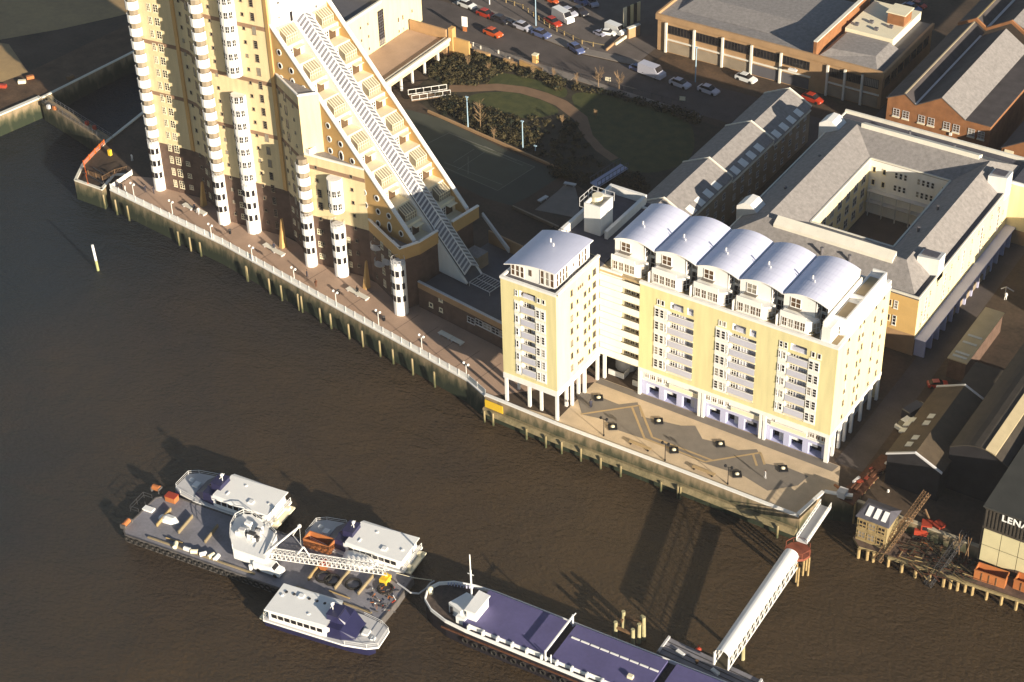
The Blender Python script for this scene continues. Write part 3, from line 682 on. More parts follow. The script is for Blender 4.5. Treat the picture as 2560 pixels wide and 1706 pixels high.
# facade windows
def facade(p_, q_, cols, z0, z1, dz=2.68):
    fr = fr2(F0.p(*p_, 0), F0.p(*q_, 0))
    z = z0
    while z < z1:
        for (a_, ww, hh, nx, ny, zo, g) in cols: win(tower, fr, a_, z+zo, ww, hh, nx, ny, fm='cream' if g else 'recess', gm='glass', bar=.07 if g else .045)
        z += dz
facade((0,0),(9,-2.45), [(3.2,.75,1.5,2,3,0,1),(4.6,1.1,1.6,2,3,0,1)], 1.2, 53)
facade((9,-2.45),(11.6,-2.45), [(1.3,.55,.7,1,1,.5,0)], 1.4, 53)
facade((11.6,-2.45),(19,-.2), [(1.2,.95,1.6,1,4,0,0),(4.6,.35,.5,1,1,.3,0)], 1.4, 53)
facade((19,-.2),(33.5,-4), [(2.0,.55,.65,1,1,.5,0),(9.2,.55,.65,1,1,.5,0),(11.2,.8,1.5,1,4,0,0)], 1.4, 53)
facade((33.5,-4),(42.5,-1), [(.8,.55,.6,1,1,.4,0),(2.9,.9,1.6,1,4,0,0),(6.5,.45,.5,1,1,.3,0)], 1.4, 33)
facade((42.5,-1),(54.5,-4), [(2.0,.55,.65,1,1,.5,0),(9.3,.55,.65,1,1,.5,0)], 1.4, 21)
facade((42.5,-1),(54.5,-4), [(2.2,.8,1.6,1,4,0,0)], 12.2, 17)
facade((54.5,-4),(65.6,-.6), [(1.6,.6,1.0,1,2,.2,0),(4.4,.9,1.4,2,2,.1,1),(7.4,.9,1.4,2,2,.1,1)], 1.2, 9.5)
for a_, b_, cc in (((0,0),(9,-2.45),((6.9,.9,.95),)), ((11.6,-2.45),(19,-.2),((.1,.9,1.0),(3.6,.9,1.0))), ((19,-.2),(33.5,-4),((3.6,1.0,1.1),(4.9,.9,1.1))), ((33.5,-4),(42.5,-1),((1.0,.9,1.0),(4.8,.9,1.0))), ((42.5,-1),(54.5,-4),((1.2,.9,1.1),(7.6,.6,1.1)))):
    fr = fr2(F0.p(*a_, 0), F0.p(*b_, 0))
    for z in (1.5, 4.1, 6.8):
        for (s_, ww, hh) in cc: win(tower, fr, s_, z, ww, hh, 2, 2, fm='cream', bar=.1)
# round windows under the slope
def roundwin(parent, c, x, y, v, tall=False, sc=1.0):
    d = ray(c, x, y); o_ = Vector((0,0,CH)); n3 = Vector((F0.n.x, F0.n.y, 0)); p0 = Vector(F0.p(0, v, 0)); t_ = (p0-o_).dot(n3)/d.dot(n3); h_ = o_+d*t_
    b = MB(); fx, fz = .42*sc, (.85 if tall else .5)*sc
    def ring(kx, kz, tt): return [tuple(h_ + Vector((F0.u.x, F0.u.y, 0))*kx*math.cos(i*math.pi/7) + n3*tt + Vector((0,0,kz*math.sin(i*math.pi/7)))) for i in range(14)]
    r0, r1, r2 = ring(fx*1.35, fz*1.3, .0), ring(fx*1.35, fz*1.3, .1), ring(fx*.95, fz*.95, .1)
    for A_, B_ in ((r0, r1), (r1, r2)):
        for i in range(14):
            j = (i+1) % 14; b.poly([A_[i], A_[j], B_[j], B_[i]], 0)
    b.poly(ring(fx*.95, fz*.95, .06), 1)
    b.build('round_window', [M['white'], M['glass']], parent)
for x, y, tl in ((190,320,0),(265,355,0),(197,410,0),(272,445,0),(348,480,0),(280,530,0),(432,600,0),(358,565,1),(595,850,0),(604,940,0),(680,975,0),(612,1020,0),(685,1055,1),(760,1090,0),(840,1300,0),(925,1340,0),(850,1385,0),(785,1430,0),(935,1430,0),(1007,1460,0),(935,1510,0),(1012,1535,1)):
    roundwin(tower, 'B', x, y, -4.0, tl)
roundwin(tower, 'G', 1090, 552, -4.0)
# ochre fins standing on the promenade at the inner corners
for (c, x, y, top) in (('A',1368,1395,5.2), ('G',283,648,6.0), ('G',848,925,5.6)):
    p_ = at(c, x, y, 0); fr = Fr(p_.x, p_.y, F0.u.x, F0.u.y); Pp = fr.p
    MB().hexa([Pp(-.42,.3,0),Pp(.42,.3,0),Pp(.42,-.9,0),Pp(-.42,-.9,0)], [Pp(-.1,-.5,top),Pp(.12,-.5,top),Pp(.12,-.9,top),Pp(-.1,-.9,top)]).build('brick_fin', M['ochre_brick'], tower)
# little balconies on the shaded foot
for (a_, z) in ((57.5, 8.9), (61.5, 8.2), (58.5, 6.0)):
    x, y, _ = F0.p(a_, -4+(a_-54.5)*.3+.3, 0); b = MB()
    for i in range(9):
        a0_, a1_ = math.radians(-180+i*20), math.radians(-160+i*20)
        b.tube((x+1.1*math.cos(a0_), y+1.1*math.sin(a0_), z+.95), (x+1.1*math.cos(a1_), y+1.1*math.sin(a1_), z+.95), .035, 4)
        b.tube((x+1.1*math.cos(a0_), y+1.1*math.sin(a0_), z), (x+1.1*math.cos(a0_), y+1.1*math.sin(a0_), z+.95), .025, 3)
    b.prism(arc(x, y, 1.15, -200, 20, 9), z-.12, z, 0); b.build('balcony', M['greywhite'], tower)
# ------------------------------------------------------------------ low pool house between tower and quay building
pool = thing('low_brick_building', 'low brown brick building with buff parapet and grey flat roof between tower and pale block', 'building', U(66.8, -2, 0))
def fv(L): return tri(L)
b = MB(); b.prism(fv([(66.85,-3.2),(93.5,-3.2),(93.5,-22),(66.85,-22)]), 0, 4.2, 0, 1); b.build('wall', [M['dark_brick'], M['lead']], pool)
b = MB(); b.fbox(F0, 66.9, 93.5, -3.5, -3.1, 4.2, 5.4, 0); b.build('parapet', M['brown_brick'], pool)
b = MB(); b.fbox(F0, 66.9, 93.5, -3.55, -3.05, 5.404, 5.55, 0); b.build('coping', M['greywhite'], pool)
b = MB(); b.fbox(F0, 66.9, 79, -21.9, -21.6, 4.2, 6.8, 0); b.fbox(F0, 79.02, 93.4, -21.9, -21.6, 4.2, 5.0, 0); b.build('rear_parapet', M['brown_brick'], pool)
b = MB(); b.hexa([P(66.8,-20.2,10.5),P(73,-20.2,5.2),P(73,-20.6,5.2),P(66.8,-20.6,10.5)],[P(66.8,-20.2,11.2),P(73,-20.2,6.1),P(73,-20.6,6.1),P(66.8,-20.6,11.2)],0); b.build('sloping_coping', M['greywhite'], pool)
b = MB(); b.fbox(F0, 68.3, 71.6, -16.4, -13.6, 4.205, 6.9, 0, 1); b.build('roof_cabin', [M['dull_brick'], M['greyroof']], pool)
for (x, y, s_) in ((350,980,.95),(495,900,.95),(500,1055,.85)):
    d = ray('Z', x, y); n3 = Vector((F0.n.x, F0.n.y, 0)); p0 = Vector(F0.p(0, -3.2, 0)); t_ = (p0-Vector((0,0,CH))).dot(n3)/d.dot(n3); h_ = Vector((0,0,CH))+d*t_
    a_ = (Vector(h_[:2])-F0.o).dot(F0.u); win(pool, Fr(*F0.p(0,-3.2,0)[:2], F0.u.x, F0.u.y), a_-s_/2, h_.z-s_/2, s_, s_, 1, 1, fm='cream', bar=.2)
fr = Fr(*F0.p(0,-3.2,0)[:2], F0.u.x, F0.u.y)
for i in range(5):
    win(pool, fr, 78.6+i*1.9, 2.6 - .35*(i == 0), 1.7, 1.2, 2, 2, fm='greywhite')
# pergola at the foot of the glazed stair
pe = MB()
pa, pb, pc, pd = P(73.6,-9.2,5.0), P(78.4,-9.2,5.0), P(78.4,-12.8,5.0), P(73.6,-12.8,5.0)
for q1, q2 in ((pa,pb),(pb,pc),(pc,pd),(pd,pa)): pe.tube(q1, q2, .09, 5)
for i in range(1, 8): pe.tube(P(73.6+i*.6,-9.2,5.0), P(73.6+i*.6,-12.8,5.0), .06, 4)
pe.tube(P(73.6,-11,5.0), P(78.4,-11,5.0), .06, 4)
for q in (pa, pb, pc, pd): pe.tube((q[0], q[1], 4.2), q, .07, 5)
tag(pe.build('pergola', M['greywhite'], loc=P(76,-11,4.2)), 'open white slatted pergola on the grey roof at the foot of the glazed stair', 'pergola')
# ================================================================== QUAY APARTMENT BLOCK
quay = thing('quayside_apartment_block', 'pale yellow apartment block on white columns with five barrel vaulted penthouse roofs', 'apartment block', (-119, 212, 0))
def qb(name, mats, b): return b.build(name, mats, quay)
fF = Fr(-119.2, 212, 1, 0)          # main front
fW = Fr(-137.0, 199, 1, 0)          # wing front
fS = Fr(-85.0, 212, 0, 1)           # right side
fV = Fr(-126.7, 199, 0, 1)          # wing right side
# main front wall with the three recessed balcony stacks
BAY = [(2.7, 0), (13.65, 0), (24.5, 1)]     # start of window panel, mirrored
ZR = [7.0, 9.5, 12.0, 14.5, 17.0]          # five balcony storeys, then the top row
def bay_holes(a, mir, wd=7.1, z0=6.5, z1=18.7):
    if not mir: return [(a+2.55, a+wd, z0, z1, .8), (a+2.9, a+5.2, 19.3, 20.6, .9), (a+5.9, a+7.0, 19.3, 20.6, .5)]
    return [(a+1.6, a+5.0, z0, z1, .8), (a+2.0, a+4.7, 19.3, 20.6, .9)]
holes = []
for a, mir in BAY: holes += bay_holes(a, mir)
b = MB(); b.wall(fF, 0, 34.2, 5.7, 22.2, holes, m=0, mr=1, mb=2)
qb('front_wall', [M['yellow_brick'], M['white'], M['balus']], b)
def balcony_stack(fr, a0, a1, z0, n, dz=2.5, dep=.75, front=0.0):
    for i in range(n):
        z = z0 + i*dz
        MB().fbox(fr, a0, a1, -dep, front+.14, z-.14, z+.06, 0).build('balcony_slab', M['cream'], quay)
        MB().fbox(fr, a0+.03, a1-.03, front+.04, front+.10, z+.12, z+1.25, 0).build('balustrade', M['balus'], quay)
        MB().fbox(fr, a0, a1, front+.0, front+.15, z+1.254, z+1.33, 0).build('handrail', M['white'], quay)
        win(quay, fr, a0+.15, z+.25, .95, 1.85, 2, 3, t=-dep+.02); win(quay, fr, a0+1.5, z+.25, min(1.6, a1-a0-1.7), 1.85, 3, 3, t=-dep+.02, gm='balus')
for a, mir in BAY:
    for i, z in enumerate(ZR):
        if not mir:
            MB().fbox(fF, a, a+2.5, .003, .05, z-.45, z+2.0, 0).build('white_panel', M['white'], quay)
            win(quay, fF, a+.15, z, .75, 1.6, 1, 3, t=.05); win(quay, fF, a+1.05, z, .75, 1.6, 1, 3, t=.05); win(quay, fF, a+2.05, z, .3, 1.6, 1, 2, t=.05)
        else:
            MB().fbox(fF, a, a+1.5, .003, .05, z-.45, z+2.0, 0).build('white_panel', M['white'], quay)
            win(quay, fF, a+.1, z+.3, .35, 1.3, 1, 2, t=.05); win(quay, fF, a+.75, z+.3, .6, 1.3, 1, 2, t=.05)
            MB().fbox(fF, a+5.1, a+7.0, .003, .05, z-.45, z+2.0, 0).build('white_panel', M['white'], quay)
            win(quay, fF, a+5.2, z, .75, 1.6, 1, 3, t=.05); win(quay, fF, a+6.15, z, .75, 1.6, 1, 3, t=.05)
    if mir:
        balcony_stack(fF, a+1.6, a+5.0, 6.9, 5); win(quay, fF, a+.1, 19.3, .6, 1.15, 1, 2); win(quay, fF, a+.9, 19.3, .6, 1.15, 1, 2)
        win(quay, fF, a+5.5, 19.4, .6, 1.0, 1, 1); win(quay, fF, a+6.5, 19.4, .6, 1.0, 1, 1)
        MB().fbox(fF, a+2.0, a+4.7, -.3, -.2, 19.31, 20.0, 0).build('balustrade', M['balus'], quay)
    else:
        balcony_stack(fF, a+2.55, a+7.1, 6.9, 5); win(quay, fF, a+.5, 19.4, .5, 1.0, 1, 1); win(quay, fF, a+1.2, 19.4, .6, 1.0, 1, 1)
        MB().fbox(fF, a+3.4, a+5.2, -.3, -.2, 19.31, 20.0, 0).build('balustrade', M['balus'], quay)
        MB().fbox(fF, a+5.9, a+7.0, -.3, -.2, 19.31, 19.9, 0).build('balustrade', M['balus'], quay)
# right side wall, rear, left stub
b = MB(); b.wall(fS, 0, 19.2, 5.7, 22.2, [], m=0)
b.poly([(-85,231.2,0),(-130.5,231.2,0),(-130.5,231.2,22.2),(-85,231.2,22.2)], 0)
b.poly([(-136.9,233.0,0),(-136.9,212.0,0),(-136.9,212.0,22.5),(-136.9,233.0,22.5)], 0)
b.poly([(-130.5,231.2,0),(-130.5,233.0,0),(-130.5,233.0,22.5),(-130.5,231.2,22.5)], 0)
b.poly([(-130.5,233.0,0),(-136.9,233.0,0),(-136.9,233.0,22.5),(-130.5,233.0,22.5)], 0)
qb('side_wall', [M['cream_brick']], b)
for a in (3.6, 7.6, 9.0, 13.4, 16.4):
    for i in range(7):
        z = 6.6 + i*2.5
        if (i + int(a*3)) % 2 == 0: ww, hh = .5, .55
        else: ww, hh = .5, .95
        win(quay, fS, a, z, ww, hh, 1, 2 if hh > .8 else 1, fm='recess', bar=.04)
for a, z in ((9.0, 7.2), (9.0, 19.4), (4.2, 12.0), (13.0, 14.4)):
    MB().fbox(fS, a, a+.25, .003, .02, z-1.2, z+1.6, 0).build('drain_pipe', M['greywhite'], quay)
# white edge beam and copings
b = MB(); b.fbox(fF, 0.0, 34.25, -.3, .08, 5.0, 5.7, 0); b.fbox(fS, 0.0, 19.2, -.3, .08, 5.0, 5.695, 0)
b.fbox(fW, -.02, 10.35, -.3, .08, 5.0, 6.1, 0); b.fbox(fV, .0, 13.2, -.3, .08, 5.0, 6.095, 0)
qb('edge_beam', M['white'], b)
b = MB(); b.fbox(fF, -.1, 34.3, -.45, .1, 22.2, 22.65, 0); b.fbox(fS, .1, 19.2, -.45, .1, 22.2, 22.645, 0)
b.fbox(fW, -.1, 10.4, -.4, .1, 24.6, 25.0, 0); b.fbox(fV, -.0, 13.1, -.4, .1, 24.6, 24.995, 0); b.box(-137.1,-136.7,199,212.6,24.6,24.99)
b.box(-137.0,-136.4,212.6,233.0,22.5,24.0); b.box(-136.4,-130.0,232.4,233.0,22.5,23.995); b.box(-130.4,-129.8,219.8,232.4,22.5,24.0)
b.box(-85.6,-85.0,218,231.2,22.65,23.6); b.box(-130,-85,230.9,231.25,22.2,22.8)
qb('parapet_coping', M['white'], b)
# roof decks
b = MB(); b.box(-126.7,-85.1,212.1,231.1,21.9,22.3,0); qb('roof_deck', M['deck'], b)
b = MB(); b.box(-136.8,-126.72,212.6,232.9,22.0,22.5,0); qb('rear_roof', M['slate'], b)
b = MB(); b.box(-136.8,-126.9,199.2,212.5,24.2,24.5,0); qb('wing_deck', M['lead'], b)
# floor soffit over the open ground storey
b = MB(); b.box(-137,-126.7,199,212,5.2,5.6,0); b.box(-126.7,-85,213.6,231,5.2,5.6,0); qb('soffit', M['greywhite'], b)
# wing walls
WB = 2.7
b = MB(); b.wall(fW, 0, 10.3, 6.1, 24.6, [(3.7,6.3,6.8,21.6,.8),(3.5,6.5,22.3,23.5,.8)], m=0, mr=1, mb=2)
b.poly([fW.p(0,0,6.1), fW.p(0,0,24.6), (-137,213,24.6), (-137,213,6.1)], 0)
qb('wing_front_wall', [M['yellow_brick'], M['white'], M['dull_brick']], b)
b = MB(); b.poly([fV.p(0,0,6.1),fV.p(13,0,6.1),fV.p(13,0,24.6),fV.p(0,0,24.6)],0); b.poly([(-126.7,212,24.6),(-137,213,24.6),(-137,213,20),(-126.7,212,20)],0)
qb('wing_side_wall', M['cream_brick'], b)
for i in range(6):
    z = 7.2 + 2.45*i
    MB().fbox(fW, 2.5, 3.6, .003, .05, z-.4, z+1.95, 0).build('white_panel', M['white'], quay)
    MB().fbox(fW, 6.4, 8.35, .003, .05, z-.4, z+1.95, 0).build('white_panel', M['white'], quay)
    win(quay, fW, 2.7, z+.2, .55, 1.3, 1, 2, t=.05)
    win(quay, fW, 6.55, z, .7, 1.5, 1, 3, t=.05); win(quay, fW, 7.5, z, .7, 1.5, 1, 3, t=.05)
balcony_stack(fW, 3.7, 6.3, 7.1, 6, dz=2.45)
win(quay, fW, 2.7, 22.3, .5, 1.1, 1, 2); win(quay, fW, 6.8, 22.4, .6, .9, 1, 1); win(quay, fW, 7.7, 22.4, .6, .9, 1, 1)
MB().fbox(fW, 4.1, 6.5, -.3, -.2, 22.31, 23.0, 0).build('balustrade', M['balus'], quay)
for i in range(7):
    z = 7.2 + 2.45*i
    for a, ww, hh in ((4.2,.5,.9),(6.0,.4,.6),(8.2,.6,.7),(9.6,.4,.7),(10.9,.8,.9)):
        if i in (0, 6) and a in (6.0,): win(quay, fV, a+.2, z+.1, 1.9, .8, 3, 1, fm='cream', gm='glass_brown', bar=.05); continue
        if i in (0, 6) and a == 8.2: continue
        win(quay, fV, a, z+.3, ww*1.2, hh*1.2, 1, 1, fm='recess', gm='glass', bar=.04)
# recess between wing and main: stacked white balconies
fR = Fr(-126.7, 213.4, 1, 0)
b = MB(); b.poly([fR.p(0,0,5.6),fR.p(7.5,0,5.6),fR.p(7.5,0,22.4),fR.p(0,0,22.4)],0)
b.poly([(-119.2,213.4,5.6),(-119.2,212,5.6),(-119.2,212,22.3),(-119.2,213.4,22.3)][::-1],0)
qb('recess_wall', M['cream'], b)
for i in range(7):
    z = 5.6 + 2.45*i
    MB().fbox(fR, 0.02, 7.48, -.1, 1.35, z-.1, z+.05, 0).build('balcony_slab', M['cream'], quay)
    MB().fbox(fR, 0.02, 7.48, 1.27, 1.39, z+.054, z+1.25, 0).build('balcony_parapet', M['white'], quay)
    MB().fbox(fR, .02, 4.0, .9, 1.26, z+1.3, z+2.3, 0).build('balcony_screen', M['white'], quay)
    win(quay, fR, 4.3, z+.7, .75, 1.5, 2, 2, gm='glass_brown'); win(quay, fR, 5.2, z+.5, .75, 1.5, 2, 2, gm='glass_brown'); win(quay, fR, 6.1, z+.5, 1.1, 1.5, 2, 2, gm='glass_brown')
    if i: win(quay, fR, .6, z+1.0, .5, .5, 1, 1, fm='cream', gm='glass_brown')
# columns
colme = MB().box(-.22,.22,-.22,.22,0,5.2,0).mesh('column', [M['white']])
for x, y in ((-136.7,199.3),(-132.7,200.0),(-130.5,200.2),(-126.95,199.3),(-127.6,203.2),(-126.95,203.9),(-127.7,207.1),(-126.95,207.8),(-126.95,211.9),(-126.2,213.0),(-136.7,203),(-136.7,207),(-136.7,211.5),(-132,205),(-131.5,210)):
    meshobj('column', colme, quay, Vector((x, y, 0)) - quay.location)
for x in (-119.0, -107.9, -107.2, -96.9, -96.2, -85.5, -85.25):
    meshobj('column', colme, quay, Vector((x, 212.25 if x > -86 else 212.2, 0)) - quay.location)
for y in (214.2, 216.5, 218.5, 221, 224.5, 228, 230.9): meshobj('column', colme, quay, Vector((-85.25, y, 0)) - quay.location)
# arcade: lilac ground storey with openings, white mezzanine with windows and balcony rails
fA = Fr(-119.2, 212.6, 1, 0)
hl = []
for s0 in (0.3, 11.6, 22.9):
    for k in range(3): hl.append((s0+1.0+k*3.3, s0+3.3+k*3.3, .02, 2.35, 1.6))
b = MB(); b.wall(fA, 0, 34.2, 0, 3.0, hl, m=0, mr=0, mb=1); qb('arcade_wall', [M['purple'], M['black']], b)
b = MB(); b.fbox(fA, 0, 34.2, -.2, .12, 3.0, 3.2, 0); b.poly([fA.p(0,-.2,3.2),fA.p(34.2,-.2,3.2),fA.p(34.2,-.2,5.2),fA.p(0,-.2,5.2)],0); b.poly([(-84.95,212.8,0),(-84.95,231,0),(-84.95,231,5.2),(-84.95,212.8,5.2)],0) if False else None
qb('mezzanine_wall', M['white'], b)
b = MB(); b.poly([(-86.5,212.8,0),(-86.5,231,0),(-86.5,231,5.2),(-86.5,212.8,5.2)],0); b.poly([(-119.2,212.8,0),(-119.2,218.8,0),(-119.2,218.8,5.2),(-119.2,212.8,5.2)][::-1],0); b.poly([(-119.2,218.8,0),(-126.7,218.8,0),(-126.7,218.8,5.2),(-119.2,218.8,5.2)][::-1],0); b.poly([(-126.7,218.8,0),(-136.9,218.8,0),(-136.9,218.8,5.2),(-126.7,218.8,5.2)][::-1],0)
for w_ in b.pieces(): w_.build('ground_wall', [M['greywhite']], quay)
for k, s0 in enumerate((0.3, 11.6, 22.9)):
    cols = (0.5, 1.7, 2.9) if k < 2 else (7.6, 8.6, 9.6)
    for c_ in cols: win(quay, fA, s0+c_, 3.35, .85, 1.5, 2, 2, t=-.2, gm='glass_brown')
    ra = (5.2, 10.4) if k < 2 else (1.0, 7.2)
    win(quay, fA, s0+(4.3 if k < 2 else 1.2), 3.6, .5, 1.1, 1, 2, t=-.2, gm='glass_brown')
    MB().fbox(fA, s0+ra[0], s0+ra[1], .05, .16, 3.2, 3.95, 0).build('balustrade', M['cream'], quay)
    MB().fbox(fA, s0+ra[0], s0+ra[1], .04, .18, 3.96, 4.03, 0).build('handrail', M['white'], quay)
    for q in range(3):
        if (q + k) % 3 != 2: MB().fbox(fA, s0+1.05+q*3.3, s0+2.4+q*3.3, -.5, -.42, 1.5, 2.3, 0).build('shop_sign_board', M['white'], quay)
        else: MB().fbox(fA, s0+2.2+q*3.3, s0+3.0+q*3.3, -.9, -.8, .05, 2.2, 0).build('door', M['greywhite'], quay)
# entrance drum and steps in the shaded gap
b = MB(); b.cyl(-124.6, 217.6, .1, 5.1, 1.9, 16); qb('entrance_drum', M['greywhite'], b)
b = MB()
for i in range(6): b.box(-122.2, -119.5, 215.2+i*.45, 215.65+i*.45, 0.03, .18*(i+1))
qb('steps', M['plaza_dark'], b)
for (x0, x1, y0, y1) in ((-126.2,-123.4,214.2,214.4),(-121.2,-119.6,213.6,213.8),(-123.4,-123.2,214.2,216)):
    MB().box(x0, x1, y0, y1, .03, 1.0).build('low_wall', M['white'], quay)
# penthouses: five stepped units under barrel vaults
def vault(x0, x1, y0, y1, z, rise, n=14, th=.16, m='vault', slope=0):
    b = MB(); b.sm = False; pts = []
    for i in range(n+1):
        t = i/n; pts.append((x0 + (x1-x0)*t, z + rise*(1-(2*t-1)**2) + slope*t))
    for i in range(n):
        (xa, za), (xb, zb_) = pts[i], pts[i+1]
        b.poly([(xa,y0,za),(xb,y0,zb_),(xb,y1,zb_),(xa,y1,za)], 0)
        b.poly([(xa,y0,za-th),(xb,y0,zb_-th),(xb,y0,zb_),(xa,y0,za)], 1); b.poly([(xb,y1,zb_-th),(xa,y1,za-th),(xa,y1,za),(xb,y1,zb_)], 1)
    b.poly([(x0,y0,z-th),(x0,y0,z),(x0,y1,z),(x0,y1,z-th)],1); b.poly([(x1,y0,z-th+slope),(x1,y1,z-th+slope),(x1,y1,z+slope),(x1,y0,z+slope)],1)
    return b, pts
PZ = 27.35; PITCH = 7.44; XA = -125.35
for i in range(5):
    x0 = XA + i*PITCH; x1 = x0 + PITCH - .1
    b, pts = vault(x0, x1, 214.2, 226.2, PZ, .9)
    o = qb('barrel_roof', [M['vault'], M['white']], b)
    for p in o.data.polygons:
        if p.material_index == 0: p.use_smooth = True
    o2 = MB().cyl(x0+2.6, 219.0, PZ+.9, PZ+1.5, .12, 6).cyl(x0+3.3, 218.2, PZ+.95, PZ+1.35, .08, 6).build('roof_vent', M['white'], quay)
    # seams of the metal roof
    b = MB()
    for j in range(1, 8):
        y = 214.2 + j*1.5
        for (xa, za), (xb, zb_) in zip(pts, pts[1:]): b.poly([(xa,y,za+.02),(xb,y,zb_+.02),(xb,y+.05,zb_+.02),(xa,y+.05,za+.02)], 0)
    tag(qb('roof_seam', M['vault_seam'] if 'vault_seam' in M else M['vault'], b), kind='stuff')
    # walls under the vault: gable wall follows the arch
    f = Fr(x0, 214.6, 1, 0); xr = x1 - 1.9
    b = MB()
    gp = [(x0+.02,214.6,22.3),(xr,214.6,22.3)] + [(xx,214.6,zz_-.17) for xx, zz_ in pts[::-1] if xx <= xr and xx >= x0+.02] + [(x0+.02,214.6,PZ-.17)]
    b.poly(gp, 0)
    gp2 = [(xr,216.4,22.3),(x1,216.4,22.3),(x1,216.4,PZ-.17)] + [(xx,216.4,zz_-.17) for xx, zz_ in pts[::-1] if xx > xr] + [(xr,216.4,PZ+.5)]
    b.poly(gp2, 0)
    b.poly([(xr,214.6,22.3),(xr,216.4,22.3),(xr,216.4,PZ+.5),(xr,214.6,PZ+.5)], 0)
    if i == 0: b.poly([(x0+.02,226,22.3),(x0+.02,214.6,22.3),(x0+.02,214.6,PZ-.1),(x0+.02,226,PZ-.1)],0)
    if i == 4: b.poly([(x1,214.6,22.3),(x1,226,22.3),(x1,226,PZ-.1),(x1,214.6,PZ-.1)],0)
    b.poly([(x1,226,22.3),(x0,226,22.3)] + [(xx,226,zz_-.17) for xx, zz_ in pts], 0)
    for w_ in b.pieces(): w_.build('penthouse_wall', [M['white']], quay)
    win(quay, f, 1.2, 25.35, 1.7, 1.7, 2, 2, gm='glass_brown', bar=.07)
    MB().fbox(f, 1.0, 3.1, .01, .75, 25.2, 25.32, 0).build('window_balcony', M['plaza_dark'], quay)
    # projecting lower storey with roof terrace
    f2 = Fr(x0, 212.9, 1, 0)
    b = MB(); b.box(x0+.3, x0+4.6, 212.9, 214.6, 22.3, 24.75, 0, 0)
    cpts = [(x0+4.6,212.9)] + [(x0+4.6+1.6*math.sin(math.radians(q)), 214.5-1.6*math.cos(math.radians(q))) for q in (15,35,55,75,90)] + [(x0+4.6,214.58)]
    b.prism(cpts, 22.3, 24.745, 0)
    b.box(x0+.3, x0+4.6, 212.9, 213.02, 24.754, 25.3, 0)
    qb('lower_penthouse', M['white'], b)
    for c_ in (.7, 1.75, 2.8, 3.75): win(quay, f2, c_, 22.75, .85, 1.55, 2, 2, gm='glass_brown', bar=.05)
    win(quay, Fr(xr,216.4,1,0), .15, 24.9, 1.5, 2.1, 2, 2, gm='glass', bar=.06); win(quay, Fr(xr,216.4,1,0), .15, 22.5, 1.5, 2.0, 2, 2, gm='glass', bar=.06)
    # glazed side facing right
    fr_ = Fr(xr, 214.6, 0, 1)
    win(quay, fr_, .15, 25.2, 1.5, 2.0, 2, 2, fm='greywhite', gm='glass')
    fr_ = Fr(x0+6.22, 214.6, 0, 1)
    win(quay, Fr(x0+5.5, 213.3, .6, .8), 0, 22.6, 1.3, 1.9, 2, 2, fm='greywhite', t=.15)
    # plants and table on the terrace
    b = MB()
    for q in range(5): b.sph((x0+5.2+random.random()*1.6, 213.1+random.random()*.9, 22.6+random.random()*.3), .22, 5, 3)
    tag(b.build('terrace_plants', M['leaf'], quay), kind='stuff')
    MB().box(x1-.12, x1+.02, 212.6, 216.4, 22.3, 24.3).build('terrace_screen', M['white'], quay)
# stair block at the right end of the roof
b = MB(); b.box(-88.05,-85.5,215.4,230.2,22.3,24.9,0); b.box(-88.05,-86.6,212.4,215.4,22.3,25.2,0); b.box(-88.0,-87.8,212.4,226,25.2,26.2,0)
b.box(-88.05,-85.5,215.4,215.7,24.9,25.5); b.box(-85.8,-85.5,215.7,230.2,24.9,25.5); b.box(-87.8,-85.8,221.6,222.2,24.9,25.5); b.box(-87.8,-85.8,229.9,230.2,24.9,25.5)
qb('stair_block', M['white'], b)
b = MB(); b.box(-87.6,-86.0,216.6,220.6,24.904,24.98); b.box(-87.6,-86.0,223.2,228.6,24.904,24.98); qb('sunken_terrace', M['deck'], b)
win(quay, Fr(-87.0,215.4,1,0), .1, 22.5, .6, 1.5, 1, 2)
# wing penthouse
b, pts = vault(-136.9, -127.3, 199.9, 211.2, 26.8, .55, slope=1.3); o = qb('barrel_roof', [M['vault'], M['white']], b)
for p in o.data.polygons:
    if p.material_index == 0: p.use_smooth = True
MB().cyl(-132.6, 207.0, 28.3, 29.0, .12, 6).cyl(-131.6, 206.2, 28.3, 28.9, .12, 6).build('roof_vent', M['white'], quay)
b = MB()
b.poly([(-136.2,200.7,24.5),(-127.9,200.7,24.5)] + [(xx,200.7,zz_-.17) for xx, zz_ in pts[::-1] if -136.2 <= xx <= -127.9], 0)
b.poly([(-127.9,200.7,24.5),(-127.9,211,24.5),(-127.9,211,27.9),(-127.9,200.7,27.9)],0); b.poly([(-136.2,211,24.5),(-136.2,200.7,24.5),(-136.2,200.7,26.9),(-136.2,211,26.9)],0)
b.poly([(-127.9,211,24.5),(-136.2,211,24.5),(-136.2,211,26.9),(-127.9,211,27.9)],0)
for w_ in b.pieces(): w_.build('penthouse_wall', [M['white']], quay)
f = Fr(-136.2, 200.7, 1, 0)
for c_ in (.15, 1.0, 1.85): win(quay, f, c_, 24.7, .75, 2.1, 1, 2, gm='glass_brown')
for c_ in (5.6, 6.5, 7.4): win(quay, f, c_, 24.8, .75, 2.6, 1, 2, gm='glass_brown')
MB().fbox(f, 3.6, 4.0, .02, .1, 25.6, 26.7, 0).build('oval_window', M['glass_brown'], quay)
f = Fr(-127.9, 200.7, 0, 1)
for c_ in (.25, 1.15, 2.05, 2.95, 6.8, 7.7, 8.6): win(quay, f, c_, 24.8, .7, 2.5, 1, 2, gm='glass_brown')
win(quay, f, 5.0, 25.8, .6, .8, 1, 1, gm='glass_brown')
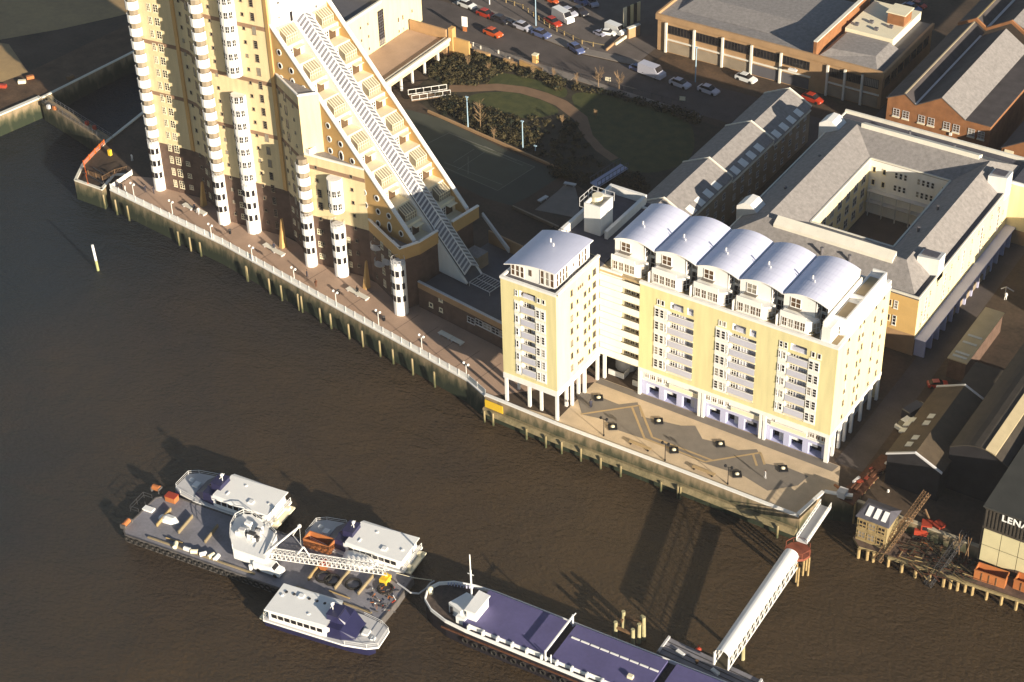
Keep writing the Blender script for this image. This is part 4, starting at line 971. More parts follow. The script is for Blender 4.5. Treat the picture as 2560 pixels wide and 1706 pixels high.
# lift tower on the roof
lx0, lx1, ly0, ly1 = -134.4, -131.3, 220.0, 224.0
b = MB(); b.box(lx0, lx1, ly0, ly1, 22.5, 27.0, 0)
for q in ((lx0,lx1,ly0,ly0+.25),(lx0,lx1,ly1-.25,ly1),(lx0,lx0+.25,ly0+.25,ly1-.25),(lx1-.25,lx1,ly0+.25,ly1-.25)): b.box(*q, 27.0, 28.0, 0)
qb('lift_tower', M['white'], b)
b = MB().cyl(-133.4, 222.6, 27.004, 28.4, .9, 12); qb('roof_tank', M['cream'], b)
b = MB()
for y in (220.1, 221.5, 222.9, 224.0):
    b.tube((lx0-.9, y, 27.0), (lx0-.9, y, 28.6), .05, 4); b.tube((lx0-.9, y, 27.0), (lx0, y, 27.0), .05, 4)
for z in (27.8, 28.6): b.tube((lx0-.9, 220.1, z), (lx0-.9, 224.4, z), .05, 4); b.tube((lx0-.9, 224.4, z), (lx1, 224.4, z), .05, 4)
for x in (lx0, -133, lx1): b.tube((x, 224.4, 27), (x, 224.4, 28.6), .05, 4)
qb('roof_rail', M['greywhite'], b)
b = MB(); b.box(-136.8,-132.0,212.7,214.4,22.5,24.9,0); qb('roof_room', M['white'], b)
b = MB()
for x in (-136.6,-135.4,-134.2,-133,-132.2): b.tube((x,214.2,24.9),(x,214.2,25.9),.05,4)
for z in (25.4,25.9): b.tube((-136.6,214.2,z),(-132.2,214.2,z),.05,4)
b.tube((-136.6,212.8,25.9),(-136.6,214.2,25.9),.05,4)
qb('roof_rail', M['black'], b)

# ================================================================== GENERIC GABLED RANGES
def gable(name, parent, x0, x1, y0, y1, z0, ze, zr, wall, roof, verge='coping', ridge=None, axis='y', over=.25, split=True):
    """pitched block: ridge along axis; returns wall and roof parts"""
    b = MB(); r = (x0+x1)/2 if ridge is None else ridge
    if axis == 'y':
        b.poly([(x0,y0,z0),(x1,y0,z0),(x1,y0,ze),(r,y0,zr),(x0,y0,ze)],0); b.poly([(x1,y1,z0),(x0,y1,z0),(x0,y1,ze),(r,y1,zr),(x1,y1,ze)],0)
        b.poly([(x1,y0,z0),(x1,y1,z0),(x1,y1,ze),(x1,y0,ze)],0); b.poly([(x0,y1,z0),(x0,y0,z0),(x0,y0,ze),(x0,y1,ze)],0)
    else:
        r = (y0+y1)/2 if ridge is None else ridge
        b.poly([(x1,y0,z0),(x1,y1,z0),(x1,y1,ze),(x1,r,zr),(x1,y0,ze)],0); b.poly([(x0,y1,z0),(x0,y0,z0),(x0,y0,ze),(x0,r,zr),(x0,y1,ze)],0)
        b.poly([(x0,y0,z0),(x1,y0,z0),(x1,y0,ze),(x0,y0,ze)],0); b.poly([(x1,y1,z0),(x0,y1,z0),(x0,y1,ze),(x1,y1,ze)],0)
    b.build(name+'wall' if name else 'wall', M[wall], parent)
    rr = M[roof] if isinstance(roof, str) else None
    def slab(p):   # p: four corners going round, seen from above anticlockwise
        q = [Vector(a) for a in p]; dn = Vector((0,0,-.18))
        MB().hexa([a+dn for a in q], q).build('roof', rr, parent)
    if axis == 'y':
        kx = (zr-ze)/max(.1,(r-x0)); k2 = (zr-ze)/max(.1,(x1-r))
        slab([(x0-over,y0,ze-over*kx+.2),(r,y0,zr+.2),(r,y1,zr+.2),(x0-over,y1,ze-over*kx+.2)])
        slab([(r,y0,zr+.2),(x1+over,y0,ze-over*k2+.2),(x1+over,y1,ze-over*k2+.2),(r,y1,zr+.2)])
        if verge:
            b = MB()
            for yy in (y0, y1):
                b.beam((x0-over,yy,ze-over*kx+.42),(r,yy,zr+.42),.3,.3); b.beam((r,yy,zr+.421),(x1+over,yy,ze-over*k2+.421),.3,.3)
            b.build('verge_coping', M[verge], parent)
    else:
        slab([(x0,y0-over,ze+.1),(x1,y0-over,ze+.1),(x1,r,zr+.2),(x0,r,zr+.2)]); slab([(x0,r,zr+.2),(x1,r,zr+.2),(x1,y1+over,ze+.1),(x0,y1+over,ze+.1)])
# --- stepped terrace of houses with three roofs
row = thing('stepped_terrace_building', 'long narrow brick range with pale tiled pitched roofs stepping down towards the road', 'building', (-136, 284, 0))
for k, (y0, y1, ze, zr) in enumerate(((284.0,300.5,7.9,10.4),(267.0,284.0,8.6,11.1),(250.0,267.0,9.2,11.7),(234.5,250.0,9.6,12.1))):
    gable('', row, -141.2, -131.2, y0+.02, y1, 0, ze, zr, 'dull_brick', 'greyroof', ridge=-136.0)
    fr = Fr(-131.2, y0, 0, 1); n = int((y1-y0)/3.2)
    b = MB(); b.fbox(fr, .2, y1-y0-.2, .0, .3, ze-.75, ze-.5, 0); b.build('gutter', M['coping'], row)
    for i in range(n):
        for z in (1.0, 3.6, 6.0):
            win(row, fr, .9+i*3.2, z, 1.0, 1.2, 2, 2, fm='greywhite')
    for i in range(max(1, n-1)):
        q = y0+1.8+i*3.2; MB().hexa([(-132.6,q,ze-.1),(-131.0,q,ze-.1),(-131.0,q+1.7,ze-.1),(-132.6,q+1.7,ze-.1)],[(-132.6,q,ze+.95),(-131.0,q,ze+.25),(-131.0,q+1.7,ze+.25),(-132.6,q+1.7,ze+.95)]).build('dormer', M['white'], row)
# --- courtyard block
crt = thing('courtyard_apartment_block', 'cream and ochre apartment block built round a dark square courtyard with white stair towers', 'apartment block', (-103, 270, 0))
X0, X1, Y0, Y1 = -121.6, -85.0, 245.0, 296.0; x0, x1, y0, y1 = -110.6, -95.0, 257.3, 282.5; ZE = 11.3; ZR_ = 14.3
b = MB()
b.poly([(X0,Y0,4.2),(X1,Y0,4.2),(X1,Y0,ZE),(X0,Y0,ZE)],0); b.poly([(X1,Y0,3.2),(X1,Y1,3.2),(X1,Y1,ZE),(X1,Y0,ZE)],1); b.poly([(X1,Y1,0),(X0,Y1,0),(X0,Y1,ZE),(X1,Y1,ZE)],0); b.poly([(X0,Y1,0),(X0,Y0,0),(X0,Y0,ZE),(X0,Y1,ZE)],0)
b.build('outer_wall', [M['brown_ochre'] if 'brown_ochre' in M else M['ochre_brick'], M['cream_brick']], crt)
b = MB(); b.poly([(X0,Y0,0),(X1,Y0,0),(X1,Y0,4.2),(X0,Y0,4.2)],0); b.poly([(X1,Y0,0),(X1,Y1,0),(X1,Y1,3.2),(X1,Y0,3.2)],0); b.build('base_wall', M['brown_brick'], crt)
b = MB(); b.poly([(x0,y0,0),(x0,y1,0),(x0,y1,ZE),(x0,y0,ZE)],0); b.poly([(x0,y1,0),(x1,y1,0),(x1,y1,ZE),(x0,y1,ZE)],1); b.poly([(x1,y1,0),(x1,y0,0),(x1,y0,ZE),(x1,y1,ZE)],0); b.poly([(x1,y0,0),(x0,y0,0),(x0,y0,ZE),(x1,y0,ZE)],0)
b.build('courtyard_wall', [M['cream_brick'], M['white']], crt)
sheet('courtyard_floor', [(x0,y0),(x1,y0),(x1,y1),(x0,y1)], 'asphalt', .03)
# hipped ring of roofs: outer slope, inner slope
rx0, rx1, ry0, ry1 = (X0+x0)/2, (X1+x1)/2, (Y0+y0)/2-.5, 288.0
O_ = [(X0-.3,Y0+1.0),(X1-1.2,Y0+1.0),(X1-1.2,Y1-2.0),(X0-.3,Y1-2.0)]; Rg = [(rx0,ry0),(rx1,ry0),(rx1,ry1),(rx0,ry1)]; I_ = [(x0+.4,y0+.4),(x1-.4,y0+.4),(x1-.4,y1-.4),(x0+.4,y1-.4)]
I_ = [(x0-.0,y0-.0),(x1+.0,y0-.0),(x1,y1),(x0,y1)]
for a in range(4):
    c_ = (a+1) % 4
    for lo, hi, flip in ((O_, Rg, 0), (Rg, I_, 1)):
        zl, zh = (ZE, ZR_) if not flip else (ZR_, ZE)
        q = [Vector((*lo[a],zl+.2)), Vector((*lo[c_],zl+.2)), Vector((*hi[c_],zh+.2)), Vector((*hi[a],zh+.2))]
        dn = Vector((0,0,-.2)); mname = 'greyroof'
        MB().hexa([v_+dn for v_ in q], q).build('roof', M[mname], crt)
b = MB(); b.box(X0,X1,Y0,Y0+.9,ZE,ZE+.25); b.box(X1-1.1,X1,Y0+.9,Y1,ZE,ZE+.25); b.box(X0,X1-1.1,Y1-1.9,Y1-.3,ZE-.2,ZE+.2); b.build('gutter', M['slate'], crt)
b = MB(); b.box(X0,X1+.05,Y0-.05,Y0+.25,ZE+.254,ZE+.6); b.box(X1-.2,X1+.05,Y0+.25,Y1,ZE+.254,ZE+.55); b.box(X0-.3,X1+.05,Y1-.35,Y1+.1,ZE-.2,ZE+.9); b.box(X0-.35,X0-.1,Y0,Y1-.4,ZE,ZE+.45)
for p_, q_ in zip(I_, I_[1:]+I_[:1]): b.beam((*p_,ZE+.42),(*q_,ZE+.42),.3,.2)
b.build('coping', M['coping'], crt)
b = MB(); b.hexa([(rx0+2,ry0-1.2,ZE+.3),(rx1-2,ry0-1.2,ZE+.3),(rx1-2,ry0+.5,ZR_),(rx0+2,ry0+.5,ZR_)],[(rx0+2,ry0-1.2,ZR_+.0),(rx1-2,ry0-1.2,ZR_+.0),(rx1-2,ry0+.5,ZR_+.9),(rx0+2,ry0+.5,ZR_+.9)]); b.build('rooflight_strip', M['coping'], crt)
b = MB(); b.hexa([(rx0+1,ry1-.4,ZE+.3),(rx1-2,ry1-.4,ZE+.3),(rx1-2,ry1+1.4,ZR_),(rx0+1,ry1+1.4,ZR_)],[(rx0+1,ry1-.4,ZR_+.9),(rx1-2,ry1-.4,ZR_+.9),(rx1-2,ry1+1.4,ZR_+.2),(rx0+1,ry1+1.4,ZR_+.2)]); b.build('rooflight_strip', M['coping'], crt)
def stairtower(x, y, sx, sy, zt):
    b = MB(); b.hexa([(x,y,ZE-1),(x+sx,y,ZE-1),(x+sx,y+sy,ZE-1),(x,y+sy,ZE-1)],[(x,y,zt-.5),(x+sx,y,zt),(x+sx,y+sy,zt),(x,y+sy,zt-.5)]); b.build('stair_tower', M['white'], crt)
    MB().box(x+.5,x+sx-.6,y+.5,y+sy-.5,zt-.2,zt+.05).build('tower_roof', M['slate'], crt)
stairtower(-88.9, 252.6, 3.9, 2.6, 15.0); stairtower(-88.4, 283.0, 3.5, 2.8, 15.0)
for (x, y) in ((-123.0, 253.0), (-123.2, 286.8)):
    b = MB(); pr_ = [(x,0),(x+4.2,0)]
    b.hexa([(x,y,ZE-4),(x+4.2,y,ZE-4),(x+4.2,y+3.4,ZE-4),(x,y+3.4,ZE-4)],[(x,y,ZE+2.0),(x+4.2,y,ZE+1.5),(x+4.2,y+3.4,ZE+1.5),(x,y+3.4,ZE+2.0)]); b.hexa([(x,y,ZE+2.0),(x+4.2,y,ZE+1.5),(x+4.2,y+3.4,ZE+1.5),(x,y+3.4,ZE+2.0)],[(x+1.4,y,ZE+3.0),(x+2.6,y,ZE+2.9),(x+2.6,y+3.4,ZE+2.9),(x+1.4,y+3.4,ZE+3.0)]); b.build('stair_tower', M['white'], crt)
fr = Fr(X1, Y0, 0, 1)
for i in range(16):
    for z in (4.6, 7.0, 9.4):
        if (i*7 + int(z)) % 3: win(crt, fr, 1.6+i*3.05, z, .7, 1.1, 1, 2, fm='cream')
for i in range(6): win(crt, fr, 3+i*8.2, 5.0, .9, 5.2, 1, 6, fm='white', gm='glass_brown')
for i in range(17): MB().fbox(fr, .4+i*3.0, .75+i*3.0, .05, 1.9, 0, 3.3).build('arcade_pier', M['purple'], crt)
b = MB(); b.fbox(fr, .1, 50, .05, 2.0, 3.3, 3.55); b.build('arcade_beam', M['purple'], crt)
fr = Fr(X0, Y0, 1, 0)
win(crt, fr, 29.8, 8.6, 2.2, 1.3, 3, 1, fm='cream', gm='glass_brown'); win(crt, fr, 32.4, 8.4, .7, 1.6, 1, 3)
win(crt, fr, 29.8, 5.6, 2.2, 1.3, 3, 1, fm='cream', gm='glass_brown'); win(crt, fr, 32.4, 5.0, .7, 2.0, 1, 3)
fr = Fr(x0, y1, 1, 0)
for z in (8.9, 6.2):
    for a in (.6, 2.6): win(crt, fr, a, z, .7, 1.2, 1, 1, fm='cream')
    for a in (5.0, 5.9, 6.8, 9.4, 10.3, 11.2, 12.1): win(crt, fr, a, z, .65, 1.3, 1, 2, fm='white')
    win(crt, fr, 14.2, z, .8, 1.0, 1, 1, fm='cream')
for z in (5.2, 2.9): MB().fbox(fr, .3, 15.3, .01, 1.2, z, z+.16).build('gallery', M['greywhite'], crt)
for i in range(6): MB().fbox(fr, .8+i*2.7, 1.0+i*2.7, 1.0, 1.2, 0, 5.2).build('gallery_post', M['greywhite'], crt)
fr = Fr(x0, y0, 0, 1)
for i in range(7):
    for z in (1.5, 4.5, 7.4): win(crt, fr, 1.5+i*3.4, z, 1.6, 1.8, 2, 2, fm='greywhite')
for (x, y) in ((-118,262),(-117.5,275),(-92.6,262),(-92.4,270),(-104,247.6),(-99,247.9),(-107,291.5),(-98,291)):
    zz_ = 12.6; b = MB(); b.cyl(x, y, ZE+.3, zz_+1.2, .22, 7); b.cyl(x, y, zz_+1.204, zz_+1.35, .32, 7); b.build('roof_ventilator', M['lead'], crt)
# link roof and low wings beside it
lk = thing('low_link_building', 'low grey roofed link between the vaulted block and the courtyard block', 'building', (-118, 239, 0))
gable('', lk, -128, -112, 234, 244.6, 0, 7.5, 9.0, 'dull_brick', 'slate', axis='x', verge=None)
# next block along the lane, continuing out of the picture
nb = thing('yellow_lane_building', 'yellow brick block with grey lead roof beyond the courtyard block at the right edge', 'building', (-78, 300, 0))
b = MB(); b.box(-85, -80.6, 286.2, 296, 3, 12.2, 0, 1); b.box(-84.9, -80.7, 286.3, 296, 0, 3, 2); b.box(-84.8,-74,296.2,297,0,11,0); b.build('wall', [M['cream_brick'], M['slate'], M['brown_brick']], nb)
b = MB(); b.box(-85.1,-80.5,286.1,286.5,12.2,12.7); b.box(-81.0,-80.5,286.5,296,12.2,12.7); b.build('coping', M['white'], nb)
for i in range(3): win(nb, Fr(-80.6,286.2,0,1), 1+i*3, 8.5, .8, 2.4, 1, 3); win(nb, Fr(-80.6,286.2,0,1), 1+i*3, 4.5, .8, 2.4, 1, 3)
# ================================================================== OFFICE BLOCK ACROSS THE ROAD
off = thing('flat_roofed_office', 'brown brick office with ribbon windows, white posts and broad grey roof', 'office building', (-150, 320, 0))
b = MB(); b.box(-176.5,-124.3,319.6,345,0.0,7.4,0,0); b.build('wall', M['brown_brick'], off)
fo_ = Fr(-176.5, 319.6, 1, 0); fq = Fr(-124.3, 319.6, 0, 1)
b = MB(); b.fbox(fo_, -.3, 52.6, 0.0, .5, 7.4, 8.7, 0); b.fbox(fq, -.0, 25, 0, .5, 7.4, 8.695, 0); b.box(-177,-176.5,319.6,345,7.4,8.69); b.build('fascia', M['brown_brick'], off)
b = MB()
def roofpl(pts, m='greyroof', nm='roof'): return MB().poly(pts).build(nm, M[m], off)
roofpl([(-176.5,319.4,8.1),(-139.8,319.4,8.1),(-139.8,345,8.1),(-176.5,345,8.1)]); roofpl([(-139.2,319.6,8.1),(-124.3,319.6,8.1),(-124.3,345,8.1),(-139.2,345,8.1)], 'lead')
MB().hexa([(-174,324,8.15),(-140.5,324,8.15),(-140.5,344,8.15),(-174,344,8.15)],[(-172,330,9.3),(-141,330,9.3),(-141,344,9.3),(-172,344,9.3)]).build('raised_roof', M['greyroof'], off)
MB().hexa([(-138.9,320,8.15),(-125.8,320,8.15),(-125.8,331,8.15),(-138.9,331,8.15)],[(-137.5,322.5,9.2),(-128,324,9.2),(-128,331,9.2),(-137.5,331,9.2)]).build('raised_roof', M['greyroof'], off)
MB().box(-139.9,-139.2,319.5,346,8.0,11.4).build('party_wall', M['red_brick'], off)
MB().box(-139.95,-139.15,319.5,346,11.404,11.6).build('coping', M['coping'], off)
MB().box(-138.2,-127.5,331.2,346,8.05,9.9,0).build('upper_storey', M['cream'], off)
MB().box(-131.6,-127.9,337.5,341.5,9.9,12.4,0).build('plant_room', M['red_brick'], off); MB().box(-131.9,-127.6,337.2,341.8,12.404,12.6,0).build('plant_room_roof', M['cream'], off)
for i in range(4): MB().box(-137+i*2.2, -136.2+i*2.2, 333+(i%2)*2.5, 333.7+(i%2)*2.5, 9.904, 10.5).build('roof_vent', M['lead'], off)
for (a0, a1, nn) in ((2.2, 36.4, 5), (40.2, 51.8, 3)):
    s = (a1-a0)/nn
    for i in range(nn):
        win(off, fo_, a0+i*s+.35, 4.6, s-.7, 1.9, 8, 1, fm='corrug', bar=.07)
        MB().fbox(fo_, a0+i*s-.22, a0+i*s+.22, .02, .45, 0, 7.0).build('mullion_post', M['coping'], off)
        MB().fbox(fo_, a0+i*s+.3, a0+(i+1)*s-.3, .01, .1, .2, 2.6, 0).build('ground_panel', M['dull_brick'] if i < 3 else M['lead'], off)
    MB().fbox(fo_, a0, a1, .02, .3, 3.0, 3.3).build('string_course', M['coping'], off)
for i in range(7): win(off, fq, 1.2+i*3.3, 4.5, 2.6, 1.8, 4, 1, fm='corrug', bar=.07)
MB().fbox(fo_, 2.6, 22, 1.2, 9.4, .14, .3).build('forecourt_slab', M['brown_brick'], off) if False else None
sheet('forecourt', [(-174,312.5),(-152,313),(-152,319.4),(-174,319.4)], 'brown_bank', .034)
# ================================================================== RED BRICK WAREHOUSE
wh = thing('red_brick_warehouse', 'red brick warehouse with two gables, sash windows and a long mottled grey roof', 'warehouse', (-108, 310, 0))
Yw = 309.5
b = MB(); b.poly([(-118.9,Yw,0),(-97.6,Yw,0),(-97.6,Yw,8.6),(-102.7,Yw,8.6),(-107.9,Yw,12.0),(-112.9,Yw,9.0),(-115.4,Yw,10.7),(-118.9,Yw,9.0)],0)
b.poly([(-97.6,Yw,0),(-97.6,346,0),(-97.6,346,8.6),(-97.6,Yw,8.6)],0); b.poly([(-118.9,346,0),(-118.9,Yw,0),(-118.9,Yw,9.0),(-118.9,346,9.0)],0); b.build('wall', M['red_brick'], wh)
def rs(p, m, par=wh, nm='roof'):
    q = [Vector(a) for a in p]; dn = Vector((0,0,-.2)); return MB().hexa([a+dn for a in q], q).build(nm, M[m], par)
rs([(-119.2,Yw-.1,9.1),(-115.4,Yw-.1,10.95),(-115.4,345,10.95),(-119.2,345,9.1)], 'darkroof'); rs([(-115.4,Yw-.1,10.95),(-113.0,Yw-.1,9.2),(-113.0,345,9.2),(-115.4,345,10.95)], 'darkroof')
rs([(-113.0,Yw-.1,9.2),(-107.9,Yw-.1,12.25),(-107.9,343,12.25),(-113.0,343,9.2)], 'darkroof'); rs([(-107.9,Yw-.1,12.25),(-102.7,Yw-.1,8.85),(-102.7,343,8.85),(-107.9,343,12.25)], 'greyroof'); rs([(-102.7,Yw,8.8),(-97.5,Yw,8.8),(-97.5,343,8.8),(-102.7,343,8.8)], 'darkroof')
b = MB(); b.beam((-115.4,Yw,11.1),(-115.4,345,11.1),.3,.2); b.build('ridge', M['ridge_tile'] if 'ridge_tile' in M else M['timber'], wh)
b = MB(); b.beam((-113.0,Yw,9.35),(-113.0,343,9.35),.8,.2); b.build('valley_gutter', M['greywhite'], wh)
for yy in (346.0,):
    b = MB(); b.beam((-119.2,yy,9.5),(-115.4,yy,11.5),.5,.7); b.beam((-115.4,yy,11.5),(-113,yy,9.9),.5,.7); b.beam((-113,yy,9.9),(-107.9,yy,12.9),.5,.7); b.beam((-107.9,yy,12.9),(-102.5,yy,9.5),.5,.7); b.build('gable_parapet', M['red_brick'], wh)
rs([(-119.2,346.6,9.4),(-115.4,346.6,11.2),(-115.4,420,11.2),(-119.2,420,9.4)], 'darkroof'); rs([(-115.4,346.6,11.2),(-113,346.6,9.4),(-113,420,9.4),(-115.4,420,11.2)], 'darkroof'); rs([(-113,346.6,9.4),(-107.9,346.6,12.5),(-107.9,420,12.5),(-113,420,9.4)], 'darkroof'); rs([(-107.9,346.6,12.5),(-98,346.6,8.4),(-98,420,8.4),(-107.9,420,12.5)], 'greyroof')
MB().beam((-115.4,346.6,11.35),(-115.4,420,11.35),.3,.2).build('ridge', M['timber'], wh); MB().beam((-113,346.6,9.6),(-113,420,9.6),.8,.2).build('valley_gutter', M['greywhite'], wh)
fr = Fr(-118.9, Yw, 1, 0)
for a in (1.4, 3.4, 6.7, 8.7, 11.9, 13.9, 17.0, 19.0):
    for z in (5.6, 2.2): win(wh, fr, a, z, 1.35, 1.6, 2, 3, fm='greywhite', gm='glass_brown'); MB().fbox(fr, a-.1, a+1.45, .01, .25, z-.3, z-.1).build('sill', M['cream'], wh)
MB().fbox(fr, 13.4, 13.9, .02, .3, 4.6, 5.2).build('wall_light', M['white'], wh)
wh2 = thing('red_brick_house', 'red brick gabled building cut by the right edge beside the big warehouse', 'building', (-86, 309, 0))
gable('', wh2, -93.6, -84, 305.5, 330, 0, 7.2, 10, 'red_brick', 'darkroof', verge=None, ridge=-89)
fr = Fr(-93.6, 305.5, 1, 0)
for a in (1.2, 3.6, 6.0):
    for z in (4.6, 1.6): win(wh2, fr, a, z, 1.3, 1.6, 2, 3, fm='greywhite', gm='glass_brown'); MB().fbox(fr, a-.1, a+1.4, .01, .25, z-.3, z-.1).build('sill', M['cream'], wh2)
MB().fbox(fr, .6, 2.4, .05, .15, 6.4, 7.2).build('sign_board', M['cream'], wh2)
for i in range(9):
    y = 313+i*3.4; x = -105.2+(i%3)*.9; zz_ = 12.25-(x+107.9)*.654; MB().hexa([(x-.3,y,zz_+.0),(x+.3,y,zz_-.36),(x+.3,y+.7,zz_-.36),(x-.3,y+.7,zz_)],[(x-.3,y,zz_+.08),(x+.3,y,zz_-.28),(x+.3,y+.7,zz_-.28),(x-.3,y+.7,zz_+.08)]).build('roof_patch', M['skylight'], wh)
# ================================================================== YELLOW BUILDING BEHIND THE TOWER
yb = thing('yellow_brick_block', 'yellow brick block with small windows and a glazed stair strip behind the stepped tower', 'building', (-224.5, 285, 0))
b = MB(); b.box(-240,-224.5,262,285.2,0,13.9,0,1); b.box(-240,-224.48,285.2,299.3,0,15.2,0,1); b.build('wall', [M['cream_brick'], M['lead']], yb)
b = MB(); b.box(-224.9,-224.4,262,285.1,13.904,14.5); b.box(-224.9,-224.38,285.3,299.3,15.204,15.8); b.build('coping', M['coping'], yb)
fr = Fr(-224.5, 262, 0, 1)
def ywin(L):
    for (x, y, ww, hh) in L:
        yy, zz_ = onx('B', x, y, -224.5); win(yb, fr, yy-262-ww/2, zz_-hh/2, ww, hh, 1, 1, fm='cream', gm='glass_brown', bar=.06, t=.02)
ywin([(812,190,.6,.8),(862,163,.6,.8),(868,247,.6,.8),(820,275,.6,.8),(872,330,.6,.8),(1068,135,.6,1.2),(1098,118,.6,1.2),(1160,75,.6,.9),(1073,213,.6,.8),(1104,195,.6,.8),(1163,158,.6,.8)])
ya, za = onx('B', 960, 300, -224.5); yb_, zb_ = onx('B', 985, 90, -224.5)
for j in range(6): win(yb, fr, ya-262-.9, za + j*1.35, 2.0, 1.3, 3, 2, fm='lead', gm='glass', t=.03, bar=.06)
b = MB(); b.box(-224.4,-213.3,268.5,293.6,3.0,4.0,0,1); b.build('terrace_deck', [M['cream_brick'], M['promenade']], yb)
b = MB(); b.box(-213.6,-213.1,268.5,293.8,4.0,4.7); b.box(-214.6,-214.3,268.5,293.8,4.0,4.5); b.build('terrace_parapet', M['coping'], yb)
for y in (272, 276, 280, 284.5, 289.5): MB().box(-213.9,-213.5,y,y+.4,0,3.0).build('column', M['white'], yb)
b = MB(); b.box(-224,-214.4,293.9,294.4,0,6.2); b.build('end_wall', M['brown_brick'], yb)
b = MB(); b.box(-214.2,-213.2,294.6,296.0,0,6.4); b.box(-213.1,-209.2,295.0,295.4,0,4.2); b.build('gate_pier', M['ochre_brick'], yb)
# ================================================================== SHEDS AND YARD ON THE RIGHT
def box_building(name, label, x0, x1, y0, y1, z0, z1, wall, roof, cat='shed'):
    t = thing(name, label, cat, ((x0+x1)/2, (y0+y1)/2, z0))
    MB().box(x0, x1, y0, y1, z0, z1).build('wall', M[wall], t); MB().box(x0-.2, x1+.2, y0-.2, y1+.2, z1+.003, z1+.2).build('roof', M[roof], t); return t
sh = box_building('long_low_shed', 'long narrow low shed with buff roof and white rooflights near one end', -77.9, -74.9, 242.6, 259, 0, 3.8, 'dark_brick', 'roof_buff')
for y in (243.3, 244.4, 247.6, 249.8): MB().box(-77.6, -75.2, y, y+.55, 4.004, 4.08).build('rooflight', M['skylight'], sh)
sh = box_building('tall_far_shed', 'dark tall shed beyond the lane at the right edge, raised to shade it', -66, -20, 264, 330, 0, 10, 'shade_black', 'darkroof')  # height raised to throw shade on the lane; wall colour holds shade too
sh = box_building('brick_lane_building', 'dark brick building in shadow between the lane and the big sheds', -73, -52, 233.5, 242, 0, 5.0, 'dark_brick', 'corrug')
s2 = thing('gabled_workshop', 'brown corrugated gabled workshop with small pale rooflights beside the lane', 'workshop', (-71, 222, 0))
gable('', s2, -75.6, -67.0, 212.5, 232, 0, 5.6, 7.6, 'shade_black', 'corrug_warm', verge='greywhite', ridge=-71.3)  # workshop walls coloured as if in deep shade
for (c, x, y) in (('L',780,515),('L',745,565),('L',665,670),('L',620,715),('L',640,545),('L',605,570),('L',575,615)):
    q = at(c, x, y, 7.3)
    if x in (640,605,575): q = at(c, x, y, 6.0)
    zr_ = 7.85 - abs(q.x+71.3)*.45
    MB().hexa([(q.x-.5,q.y-.6,zr_-.3),(q.x+.5,q.y-.6,zr_-.3),(q.x+.5,q.y+.6,zr_-.3),(q.x-.5,q.y+.6,zr_-.3)],[(q.x-.5,q.y-.6,zr_-.15),(q.x+.5,q.y-.6,zr_+.2),(q.x+.5,q.y+.6,zr_+.2),(q.x-.5,q.y+.6,zr_-.15)]).build('rooflight', M['skylight'], s2)
# big steel stockholder's shed
bs = thing('big_steel_shed', 'big dark steel shed with cream panel doors and white letters on its fascia', 'warehouse', (-50, 210, 0))
qf = at('L', 1110, 1545, -1.0); yf = qf.y; zt_ = 8.6
def zfront(x, y): return ony('L', x, y, yf)
xl = -57.4
e1 = at('L', 1110, 1220, 9.0)
b = MB(); b.box(xl, -5, yf, 232, -2.3, 8.8); b.build('wall', M['corrug'], bs)
MB().hexa([(xl-.3,yf-.2,8.8),(-5,yf-.2,8.8),(-5,232,8.8),(xl-.3,232,8.8)],[(xl-.3,yf-.2,9.0),(-5,yf-.2,9.0),(-5,232,9.6),(xl-.3,232,9.6)]).build('roof', M['shaded_steel'], bs)  # roof colour has shade painted in
fb = Fr(xl, yf, 1, 0)
for i in range(9):
    for j in range(2): MB().fbox(fb, .35+i*2.75, 3.0+i*2.75, .02, .12, -1.2+j*3.1, 1.75+j*3.1).build('door_panel', M['shed_cream'], bs)
for i in range(46): MB().fbox(fb, .2+i*.55, .42+i*.55, .01, .1, 5.3, 8.5).build('cladding_rib', M['corrug'], bs)
MB().cyl(0,0,0,.1,.01,3) 
lx_, lz_ = ony('T', 1372, 315, yf-.16)
cu = bpy.data.curves.new('lettering', 'FONT'); cu.body = 'LENANTON'; cu.size = 1.6; cu.extrude = .04; cu.offset = .03; cu.space_character = 1.06
tx = bpy.data.objects.new('lettering', cu); COL.objects.link(tx); tx.parent = bs; tx.location = Vector(fb.p(4.6, .16, 6.9)) - bs.location; cu.materials.append(M['letter'])
dg_ = bpy.context.evaluated_depsgraph_get(); me_ = bpy.data.meshes.new_from_object(tx.evaluated_get(dg_)); tx.parent = None; bpy.data.objects.remove(tx)
xs_v = sorted(me_.vertices, key=lambda v: v.co.x)
bm1 = bmesh.new(); bm1.from_mesh(me_)
seen = set(); isl = []
for v0_ in bm1.verts:
    if v0_ in seen: continue
    st = [v0_]; seen.add(v0_); comp = []
    while st:
        v_ = st.pop(); comp.append(v_)
        for e_ in v_.link_edges:
            o_v = e_.other_vert(v_)
            if o_v not in seen: seen.add(o_v); st.append(o_v)
    isl.append(comp)
groups_ = []
for comp in sorted(isl, key=lambda c: min(v.co.x for v in c)):
    a_, b_ = min(v.co.x for v in comp), max(v.co.x for v in comp)
    if groups_ and a_ < groups_[-1][1] - .01: groups_[-1][1] = max(b_, groups_[-1][1]); groups_[-1][2] += comp
    else: groups_.append([a_, b_, list(comp)])
for a_, b_, comp in groups_:
    idx = {v: i for i, v in enumerate(comp)}; fs = {f_ for v in comp for f_ in v.link_faces}
    m2 = bpy.data.meshes.new('letter'); m2.from_pydata([v.co[:] for v in comp], [], [[idx[v] for v in f_.verts] for f_ in fs]); m2.materials.append(M['letter'])
    meshobj('letter', m2, bs, Vector((lx_, yf-.16, lz_)) - bs.location).rotation_euler = (math.pi/2, 0, 0)
bm1.free()
